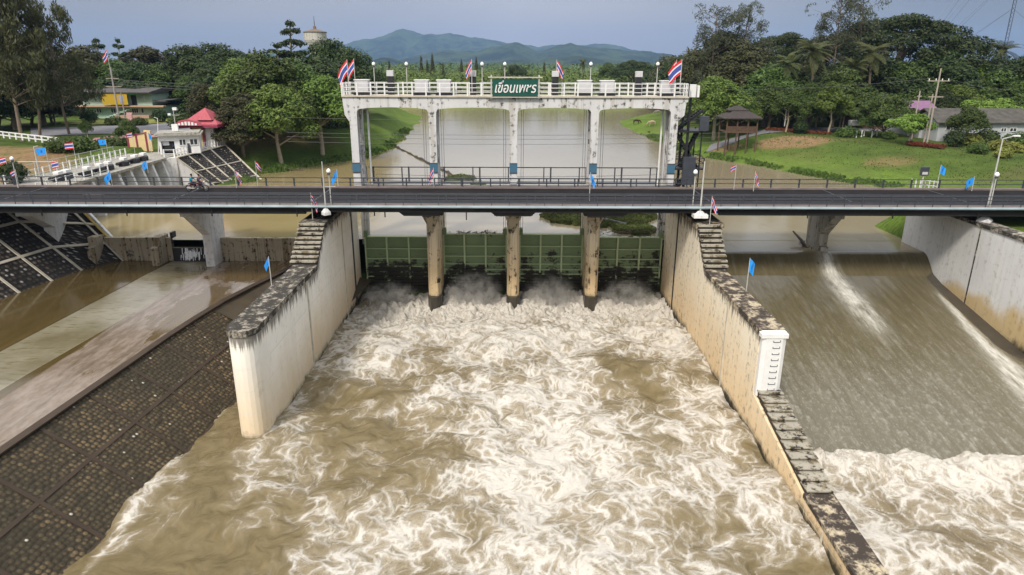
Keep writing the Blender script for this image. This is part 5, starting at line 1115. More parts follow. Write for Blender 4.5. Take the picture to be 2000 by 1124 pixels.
F(264, 259, 300, 101, T, 11, 9, -1, 'striped flag before the cream boundary wall', .15, 28)
F(296, 259, 300, 101, Bl, 9, 12, 1, 'sky blue flag partly behind the guard house corner', .85, 29)
F(232, 97, 233, 150, T, 17, 14, -1, 'striped flag on the tall white pole before the green office', .85, 30, .085)
# ================================================================== LAMPS, MASTS, POLES
def globe_lamp(px, ptop, pbase, Y, label, group='globe lamps along the bridge', r=.05, gr=.19, zb=None):
    b = zy(px, pbase, Y); z = zy(px, ptop, Y).z; t = thing('globe_lamp', label, 'lamp', b, group=group)
    MB().tube([b, (b.x, b.y, z - gr * 1.6)], [r, r * .8], 8).build('post', M['galv'], t)
    MB().lathe([(.02, -gr * 1.9), (gr * .7, -gr * 1.7), (gr * .6, -gr), (.05, -gr)], (b.x, b.y, z), 12).build('holder', M['dark_steel'], t)
    MB().lathe([(.03, -gr), (gr * .8, -gr * .9), (gr, -gr * .3), (gr * .9, gr * .3), (gr * .5, gr * .8), (.03, gr)], (b.x, b.y, z), 14).build('globe', M['lamp_glass'], t, smooth=True)
globe_lamp(648, 334, 412, 58.6, 'white globe lamp on the bridge by the white divide wall')
globe_lamp(1352, 336, 412, 58.2, 'white globe lamp on the bridge by the stair tower')
globe_lamp(1930, 341, 418, 58.0, 'white globe lamp on the bridge over the spillway side wall')
globe_lamp(38, 310, 376, 66.5, 'white globe lamp beside the round bush at the bridge end')
for px, nm in ((733, 'brown-capped lamp over the first gate'), (796, 'white lamp before the second portal leg'), (942, 'white lamp just before the green sign'), (986, 'small dark-capped lamp behind the green sign'), (1152, 'white lamp beside the fourth portal leg'), (1281, 'slim lamp near the stair tower end')):
    globe_lamp(px, 125, 184, 69.8 if px not in (986, 733) else 71.2, nm + ' on the portal platform', 'lamps on the portal platform', .05, .17)
def mast(name, base, top, r0, r1, label, cat, arms=(), mat='galv', foot=None, group=None):
    t = thing(name, label, cat, base, group=group); MB().tube([base, top], [r0, r1], 8).build('pole', M[mat], t)
    for k, (p, q, w_) in enumerate(arms): MB().bar(p, q, w_).build('crossarm', M[mat], t)
    if foot: MB().lathe([(foot, 0), (foot, .25), (foot * .4, .55)], base, 4).build('plinth', M['white'], t)
    return t
def pm(px0, p0, px1, p1, Y): return zy(px0, p0, Y), zy(px1, p1, Y)
b, tp = pm(637, 420, 629, 316, 57.4); b.x = tp.x = (b.x + tp.x) / 2
mast('signal_mast', b, tp, .07, .04, 'tall thin grey mast with a short arm on the white divide wall', 'mast', [(tp + Vector((0, 0, -2.1)), tp + Vector((1.0, 0, -2.1)), .04)], foot=.4)
b, tp = pm(1368, 425, 1375, 316, 57.4); b.x = tp.x = (b.x + tp.x) / 2
mast('signal_mast', b, tp, .08, .05, 'tall thin grey mast on the ochre divide wall', 'mast', foot=.5)
MB().cbox((b.x, b.y, b.z + .15), (1.2, .9, .3)).build('white_block', M['white_plain'], bpy.data.objects['signal_mast.001'])
b, tp = pm(1963, 436, 1986, 272, 58.5); b.x = tp.x = 40.95 + .3
sl_ = mast('street_lamp', b, tp, .09, .05, 'tall galvanised street lamp on a white plinth over the spillway side wall', 'street lamp', [(tp, tp + Vector((.9, 0, .25)), .07)], foot=.75)
MB().cbox((tp.x + 1.1, tp.y, tp.z + .26), (.55, .2, .1)).build('lamp_head', M['lamp_glass'], sl_)
b, tp = pm(72, 350, 66, 287, 82); b.x = tp.x; sl_ = mast('street_lamp', b, tp, .10, .06, 'pale lamp post in front of the dirt bank and ranch fence', 'street lamp', [(tp, tp + Vector((.5, 0, .1)), .07)])
b, tp = pm(310, 300, 308, 232, 103); sl_ = mast('street_lamp', b, tp, .07, .04, 'slim white curved lamp beside the guard house roof', 'street lamp', [(tp, tp + Vector((-.5, 0, .2)), .05)], 'white_plain')
b, tp = pm(343, 285, 338, 213, 104); b.x = tp.x
t = mast('antenna_mast', b, tp, .07, .05, 'instrument mast with small sensors and a white box behind the guard house', 'mast', [(tp + Vector((-.7, 0, -.9)), tp + Vector((.8, 0, -.9)), .06)])
MB().cbox(tuple(tp + Vector((.3, -.1, .0))), (.6, .3, .4)).build('sensor', M['white_plain'], t); MB().cbox(tuple(tp + Vector((-.6, -.1, -.8))), (.4, .25, .3)).build('sensor', M['white_plain'], t); MB().cbox(tuple(tp + Vector((.0, -.2, -2.7))), (.9, .3, 1.0)).build('control_box', M['white_plain'], t)
b, tp = pm(1532, 247, 1536, 214, 150); mast('street_lamp', b, tp, .12, .08, 'short grey lamp post on the crest beside the bare earth patch', 'street lamp', [(tp, tp + Vector((-.7, 0, .05)), .12)])
M['conc_pole'] = simple('concrete_pole', (.34, .30, .26), .85, .2, 1)
def upole(px, p0, p1, Y, label, arms, r=.17, cat='utility pole'):
    b, tp = pm(px, p0, px, p1, Y); b.x = tp.x; b.z = min(b.z, gz(b.x, b.y)) - .1; ar = []
    for dz, w_ in arms: ar.append((tp + Vector((-w_, 0, -dz)), tp + Vector((w_, 0, -dz)), .16))
    return mast('utility_pole', b, tp, r, r * .7, label, cat, ar, 'conc_pole', group='utility poles'), tp
u1, up1 = upole(1838, 285, 134, 125, 'tallest concrete utility pole with two crossarms before the bungalow', ((2.1, 1.9), (4.8, 1.3)))
for k in (-1.7, -.5, .6, 1.7): MB().tube([up1 + Vector((k, 0, -2.1)), up1 + Vector((k, 0, -1.7))], .07, 6).build('insulator', M['lamp_glass'], u1)
upole(1822, 285, 184, 126, 'plain concrete pole just before the tallest utility pole', ())
upole(1797, 262, 178, 136, 'concrete pole behind the bright small tree by the purple roof', ((1.0, .4),))
u2, up2 = upole(216, 240, 131, 152, 'weathered pole with crossarms in front of the green office', ((2.4, 1.4), (4.0, 1.7)))
upole(236, 240, 180, 153, 'short pole next to the crossarm pole at the green office', ())
# lattice mast with guys
mx_, mY = 1955, 300; lm = thing('radio_mast', 'tall guyed steel lattice mast rising out of the frame behind the palms', 'mast', (zy(1940, 190, mY).x, mY, 9))
xm = zy(1942, 185, mY).x; mb = MB()
for dx, dy in ((-.6, -.35), (.6, -.35), (0, .7)): mb.bar((xm + dx, mY + dy, 9), (xm + dx, mY + dy, 90), .14)
for z in np.arange(9, 90, 1.6): mb.bar((xm - .6, mY - .35, z), (xm + .6, mY - .35, z + 1.6), .07); mb.bar((xm + .6, mY - .35, z), (xm, mY + .7, z + 1.6), .07)
mb.build('lattice', M['dark_steel'], lm)
mb = MB()
for z in (45, 60, 75, 88):
    for dx, dy in ((-55, -10), (45, -10), (-20, 45)): mb.tube([(xm, mY, z), (xm + dx, mY + dy, 9)], .045, 4)
mb.build('guy_wire', M['dark_steel'], lm)
def cable(p, q, sag, r, label, n=14):
    p, q = Vector(p), Vector(q); pts = [p.lerp(q, i / n) - Vector((0, 0, sag * 4 * (i / n) * (1 - i / n))) for i in range(n + 1)]
    return tag(MB().tube(pts, r, 4).build('power_cable', M['rope']), label, 'cable')
cl = ['highest', 'second', 'third', 'fourth', 'lowest']
for k, py in enumerate((233, 262, 270, 280, 342)): 
    Yc = 95 if k < 4 else 74; cable(zy(560 if k < 4 else 700, py - 3, Yc), zy(1420 if k < 4 else 1330, py - 2, Yc), .35, .022, cl[k] + ' of the thin dark cables seen between the portal legs')
for k, py in enumerate((163, 171, 176)): cable(up2 + Vector((-1, 0, -2.4 - k * .5)), zy(700, py + 2, 130), .8, .035, ['upper', 'middle', 'lower'][k] + ' thin cable from the office pole across the dark trees')
for k in (-1.7, 1.7): cable(up1 + Vector((k, 0, -1.7)), zy(1400 if k < 0 else 1990, 176, 125), .5, .025, 'thin cable from the tallest pole towards the ' + ('portal' if k < 0 else 'edge of the houses'))
# floodlight and white steps on the right bank
fl = zy(1798, 372, 76); t = thing('floodlight_sign', 'square grey floodlight on a short post by the white steps', 'floodlight', fl)
a_ = zy(1798, 343, 76); MB().tube([fl, (fl.x, fl.y, a_.z)], .09, 6).build('post', M['galv'], t); MB().box((fl.x - .45, fl.y - .2, a_.z), (fl.x + .45, fl.y + .1, a_.z + .95)).build('head', M['dark_steel'], t, bevel=.05)
MB().box((fl.x - .3, fl.y - .23, a_.z + .12), (fl.x + .3, fl.y - .2, a_.z + .4)).build('lens', M['box_gray'], t)
pts = [tuple(zy(1778, 366, 74)), tuple(zy(1805, 368, 72)), tuple(zy(1830, 372, 70))]
post_rail('bank_railing', pts, .9, 'crooked white pipe railing down the bank beside the floodlight', M['white_plain'], .75, 2, .09, 'railing')
# ================================================================== FLOATING DEBRIS
M['pipe_black'] = simple('float_black', (.03, .035, .042), .5, .3)
p0, p1, p2 = gp(775, 288, WL), gp(850, 327, WL), gp(912, 357, WL); rr = random.Random(3); mb = MB(); pts = []
for i in range(41): q = p0.lerp(p1, i / 20) if i <= 20 else p1.lerp(p2, (i - 20) / 20); pts.append(q + Vector((rr.uniform(-.15, .15), rr.uniform(-.3, .3), .03)))
mb.tube(pts, [rr.uniform(.12, .38) for _ in pts], 6)
tag(mb.build('debris_boom', simple('boom_dark', (.055, .045, .035), .9, .5, 2), fixn=False), 'long dark boom of floating debris slanting across the river behind the portal', 'debris boom')
def hyacinth(name, cx, cy, rx, ry, n, label, seed, h=.35, th=-.1):
    r = np.random.default_rng(seed); X = r.uniform(-1, 1, n * 4); Y = r.uniform(-1, 1, n * 4); k = (X ** 2 + Y ** 2 + .5 * fbm((cx + X * rx) / 1.5, (cy + Y * ry) / 1.5, 3, seed) < .85); X, Y = X[k][:n], Y[k][:n]; n = len(X)
    a = r.random(n) * 6.28; w_ = r.uniform(.05, .16, n); hh = r.uniform(.1, 1, n) * h; co = np.zeros((n, 4, 3)); tl = r.normal(0, .12, (n, 2))
    for i, (s, t) in enumerate([(-1, 0), (1, 0), (1, 1), (-1, 1)]):
        co[:, i, 0] = cx + X * rx + s * np.cos(a) * w_ + t * tl[:, 0]; co[:, i, 1] = cy + Y * ry + s * np.sin(a) * w_ + t * tl[:, 1]; co[:, i, 2] = WL - .05 + t * hh
    return tag(quads_mesh(name, co, M['hyac']), label, 'water plants', kind='stuff')
M['hyac'] = leafmat('water_hyacinth', (0.045, 0.06, 0.015), (0.10, 0.135, 0.04), (0.17, 0.14, 0.07), scale=1.2)
hyacinth('water_hyacinth', 10.2, 80.5, 7.0, 6.0, 16000, 'mat of green floating water plants held behind the third and fourth gates', 5, .5)
hyacinth('water_hyacinth', 13.6, 74.3, 2.6, 3.0, 4500, 'end of the plant mat near the ochre wall', 6, .4)
hyacinth('water_hyacinth', -8.4, 108.0, 2.6, 3.5, 1600, 'clump of floating weed at the end of the debris boom', 7, .45)
hyacinth('water_hyacinth', -5.2, 103.5, 1.2, 2.0, 600, 'smaller clump of floating weed past the boom end', 8, .3)
for i, (a, b, lb) in enumerate(((gp(1066, 408, WL), gp(1102, 416, WL), 'black float pipe at the near edge of the plant mat behind the third gate'), (gp(1181, 433, WL), gp(1224, 443, WL), 'black float pipe beside the third pier in front of the plant mat'))):
    a.z = b.z = WL + .12; tag(MB().tube([a, b], .30, 12).build('float_pipe', M['pipe_black']), lb, 'float pipe')
M['rust'] = simple('rusty_boom', (.10, .045, .035), .9, .3)
tag(MB().tube([gp(1045, 402, WL + .05), gp(1066, 408, WL + .05)], .12, 6).tube([gp(1100, 417, WL + .05), gp(1181, 434, WL + .05)], .14, 6).build('boom_cable', M['rust']), 'rusty boom line linking the two black float pipes', 'boom')
twigs('driftwood', 12.8, 72.0, 6.0, 90, 1.6, 'tangle of sticks floating behind the fourth gate', 4, 1.6)
twigs('driftwood', -36.8, 116, 6.0, 40, 1.0, 'small heap of branches at the shore below the trees', 5, 1.4)
# ================================================================== PEOPLE, MOTORCYCLE, CATTLE
M['skin'] = simple('skin', (.26, .15, .10), .6, .1); M['hair'] = simple('hair', (.02, .015, .012), .6, .1); M['trouser'] = simple('dark_trousers', (.03, .03, .04), .9, .2); M['shoe'] = simple('sandal', (.05, .04, .035), .8, .1)
def skinned(name, verts, edges, rad, mat, parent, root=0, sub=2, faces_mat=None):
    me = bpy.data.meshes.new(name); off = parent_world(parent) if parent else Vector((0, 0, 0)); me.from_pydata([tuple(Vector(v) - off) for v in verts], edges, []); 
    for m in (mat if isinstance(mat, list) else [mat]): me.materials.append(m)
    o = bpy.data.objects.new(name, me); COL.objects.link(o); md = o.modifiers.new('skin', 'SKIN'); md.use_smooth_shade = True
    for i, r in enumerate(rad):
        d = me.skin_vertices[0].data[i]; d.radius = (r, r) if not hasattr(r, '__len__') else r; d.use_root = (i == root)
    s = o.modifiers.new('sub', 'SUBSURF'); s.levels = 1; s.render_levels = sub
    if parent: o.parent = parent
    return o
def person(o, face, label, shirt, pose, held=None):
    """body grown from a skeleton; face = +1/-1 towards +x/-x, o = ground point below the hips"""
    t = thing('person', label, 'person', o); f = face; P = lambda x, y, z: (o[0] + f * x, o[1] + y, o[2] + z)
    if pose == 'ride':
        J = dict(hip=P(0, 0, .82), wa=P(.02, 0, 1.0), ch=P(.08, 0, 1.22), nk=P(.10, 0, 1.40), hd=P(.13, 0, 1.56), tp=P(.12, 0, 1.68))
        L = [J['hip'], P(.06, .14, .78), P(.44, .20, .80), P(.34, .19, .40), P(.50, .19, .36)]; A = [P(.09, .0, 1.34), P(.09, .20, 1.32), P(.26, .27, 1.10), P(.50, .25, 1.08), P(.57, .25, 1.08)]
        mir = True
    else:
        J = dict(hip=P(0, 0, .88), wa=P(0, 0, 1.02), ch=P(.02, 0, 1.25), nk=P(.02, 0, 1.42), hd=P(.05, 0, 1.56), tp=P(.04, 0, 1.68))
        L = [J['hip'], P(0, .10, .84), P(.03, .11, .46), P(0, .12, .08), P(.16, .13, .04)]; A = [P(.02, 0, 1.36), P(.0, .20, 1.33), P(.03, .26, 1.05), P(.14, .25, .84), P(.18, .25, .77)]; mir = True
    my = lambda v: (v[0], 2 * o[1] - v[1], v[2])
    V = [J[k] for k in ('hip', 'wa', 'ch', 'nk', 'hd', 'tp')]; E = [(i, i + 1) for i in range(5)]; Rd = [.13, .12, (.15, .12), .055, .088, .06]
    for m_ in (lambda v: v, my):
        b = len(V); V += [m_(v) for v in L[1:]]; E += [(0, b), (b, b + 1), (b + 1, b + 2), (b + 2, b + 3)]; Rd += [.09, .06, .042, .035]
        b = len(V); V += [m_(v) for v in A[1:]]; E += [(2, b), (b, b + 1), (b + 1, b + 2), (b + 2, b + 3)]; Rd += [.055, .04, .03, .024]
        w_ = V[b + 3]; 
        for q in range(4): V.append((w_[0] + f * .07, w_[1] + (q - 1.5) * .018, w_[2] - .02)); E.append((b + 3, len(V) - 1)); Rd.append(.009)
        V.append((w_[0] + f * .03, w_[1] + .035, w_[2] + .01)); E.append((b + 3, len(V) - 1)); Rd.append(.010)
    bo = skinned('body', V, E, Rd, M['skin'], t)
    # clothing follows the limbs a little proud of the skin
    skinned('shirt', [V[0], V[1], V[2], L[0]] + [A[1], A[2], my(A[1]), my(A[2])], [(0, 1), (1, 2), (2, 4), (4, 5), (2, 6), (6, 7)], [.145, .145, (.175, .15), .1, .075, .055, .075, .055], shirt, t, 1)
    skinned('trousers', [V[0], L[1], L[2], L[3], my(L[1]), my(L[2]), my(L[3])], [(0, 1), (1, 2), (2, 3), (0, 4), (4, 5), (5, 6)], [.14, .115, .078, .058, .115, .078, .058], M['trouser'], t)
    h = Vector(J['hd']); MB().lathe([(.02, -.02), (.10, .0), (.105, .06), (.07, .12), (.02, .135)], (h.x - f * .015, h.y, h.z), 12).build('hair', M['hair'], t, smooth=True)
    MB().cbox((h.x + f * .088, h.y - .035, h.z + .0), (.012, .02, .012)).cbox((h.x + f * .088, h.y + .035, h.z + .0), (.012, .02, .012)).build('eye', M['hair'], t)
    MB().tube([(h.x + f * .08, h.y, h.z), (h.x + f * .11, h.y, h.z - .035)], [.010, .016], 5).build('nose', M['skin'], t)
    for fy in (L[4], my(L[4])): MB().cbox((fy[0] - f * .02, fy[1], fy[2] - .01), (.26, .09, .07)).build('shoe', M['shoe'], t, bevel=.02)
    return t
mp0 = zy(387, 372, 65.0); mxx, myy, mz = mp0.x, 65.0, BZ + .002
person((mxx + .62 - .5, myy, mz - .02), 1, 'passenger in a dark purple shirt seated on the motorcycle crossing the bridge', simple('purple_shirt', (.07, .045, .11), .9, .1), 'ride')
person((mxx - .58 - .0, myy, mz - .02), 1, 'rider in a turquoise shirt seated behind on the motorcycle crossing the bridge', simple('turquoise_shirt', (.0, .22, .36), .9, .1), 'ride')
mc = thing('motorcycle', 'dark red motorcycle carrying two people along the bridge', 'motorcycle', (mxx, myy, mz)); M['moto_red'] = simple('moto_red', (.16, .015, .02), .35, .1, spec=.6)
def wheel(x):
    mb = MB(); n = 20; rr_ = .27
    mb.tube([(x + rr_ * math.cos(a), myy, mz + .32 + rr_ * math.sin(a)) for a in np.linspace(0, 2 * math.pi, n + 1)], .05, 8, cap=False); w_ = mb.build('wheel', M['black'], mc, smooth=True)
    mb = MB(); mb.tube([(x, myy - .05, mz + .32), (x, myy + .05, mz + .32)], .06, 8)
    for k in range(8): a = k * math.pi / 4; mb.bar((x, myy, mz + .32), (x + .25 * math.cos(a), myy, mz + .32 + .25 * math.sin(a)), .015)
    mb.build('rim', M['galv'], w_)
wheel(mxx - .85); wheel(mxx + .75)
skinned('body_shell', [(mxx - .75, myy, mz + .62), (mxx - .3, myy, mz + .62), (mxx + .1, myy, mz + .55), (mxx + .45, myy, mz + .68), (mxx + .55, myy, mz + .92)], [(0, 1), (1, 2), (2, 3), (3, 4)], [.09, .12, .13, .11, .09], M['moto_red'], mc)
MB().box((mxx - .85, myy - .13, mz + .70), (mxx + .30, myy + .13, mz + .80)).build('seat', M['black'], mc, bevel=.04)
MB().tube([(mxx + .75, myy - .08, mz + .32), (mxx + .52, myy - .08, mz + .98)], .025, 6).tube([(mxx + .75, myy + .08, mz + .32), (mxx + .52, myy + .08, mz + .98)], .025, 6).build('fork', M['galv'], mc)
MB().tube([(mxx + .45, myy - .33, mz + 1.04), (mxx + .55, myy, mz + 1.0), (mxx + .45, myy + .33, mz + 1.04)], .02, 6).build('handlebar', M['black'], mc)
MB().lathe([(.03, -.05), (.09, 0), (.08, .06), (.02, .08)], (mxx + .66, myy, mz + .86), 12).build('headlight', M['lamp_glass'], mc, smooth=True)
MB().box((mxx - .15, myy - .12, mz + .25), (mxx + .25, myy + .12, mz + .52)).build('engine', M['dark_steel'], mc, bevel=.03); MB().tube([(mxx + .1, myy - .16, mz + .28), (mxx - .95, myy - .17, mz + .34)], .045, 8).build('exhaust', M['galv'], mc)
gh_ = (zy(340, 290, 103.2).x, 103.2, 10.42)
person(gh_, -1, 'person in a blue shirt standing in the doorway of the guard house', simple('blue_shirt', (.06, .20, .42), .9, .1), 'stand')
def cow(px, py, f, label, mat, s=1.0):
    p = gt(px, py, 7.6); z = p.z; o = (p.x, p.y, z); t = thing('cow', label, 'cow', o, group='cattle grazing on the grassy spit'); P = lambda x, y, q: (o[0] + f * x * s, o[1] + y * s, o[2] + q * s)
    V = [P(-.6, 0, 1.12), P(0, 0, 1.08), P(.45, 0, 1.10), P(.85, 0, .95), P(1.12, 0, .55), P(1.25, 0, .28), P(-.78, 0, 1.05), P(-.88, 0, .45)]
    E = [(0, 1), (1, 2), (2, 3), (3, 4), (4, 5), (0, 6), (6, 7)]; Rd = [(.27, .30), (.33, .36), (.27, .33), .18, .13, .08, .06, .025]
    for x0, k in ((-.6, 0), (.45, 2)):
        for sy_ in (-1, 1):
            b = len(V); V += [P(x0, sy_ * .18, .72), P(x0 + (.08 if k else -.10), sy_ * .18, .42), P(x0 + .0, sy_ * .18, .04)]; E += [(k, b), (b, b + 1), (b + 1, b + 2)]; Rd += [.13, .065, .05]
    for sy_ in (-1, 1): V.append(P(1.05, sy_ * .22, .66)); E.append((4, len(V) - 1)); Rd.append(.03)
    skinned('body', V, E, Rd, mat, t, 1)
cow(1243, 244, 1, 'dark brown cow grazing near the tip of the grassy spit', simple('cow_brown', (.045, .025, .018), .8, .2), 1.15)
cow(1273, 248, -1, 'pale tan cow grazing on the spit below the dark one', simple('cow_tan', (.36, .27, .19), .8, .15), 1.25)
cow(1284, 226, -1, 'grey-brown cow farther up the spit near the portal end leg', simple('cow_grey', (.22, .19, .16), .8, .15), 1.15)
# ================================================================== TREES
def crown_quads(blobs, n, leaf, seed, gap=0.0, gf=.6, inner=.22, flat=.6, rmin=.78, droop=0):
    """leaf quads on lumpy ellipsoids; blobs = (cx,cy,cz, rx,ry,rz)"""
    r = np.random.default_rng(seed); B = np.array(blobs, float); wgt = (B[:, 3] * B[:, 4] + B[:, 3] * B[:, 5]); wgt /= wgt.sum()
    m = int(n * 1.8); k = r.choice(len(B), m, p=wgt); d = r.normal(size=(m, 3)); d /= np.linalg.norm(d, axis=1)[:, None]
    lum = 1 + .28 * fbm(d[:, 0] * 2.2 + k * 3.1, d[:, 1] * 2.2 + d[:, 2] * 2.7, 3, seed)
    rad = np.where(r.random(m) < inner, r.uniform(.3, .85, m), r.uniform(rmin, 1.04, m)) * lum; P = B[k, :3] + d * B[k, 3:] * rad[:, None]
    # keep clumps, drop the rest
    c = fbm(P[:, 0] * gf + P[:, 2] * .37, P[:, 1] * gf - P[:, 2] * gf * .9, 3, seed + 7); c2 = fbm(P[:, 0] * gf * 1.1 + 9, P[:, 2] * gf * 1.2, 3, seed + 8)
    keep = (np.maximum(c, c2) > gap - .12) & ~((d[:, 2] < -.35) & (r.random(m) < .6)); P, d = P[keep][:n], d[keep][:n]; n = len(P)
    nrm = d * .8 + r.normal(size=(n, 3)) * .55; nrm[:, 2] += flat; nrm /= np.linalg.norm(nrm, axis=1)[:, None]
    t = np.cross(nrm, r.normal(size=(n, 3))); t /= np.linalg.norm(t, axis=1)[:, None]; b = np.cross(nrm, t)
    if droop: t = t * .35 + np.array([0, 0, -1.0]) * droop; t /= np.linalg.norm(t, axis=1)[:, None]; b = np.cross(t, r.normal(size=(n, 3))); b /= np.linalg.norm(b, axis=1)[:, None]
    s = leaf * r.uniform(.55, 1.35, n)[:, None]; asp = .55 if not droop else .22; co = np.zeros((n, 4, 3))
    co[:, 0] = P - t * s; co[:, 1] = P - b * s * asp + t * s * .1; co[:, 2] = P + t * s; co[:, 3] = P + b * s * asp - t * s * .1
    return co
def trunk(mb, base, top, r0, limbs, n=8, seed=0):
    r = random.Random(seed); base, top = Vector(base), Vector(top); mid = base.lerp(top, .5) + Vector((r.gauss(0, .2), r.gauss(0, .2), 0)); mb.tube([base - Vector((0, 0, .5)), mid, top], [r0 * 1.25, r0 * .85, r0 * .6], n)
    for l in limbs: 
        l = Vector(l); hr = math.hypot(l.x - base.x, l.y - base.y); s = base.lerp(top, min(.97, max(.25, (l.z - .55 * hr - base.z) / max(1, top.z - base.z)))); m_ = s.lerp(l, .5) + Vector((0, 0, .05 * (l - s).length)); mb.tube([s, m_, l], [r0 * .5, r0 * .32, r0 * .12], 5)
M['lf_dark'] = leafmat('leaves_dark', (0.012, 0.028, 0.009), (0.044, 0.072, 0.018)); M['lf_mid'] = leafmat('leaves_mid', (0.026, 0.050, 0.011), (0.074, 0.122, 0.024), (0.12, 0.175, 0.034))
M['lf_light'] = leafmat('leaves_light', (0.050, 0.088, 0.015), (0.12, 0.19, 0.030), (0.18, 0.24, 0.036)); M['lf_olive'] = leafmat('leaves_olive', (0.032, 0.040, 0.015), (0.074, 0.080, 0.032), (0.10, 0.10, 0.045))
M['lf_gray'] = leafmat('leaves_grey_green', (0.040, 0.056, 0.030), (0.085, 0.10, 0.060), None, tr=.3); M['lf_lime'] = leafmat('leaves_lime', (0.07, 0.12, 0.015), (0.15, 0.23, 0.03), (0.2, .26, .04)); M['lf_yel'] = leafmat('leaves_yellow_green', (0.10, 0.13, 0.02), (0.22, 0.25, 0.05))
M['lf_palm'] = leafmat('palm_leaves', (0.035, 0.050, 0.014), (0.085, 0.10, 0.03), (0.15, 0.14, 0.05), scale=.5)
PROTO = {}; HK = {}
HID = []
def proto(kind, blobs, n, leaf, lm, bm, base_r, tr_top, seed, gap=0., droop=0, inner=.22, flat=.6, limbs=None, crown='crown', gf=.6):
    t = thing('tree_' + kind if False else {'cone': 'cypress_tree', 'rain': 'rain_tree', 'euc': 'eucalyptus_tree', 'cas': 'casuarina_tree', 'bush': 'shrub', 'ball': 'shrub', 'lay': 'layered_tree'}.get(kind.rstrip('0123456789'), 'broadleaf_tree'), 'x', 'tree')
    quads_mesh('crown' if not kind.startswith(('bush', 'ball')) else 'foliage', crown_quads(blobs, n, leaf, seed, gap, gf=gf, inner=inner, flat=flat, droop=droop), lm, t)
    mb = MB(); trunk(mb, (0, 0, 0), tr_top, base_r, limbs if limbs is not None else [b[:3] for b in blobs], seed=seed); mb.build('trunk', bm, t, fixn=False); PROTO[kind] = [t, False]; HK[kind] = float(np.percentile(np.array([v.co.z for v in t.children[0].data.vertices]), 99.7)) * .99; return t
def rb(n, R_, z0, z1, s0, s1, seed, fl=.8):
    r = random.Random(seed); out = []
    for i in range(n):
        a = i * 2.4 + r.uniform(-.4, .4); q = R_ * math.sqrt((i + .5) / n); z = z0 + (z1 - z0) * (1 - (q / R_) ** 1.5) + r.uniform(-.6, .6); s = r.uniform(s0, s1); out.append((q * math.cos(a), q * math.sin(a), z, s, s, s * fl))
    return out
# unit trees, about 12 m high
proto('broad1', rb(16, 4.6, 4.6, 9.6, 1.6, 2.5, 1), 14725, 0.211, M['lf_mid'], M['bark'], .30, (0, 0, 6), 1, .0)
proto('broad2', rb(19, 5.4, 4.2, 9.0, 1.5, 2.4, 2), 16275, 0.211, M['lf_dark'], M['bark'], .32, (.4, 0, 5.5), 2, .0)
proto('broad3', rb(13, 4.0, 5.0, 10.2, 1.5, 2.2, 3), 13175, 0.203, M['lf_light'], M['bark_pale'], .26, (0, .2, 6.5), 3, .03)
proto('olive1', rb(22, 4.4, 3.0, 10.6, 1.2, 2.0, 4), 15500, 0.187, M['lf_olive'], M['bark'], .28, (0, 0, 8), 4, .05)
proto('orchard1', rb(12, 3.4, 5.0, 9.4, 1.4, 2.2, 6), 10850, 0.195, M['lf_mid'], M['bark_pale'], .22, (0, 0, 5.5), 6, .02)
proto('orchard2', rb(10, 2.8, 5.4, 10.0, 1.2, 1.9, 8), 10075, 0.195, M['lf_light'], M['bark_pale'], .20, (.2, 0, 6), 8, .02)
def cas_blobs(seed, n=46, H=12, R_=2.6):
    r = random.Random(seed); o = []
    for i in range(n):
        z = H * (.26 + .72 * i / n); a = r.uniform(0, 6.28); q = R_ * r.uniform(.2, 1.0) * (1.15 - i / n * .7); o.append((q * math.cos(a), q * math.sin(a), z + r.uniform(-.4, .4), r.uniform(.3, .75), r.uniform(.3, .75), r.uniform(.5, 1.0)))
    return o
proto('cas1', cas_blobs(5), 7500, .17, M['lf_olive'], M['bark'], .09, (0, 0, 11.0), 5, .04, droop=.6, inner=.5)
proto('cas2', cas_blobs(15, 54, 12, 3.3), 8500, .17, M['lf_olive'], M['bark'], .10, (1.6, 0, 10.6), 15, .02, droop=.6, inner=.5)
proto('euc1', cas_blobs(25, 52, 12, 3.2), 7500, .13, M['lf_gray'], M['bark'], .06, (.2, 0, 11.4), 25, .10, droop=.3, inner=.4)
proto('euc2', cas_blobs(35, 46, 12, 3.4), 6500, .13, M['lf_gray'], M['bark'], .06, (-.3, 0, 11.2), 35, .12, droop=.3, inner=.4)
r3 = random.Random(12); rain = []
for i in range(46):
    a = i * 2.4; q = 8.6 * math.sqrt((i + .5) / 46); rain.append((q * math.cos(a), q * math.sin(a) * .8, 10.3 - 4.6 * (q / 8.6) ** 2.2 + r3.uniform(-.35, .35), r3.uniform(1.1, 1.9), r3.uniform(1.1, 1.9), r3.uniform(.55, .85)))
proto('rain1', rain, 34000, .135, M['lf_dark'], M['bark'], .55, (0, 0, 4.5), 12, .02, limbs=[b[:3] for b in rain[::3]], gf=.8)
lay = []
for i, (z, R_) in enumerate(((4.5, 2.6), (6.0, 2.9), (7.6, 2.2), (9.2, 2.0), (10.6, 1.4), (11.6, .7))):
    for k in range(5): a = k * 1.256 + i; lay.append((R_ * .62 * math.cos(a), R_ * .62 * math.sin(a), z + random.Random(i * 9 + k).uniform(-.3, .3), R_ * .42, R_ * .42, .32))
proto('lay1', lay, 6510, 0.172, M['lf_dark'], M['bark_pale'], .16, (0, 0, 11.5), 13, .02, inner=.3)
proto('cone1', [(0, 0, 1.5 + i * 1.0, 1.35 * (1 - i / 12.5) + .12, 1.35 * (1 - i / 12.5) + .12, 1.0) for i in range(11)], 3000, .24, M['lf_olive'], M['bark'], .15, (0, 0, 10), 14, -.1, limbs=[])
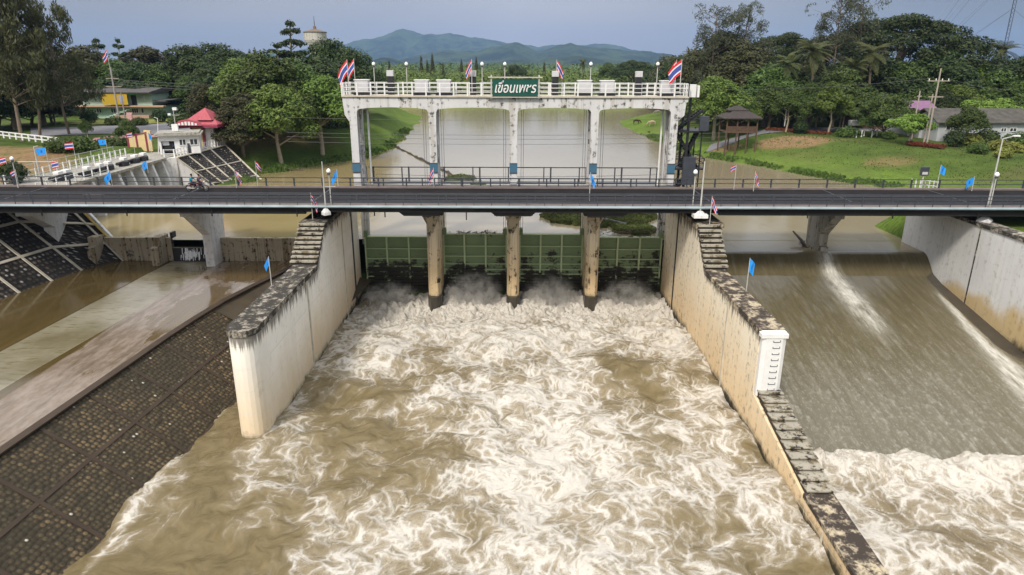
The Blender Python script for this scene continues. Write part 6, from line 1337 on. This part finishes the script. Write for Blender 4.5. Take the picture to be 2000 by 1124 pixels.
proto('bush1', [(0, 0, .6, .9, .9, .7), (.7, .2, .5, .7, .7, .5), (-.7, -.1, .5, .7, .6, .5), (.1, .6, .5, .7, .6, .55)], 1500, .12, M['lf_mid'], M['bark'], .05, (0, 0, .5), 21, -.1)
proto('bush2', [(0, 0, .5, .8, .8, .6), (.6, .3, .4, .6, .6, .5), (-.6, .1, .4, .6, .6, .45)], 1400, .13, M['lf_yel'], M['bark'], .05, (0, 0, .4), 22, -.1)
proto('ball1', [(0, 0, .95, 1.0, 1.0, .9)], 1800, .11, M['lf_dark'], M['bark'], .06, (0, 0, .8), 23, -.5)
proto('lime1', rb(8, 2.6, 2.6, 3.9, .9, 1.3, 31, .6), 6510, 0.140, M['lf_lime'], M['bark_pale'], .16, (0, 0, 2.4), 31, .0)
proto('shade1', rb(22, 6.0, 4.0, 7.6, 1.4, 2.0, 33, .65), 17050, 0.187, M['lf_mid'], M['bark'], .22, (0, 0, 3.8), 33, .0)
# palms
def palm(kind, seed, nf=20, H=10.0):
    t = thing('palm_tree', 'x', 'palm'); r = np.random.default_rng(seed); bend = r.normal(0, .5, 2); top = np.array([bend[0], bend[1], H]); Q = []
    for i in range(nf):
        a = i * 2.4 + r.uniform(-.2, .2); up = r.uniform(-.2, 1.9) if i > 4 else r.uniform(-1.4, -.8); L = r.uniform(2.8, 3.6); d = np.array([math.cos(a), math.sin(a), 0]); s = np.cross(d, [0, 0, 1]); prev = None
        for k in range(13):
            u = k / 12; p = top + d * L * (u * .95 if up > 0 else u * .5) * (1 - .2 * max(up, 0)) + np.array([0, 0, up * u * 1.9 - 1.9 * u * u * (1.0 if up > 0 else .6)])
            if prev is not None:
                w_ = .50 * math.sin(math.pi * min(1, u * .9 + .12)) ** .7
                for sg_ in (-1, 1):
                    e_ = s * sg_ * w_ + np.array([0, 0, -.38 * w_]) + d * .15
                    Q.append([prev, prev + (p - prev) * .30, prev + (p - prev) * .35 + e_, prev + (p - prev) * .1 + e_ * .95]); Q.append([prev + (p - prev) * .5, prev + (p - prev) * .8, prev + (p - prev) * .85 + e_, prev + (p - prev) * .6 + e_ * .95])
            prev = p
    quads_mesh('crown', np.array(Q), M['lf_palm'], t)
    MB().tube([(0, 0, -.5), (bend[0] * .3, bend[1] * .3, H * .4), (bend[0] * .8, bend[1] * .8, H * .8), tuple(top)], [.20, .14, .12, .13], 7).build('trunk', M['bark'], t); PROTO[kind] = [t, False]; HK[kind] = H + .9
palm('palm1', 41); palm('palm2', 42, 24, 9.0)
def plant(kind, x, y, s, label, cat='tree', group=None, rz=None, zs=1.0, z=None, sx=1.0):
    t, used = PROTO[kind]; o = t if not used else dup(t); PROTO[kind][1] = True; o.location = (x, y, (gz(x, y) if z is None else z) - .05); o.rotation_euler = (0, 0, random.uniform(0, 6.28) if rz is None else rz); o.scale = (s * sx, s * sx, s * zs)
    o['label'] = label; o['category'] = cat
    if group: o['group'] = group
    elif 'group' in o: del o['group']
    return o
HK_old = {'broad1': 12.0, 'broad2': 11.4, 'broad3': 12.4, 'olive1': 12.6, 'orchard1': 11.6, 'orchard2': 12, 'cas1': 12.2, 'cas2': 12.2, 'euc1': 12.4, 'euc2': 12.4, 'rain1': 11.2, 'lay1': 12, 'cone1': 12.6, 'lime1': 5.2, 'shade1': 9.2, 'palm1': 11.3, 'palm2': 10.5, 'bush1': 1.35, 'bush2': 1.15, 'ball1': 1.9}
def tree_px(kind, px, ptop, Y, label, cat='tree', sx=1.0, group=None, rz=None, bz=None):
    p = zy(px, ptop, Y); x = p.x; z0 = gz(x, Y) if bz is None else bz; s = max(.3, (p.z - z0) / HK[kind]); return plant(kind, x, Y, s, label, cat, group, rz, 1.0, z0, sx)
TP = tree_px
# left bank, from the frame edge towards the portal
TP('cas2', -30, -60, 118, 'tall olive casuarina cut by the picture edge near the ranch fence', sx=1.25)
TP('cas2', 14, -25, 124, 'tallest feathery olive casuarina with a leaning pale trunk', sx=1.1)
for a_, b_, c_, l_ in ((-110, 10, 130, 'casuarina just outside the near end of the ranch fence'), (-190, 40, 150, 'casuarina farther along the road from the ranch fence'), (-260, 70, 175, 'olive casuarina far along the road'), (-330, 90, 190, 'last olive casuarina along the road')): TP('cas2', a_, b_, c_, l_, sx=1.3)
TP('cas1', 86, 6, 130, 'feathery olive casuarina second from the leaning trunk, near the road', sx=1.2)
TP('cas1', 70, 60, 150, 'lower olive casuarina next to the green office', sx=1.1)
TP('olive1', -10, 60, 140, 'broad olive tree filling the gap behind the tall casuarinas', sx=1.1)
TP('olive1', 60, 110, 148, 'dull olive tree low behind the casuarina trunks', sx=1.2)
for i_, (a_, b_, c_, l_) in enumerate(((8, 178, 146, 'dark low tree filling the shade under the tallest casuarina'), (48, 186, 150, 'dark low tree between the casuarina trunks'), (92, 190, 155, 'dark low tree behind the second casuarina trunk'), (128, 178, 176, 'dark low tree touching the near end of the green office'), (-25, 170, 140, 'dark low tree at the picture edge behind the ranch fence'))):
    TP('broad2', a_, b_, c_, l_, sx=1.5)
TP('olive1', 140, 92, 185, 'olive tree rising behind the near end of the green office', sx=1.2)
TP('broad2', 175, 112, 192, 'dark bushy tree behind the green office beside the layered tree', sx=1.3)
TP('lay1', 187, 78, 205, 'layered dark tree on the skyline behind the green office, thinner one')
TP('lay1', 229, 78, 215, 'layered dark tree on the skyline behind the office flagpole', sx=.7)
TP('broad1', 215, 118, 186, 'green tree behind the office roof, under the flag', sx=1.3)
TP('broad2', 258, 122, 182, 'dark round tree behind the office roof centre', sx=1.1)
TP('olive1', 275, 94, 225, 'brownish bare-looking wide tree on the skyline beyond the office', sx=1.6)
TP('broad1', 300, 128, 183, 'olive green tree at the far end of the office roof', sx=1.0)
TP('broad2', 372, 92, 196, 'large dark green tree with a lumpy top between office and pavilion', sx=1.15)
TP('broad2', 420, 88, 196, 'large dark green tree, higher of the two lumpy tops beyond the pavilion', sx=1.15)
TP('broad2', 445, 100, 178, 'large dark green tree behind the red-roofed pavilion and the lighter tree', sx=1.1)
TP('broad1', 362, 150, 182, 'mid green tree standing beyond the far end of the office', sx=1.0)
TP('olive1', 405, 165, 136, 'greyish olive tree leaning over the red pavilion roof', sx=1.05)
TP('olive1', 462, 185, 116, 'small greyish olive tree at the corner of the stone revetment', sx=1.1)
TP('broad3', 475, 118, 136, 'bright mid green tree above the revetment, first of the big riverside clump', sx=1.1)
TP('broad1', 522, 104, 126, 'tall mid green tree in the riverside clump with a pale straight trunk', sx=1.1)
TP('broad3', 535, 168, 118, 'lower green tree at the water edge of the riverside clump', sx=1.1)
TP('broad1', 578, 118, 130, 'mid green tree in the middle of the riverside clump', sx=1.1)
TP('broad2', 606, 112, 138, 'dark tree in the riverside clump under the water tower', sx=1.15)
TP('broad3', 618, 150, 128, 'light green tree at the portal end of the riverside clump', sx=1.1)
TP('broad2', 650, 80, 165, 'tall dark round-topped tree between water tower and portal', sx=.85)
TP('broad2', 688, 102, 172, 'dark tree just behind the paired portal flags', sx=.8)
TP('broad2', 655, 175, 150, 'low dark tree just behind the first portal leg', sx=1.1)
TP('lay1', 566, 44, 190, 'tall layered tree standing free on the skyline before the water tower', sx=1.0)
TP('lay1', 540, 88, 185, 'shorter layered tree under the tall layered one', sx=1.3)
TP('broad1', 500, 108, 190, 'far tree behind the riverside clump, near the spiky tops', sx=1.2)
for i, px in enumerate((470, 487, 497)): TP('cone1', px, 102 - i * 3, 210, ['first', 'second', 'third'][i] + ' small pointed tree on the skyline above the pavilion', sx=.8)
TP('broad1', 243, 233, 116, 'small round dark green tree on the lawn before the office road', sx=.9)
TP('orchard1', 165, 232, 122, 'thin small tree at the road by the ranch fence end', sx=.8)
TP('broad2', 715, 150, 190, 'dark tree closing the wood next to the first platform lamp', sx=1.2)
# right bank
TP('olive1', 1412, 66, 185, 'tall olive tree behind the stair tower, closest to the river bend', sx=1.25)
TP('olive1', 1358, 120, 205, 'olive tree at the river bend behind the portal end flag', sx=1.2)
TP('euc1', 1405, 12, 178, 'thin feathery grey-green tree above the olive tree, with open crown', sx=1.3)
TP('euc1', 1462, 6, 182, 'second thin feathery grey-green tree with two open tops', sx=1.3)
TP('olive1', 1450, 95, 172, 'dense olive tree between the stair tower and the palms', sx=1.2)
TP('broad3', 1405, 152, 150, 'bright green spreading tree directly beside the stair tower', sx=1.15)
TP('broad3', 1450, 182, 150, 'low bright green tree over the wooden gazebo', sx=1.0)
TP('broad2', 1385, 190, 162, 'dark low tree behind the gazebo on the river side', sx=1.2)
TP('rain1', 1530, 68, 200, 'flat-topped dark tree behind the first palms', sx=.85, rz=.4)
TP('euc2', 1640, -30, 175, 'very tall thin eucalyptus reaching out of the picture top', sx=1.15)
TP('euc2', 1600, 70, 190, 'shorter thin eucalyptus next to the tallest one', sx=1.1)
TP('euc1', 1690, -20, 180, 'tall thin eucalyptus beside the huge umbrella tree', sx=1.1)
TP('rain1', 1762, 34, 188, 'huge dark umbrella-shaped rain tree towering over the houses', sx=1.16, rz=0)
TP('broad2', 1835, 100, 172, 'dark round tree under the far rim of the rain tree', sx=1.1)
TP('broad2', 1690, 110, 172, 'dark tree mass under the near rim of the rain tree', sx=1.3)
TP('broad2', 1740, 120, 176, 'dark tree behind the round light tree under the rain tree', sx=1.3)
pl = [(1536, 112, 160, 'palm above the gazebo trees, closest to the portal'), (1603, 82, 158, 'coconut palm with hanging pale fronds, first tall one'), (1664, 120, 162, 'shorter coconut palm between the two tall ones'), (1716, 86, 164, 'tall coconut palm in front of the rain tree'),
      (1562, 132, 165, 'small palm peeping between the first two palms'), (1962, 84, 190, 'single tall palm on the skyline beside the lattice mast'), (1682, 150, 160, 'low palm under the shorter coconut palm')]
for i, (a, b, c, l) in enumerate(pl): TP('palm1' if i % 2 == 0 else 'palm2', a, b, c, l, 'palm', sx=1.15)
TP('broad1', 1778, 124, 168, 'round pale green tree below the rain tree, behind the purple roof', sx=1.1)
TP('broad1', 1510, 165, 155, 'mid green tree behind the gazebo roof', sx=1.15)
for i, (a, b, c, k, l) in enumerate(((1545, 172, 150, 'orchard1', 'first mown-lawn tree past the gazebo'), (1583, 165, 153, 'orchard1', 'second lawn tree past the gazebo, darker'), (1630, 162, 145, 'orchard2', 'light green lawn tree with a pale trunk under the first tall palm'), (1655, 186, 150, 'orchard2', 'light green lawn tree next to the white sheet'), (1603, 178, 160, 'orchard1', 'lawn tree behind the others near the lamp post'), (1648, 188, 160, 'orchard1', 'small lawn tree in the rear row before the slate roof'))):
    TP(k, a, b, c, l, sx=1.0)
TP('shade1', 1738, 184, 140, 'wide spreading shade tree above the white lawn posts', sx=1.0)
TP('shade1', 1712, 214, 140, 'smaller shade tree joined to the wide spreading one', sx=.7)
TP('lime1', 1785, 222, 127, 'small bright lime green tree with short trunk by the plain pole', sx=1.1)
TP('orchard1', 1900, 206, 126, 'dark rounded tree in front of the bungalow wall', sx=1.15)
TP('broad1', 1505, 128, 160, 'green tree in the wood behind the first palm', sx=1.2)
TP('broad2', 1560, 140, 162, 'dark green tree in the wood behind the lawn trees', sx=1.3)
TP('broad1', 1640, 135, 160, 'green tree in the wood between the tall palms', sx=1.3)
TP('broad1', 1690, 165, 178, 'green tree low in the wood behind the slate roof', sx=1.4)
for i, (a, b, c, k, l) in enumerate(((1822, 155, 166, 'broad1', 'green tree behind the purple-roofed house'), (1870, 125, 168, 'broad1', 'rounded green tree behind the tallest pole'), (1910, 118, 180, 'broad3', 'light green tree on the skyline past the rain tree'), (1950, 138, 165, 'broad1', 'green tree below the skyline palm'), (1990, 118, 175, 'broad2', 'dark green tree at the lattice mast foot'), (2030, 110, 165, 'broad2', 'dark tree at the picture edge behind the shed'), (1880, 168, 160, 'broad3', 'light green tree behind the bungalow roof'), (1930, 172, 162, 'broad1', 'green tree over the dark shed'), (1985, 160, 160, 'broad1', 'green tree over the far end of the bungalow'), (1850, 178, 160, 'broad2', 'dark tree between purple roof and bungalow'))):
    TP(k, a, b, c, l, sx=1.25)
TP('lime1', 1935, 193, 152, 'pale flowering tree over the bungalow roof', 'tree', sx=1.2)
for a_, b_, c_, l_ in ((2100, 120, 170, 'green tree beyond the end of the bungalow'), (2180, 100, 180, 'tall green tree beyond the bungalow garden'), (2270, 120, 165, 'green tree at the far end of the bungalow garden')): TP('broad1', a_, b_, c_, l_, sx=1.2)
# far skyline trees over the river
cn = ((822, 110), (834, 118), (844, 106), (901, 116), (930, 112), (865, 124), (760, 120))
for i, (px, py) in enumerate(cn): TP('cone1', px, py, 420, 'pointed cypress on the far shore, number %s from the paired flags' % ['two', 'three', 'four', 'six', 'seven', 'five', 'one'][i], sx=.9, group='pointed trees on the far shore')
for i, (px, py, Y, k) in enumerate(((1010, 128, 380, 'broad2'), (1063, 122, 430, 'cone1'), (1136, 118, 360, 'palm1'), (1190, 124, 360, 'broad1'), (1240, 119, 330, 'rain1'), (1300, 122, 300, 'broad2'), (1320, 112, 270, 'olive1'), (1345, 108, 250, 'broad2'), (1370, 112, 235, 'broad1'))):
    TP(k, px, py, Y, ['dark tree mass above the green sign', 'slim dark tree on the far shore above the fourth flag', 'far palm-like tree standing above the shore wood', 'green far shore tree past the fourth leg', 'spreading far tree before the last lamp', 'dark far tree near the portal end', 'olive far tree behind the end flag', 'dark tree on the bend behind the end flag', 'green tree on the bend beside the stair tower'][i], 'palm' if k.startswith('palm') else 'tree', sx=1.0)
# the wood on the far shore and behind the banks reads as one mass
def wood(name, label, lumps, n, mat, leaf, seed): tag(quads_mesh(name, crown_quads(lumps, n, leaf, seed, -.05, gf=.12, inner=.1, flat=.8), mat), label, 'wood', kind='stuff')
rw_ = random.Random(77); L1, L2, L3 = [], [], []
for i in range(560):
    Y = rw_.uniform(306, 520); x = rw_.uniform(-150, 190) * Y / 400; s = rw_.uniform(4, 7.5); L1.append((x, Y, 8.6 + rw_.uniform(1.5, 5.5), s, s * .8, rw_.uniform(4.0, 7.5)))
for i in range(900):
    Y = 330 * (2600 / 330) ** rw_.random(); x = rw_.uniform(-1.0, 1.0) * Y * .95; s = rw_.uniform(7, 12) * max(1, Y / 700)
    if abs(x) < 150 and Y < 500: continue
    L2.append((x, Y, 9 + rw_.uniform(2, 7), s, s, rw_.uniform(6, 9.5)))
wood('far_shore_wood', 'belt of light and mid green trees along the far river shore below the hills', L1, 90000, M['lf_light'], .75, 5)
wood('distant_wood', 'dark distant woods on the plain beyond both banks', L2, 90000, M['lf_mid'], 1.6, 6)
for i in range(90): Y = rw_.uniform(190, 290); x = rw_.choice([-1, 1]) * rw_.uniform(.36, .95) * Y; s = rw_.uniform(4, 6.5); L3.append((x - (10 if x < 0 else -12), Y, 9 + rw_.uniform(1, 5.5), s, s, rw_.uniform(4, 6.5)))
wood('bank_wood', 'dense undergrowth and trees filling the banks behind the buildings', L3, 45000, M['lf_mid'], .5, 8)
# near bank undergrowth behind the trunks
L4 = []
for i in range(60):
    t = i / 60; L4.append((-100 + 64 * t + rw_.uniform(-3, 3), 192 - 46 * t + rw_.uniform(-6, 14), 10.3 + rw_.uniform(.5, 3.5), rw_.uniform(2.5, 4.5), 3, rw_.uniform(2, 4)))
for i in range(60):
    t = i / 60; L4.append((46 + 90 * t + rw_.uniform(-3, 3), 172 + rw_.uniform(-4, 14), 9.5 + rw_.uniform(.5, 4.5), rw_.uniform(2.5, 4.5), 3, rw_.uniform(2, 4.5)))
wood('undergrowth', 'shady undergrowth beneath the trees on both river banks', L4, 26000, M['lf_dark'], .4, 9)
# shrubs
sh = [(1895, 285, 'bush2', 2.0, 'yellow-green shrub at the near end of the garden bed'), (1925, 283, 'bush1', 2.2, 'green shrub in the middle of the garden bed before the bungalow'), (1950, 295, 'bush2', 1.8, 'yellow-green shrub below the bungalow end'), (1975, 298, 'bush2', 1.7, 'yellow-green shrub next to the street lamp top'),
      (1990, 285, 'bush1', 2.0, 'green shrub at the picture edge before the bungalow'), (1862, 287, 'ball1', 1.6, 'round clipped shrub in the garden bed by the pole'), (1868, 280, 'bush2', 1.3, 'pale yellow shrub behind the round clipped one'), (1655, 268, 'bush1', 1.7, 'dark shrub before the shade tree, next to the white posts'), (1562, 262, 'ball1', 1.5, 'round shrub on the crest beside the bare earth patch'),
      (1735, 272, 'bush1', 1.3, 'grey-green shrub at the slope crest under the shade tree'), (1820, 270, 'bush2', 1.4, 'yellow-green shrub between the two plain poles'), (1845, 274, 'bush2', 1.2, 'low yellow shrub before the bungalow windows'), (1910, 300, 'bush1', 1.5, 'low green shrub on the slope under the garden bed'), (1960, 308, 'bush2', 1.5, 'lowest yellow-green shrub on the slope by the street lamp')]
for a, b, k, s, l in sh: p = gt(a, b); plant(k, p.x, p.y, s, l, 'shrub')
sl2 = [(176, 238, 172 * .9, 'ball1', 1.7, 'large clipped round shrub before the near end of the office'), (314, 236, 158, 'ball1', 1.6, 'large clipped round shrub before the far end of the office'), (226, 240, 150, 'bush1', 1.6, 'small shrub beside the office stair'), (272, 240, 150, 'bush1', 1.5, 'low shrub row before the office entrance')]
for a, b, Y, k, s, l in sl2: p = zy(a, b, Y); plant(k, p.x, Y, s, l, 'shrub')
for a, b, k, s, l in ((30, 358, 'ball1', 1.35, 'round bright green bush on a short trunk at the bridge end'), (118, 300, 'bush1', 1.7, 'dark bushy shrub at the end of the ranch fence'), (160, 300, 'bush1', 1.8, 'dark bushy shrub against the dirt bank below the pink paving'), (212, 290, 'bush1', 1.6, 'dense hedge-like shrub before the small round tree'), (232, 286, 'bush1', 1.5, 'dense hedge-like shrub beside the cream wall'), (358, 250, 'bush1', 2.4, 'shrub at the road edge behind the pavilion')):
    p = gp(a, b, 10.4); plant(k, p.x, p.y, s, l, 'shrub')
bpy.data.objects['trunk']
p = gt(783, 218, 6.4); plant('bush1', p.x, p.y, 2.4, 'isolated round bush on the grassy spit beyond the first portal leg', 'shrub')
# red-flowering hedges
M['redleaf'] = leafmat('red_hedge', (0.10, 0.022, 0.010), (0.20, 0.06, 0.02), (0.05, .06, .015), scale=2.0)
def hedge(pts, label, h=.6, n=2600, seed=0):
    r = random.Random(seed); b = []
    for p, q in zip(pts[:-1], pts[1:]):
        p, q = Vector(p), Vector(q); m = max(2, int((q - p).length / .8))
        for i in range(m): c = p.lerp(q, i / m); b.append((c.x, c.y, gz(c.x, c.y) + h * .5, .7, .55, h * .6))
    tag(quads_mesh('hedge', crown_quads(b, n, .12, seed, -.4), M['redleaf']), label, 'hedge')
hedge([gt(1500, 256), gt(1555, 260), gt(1625, 264)], 'low reddish hedge along the crest by the bare earth patch', .7, 3000, 1)
hedge([gt(1776, 285), gt(1848, 293)], 'low red hedge on the slope before the poles', .8, 2600, 2)
for k in list(PROTO):
    if not PROTO[k][1]:
        for c in list(PROTO[k][0].children): bpy.data.objects.remove(c)
        bpy.data.objects.remove(PROTO[k][0])
# ================================================================== HAZE
HAZE = True
if HAZE:
    g = G('haze_air'); g.t.nodes.remove(g.p); v = g.n('ShaderNodeVolumePrincipled', {'Color': (.30, .47, .82), 'Density': 7.5e-5, 'Anisotropy': 0.0}); g.t.links.new(v.outputs[0], g.out.inputs['Volume'])
    hz_ = tag(MB().box((-6500, -600, -6), (6500, 9600, 420)).build('haze', g.m), 'thin blue haze filling the air over the valley', 'haze', kind='stuff')
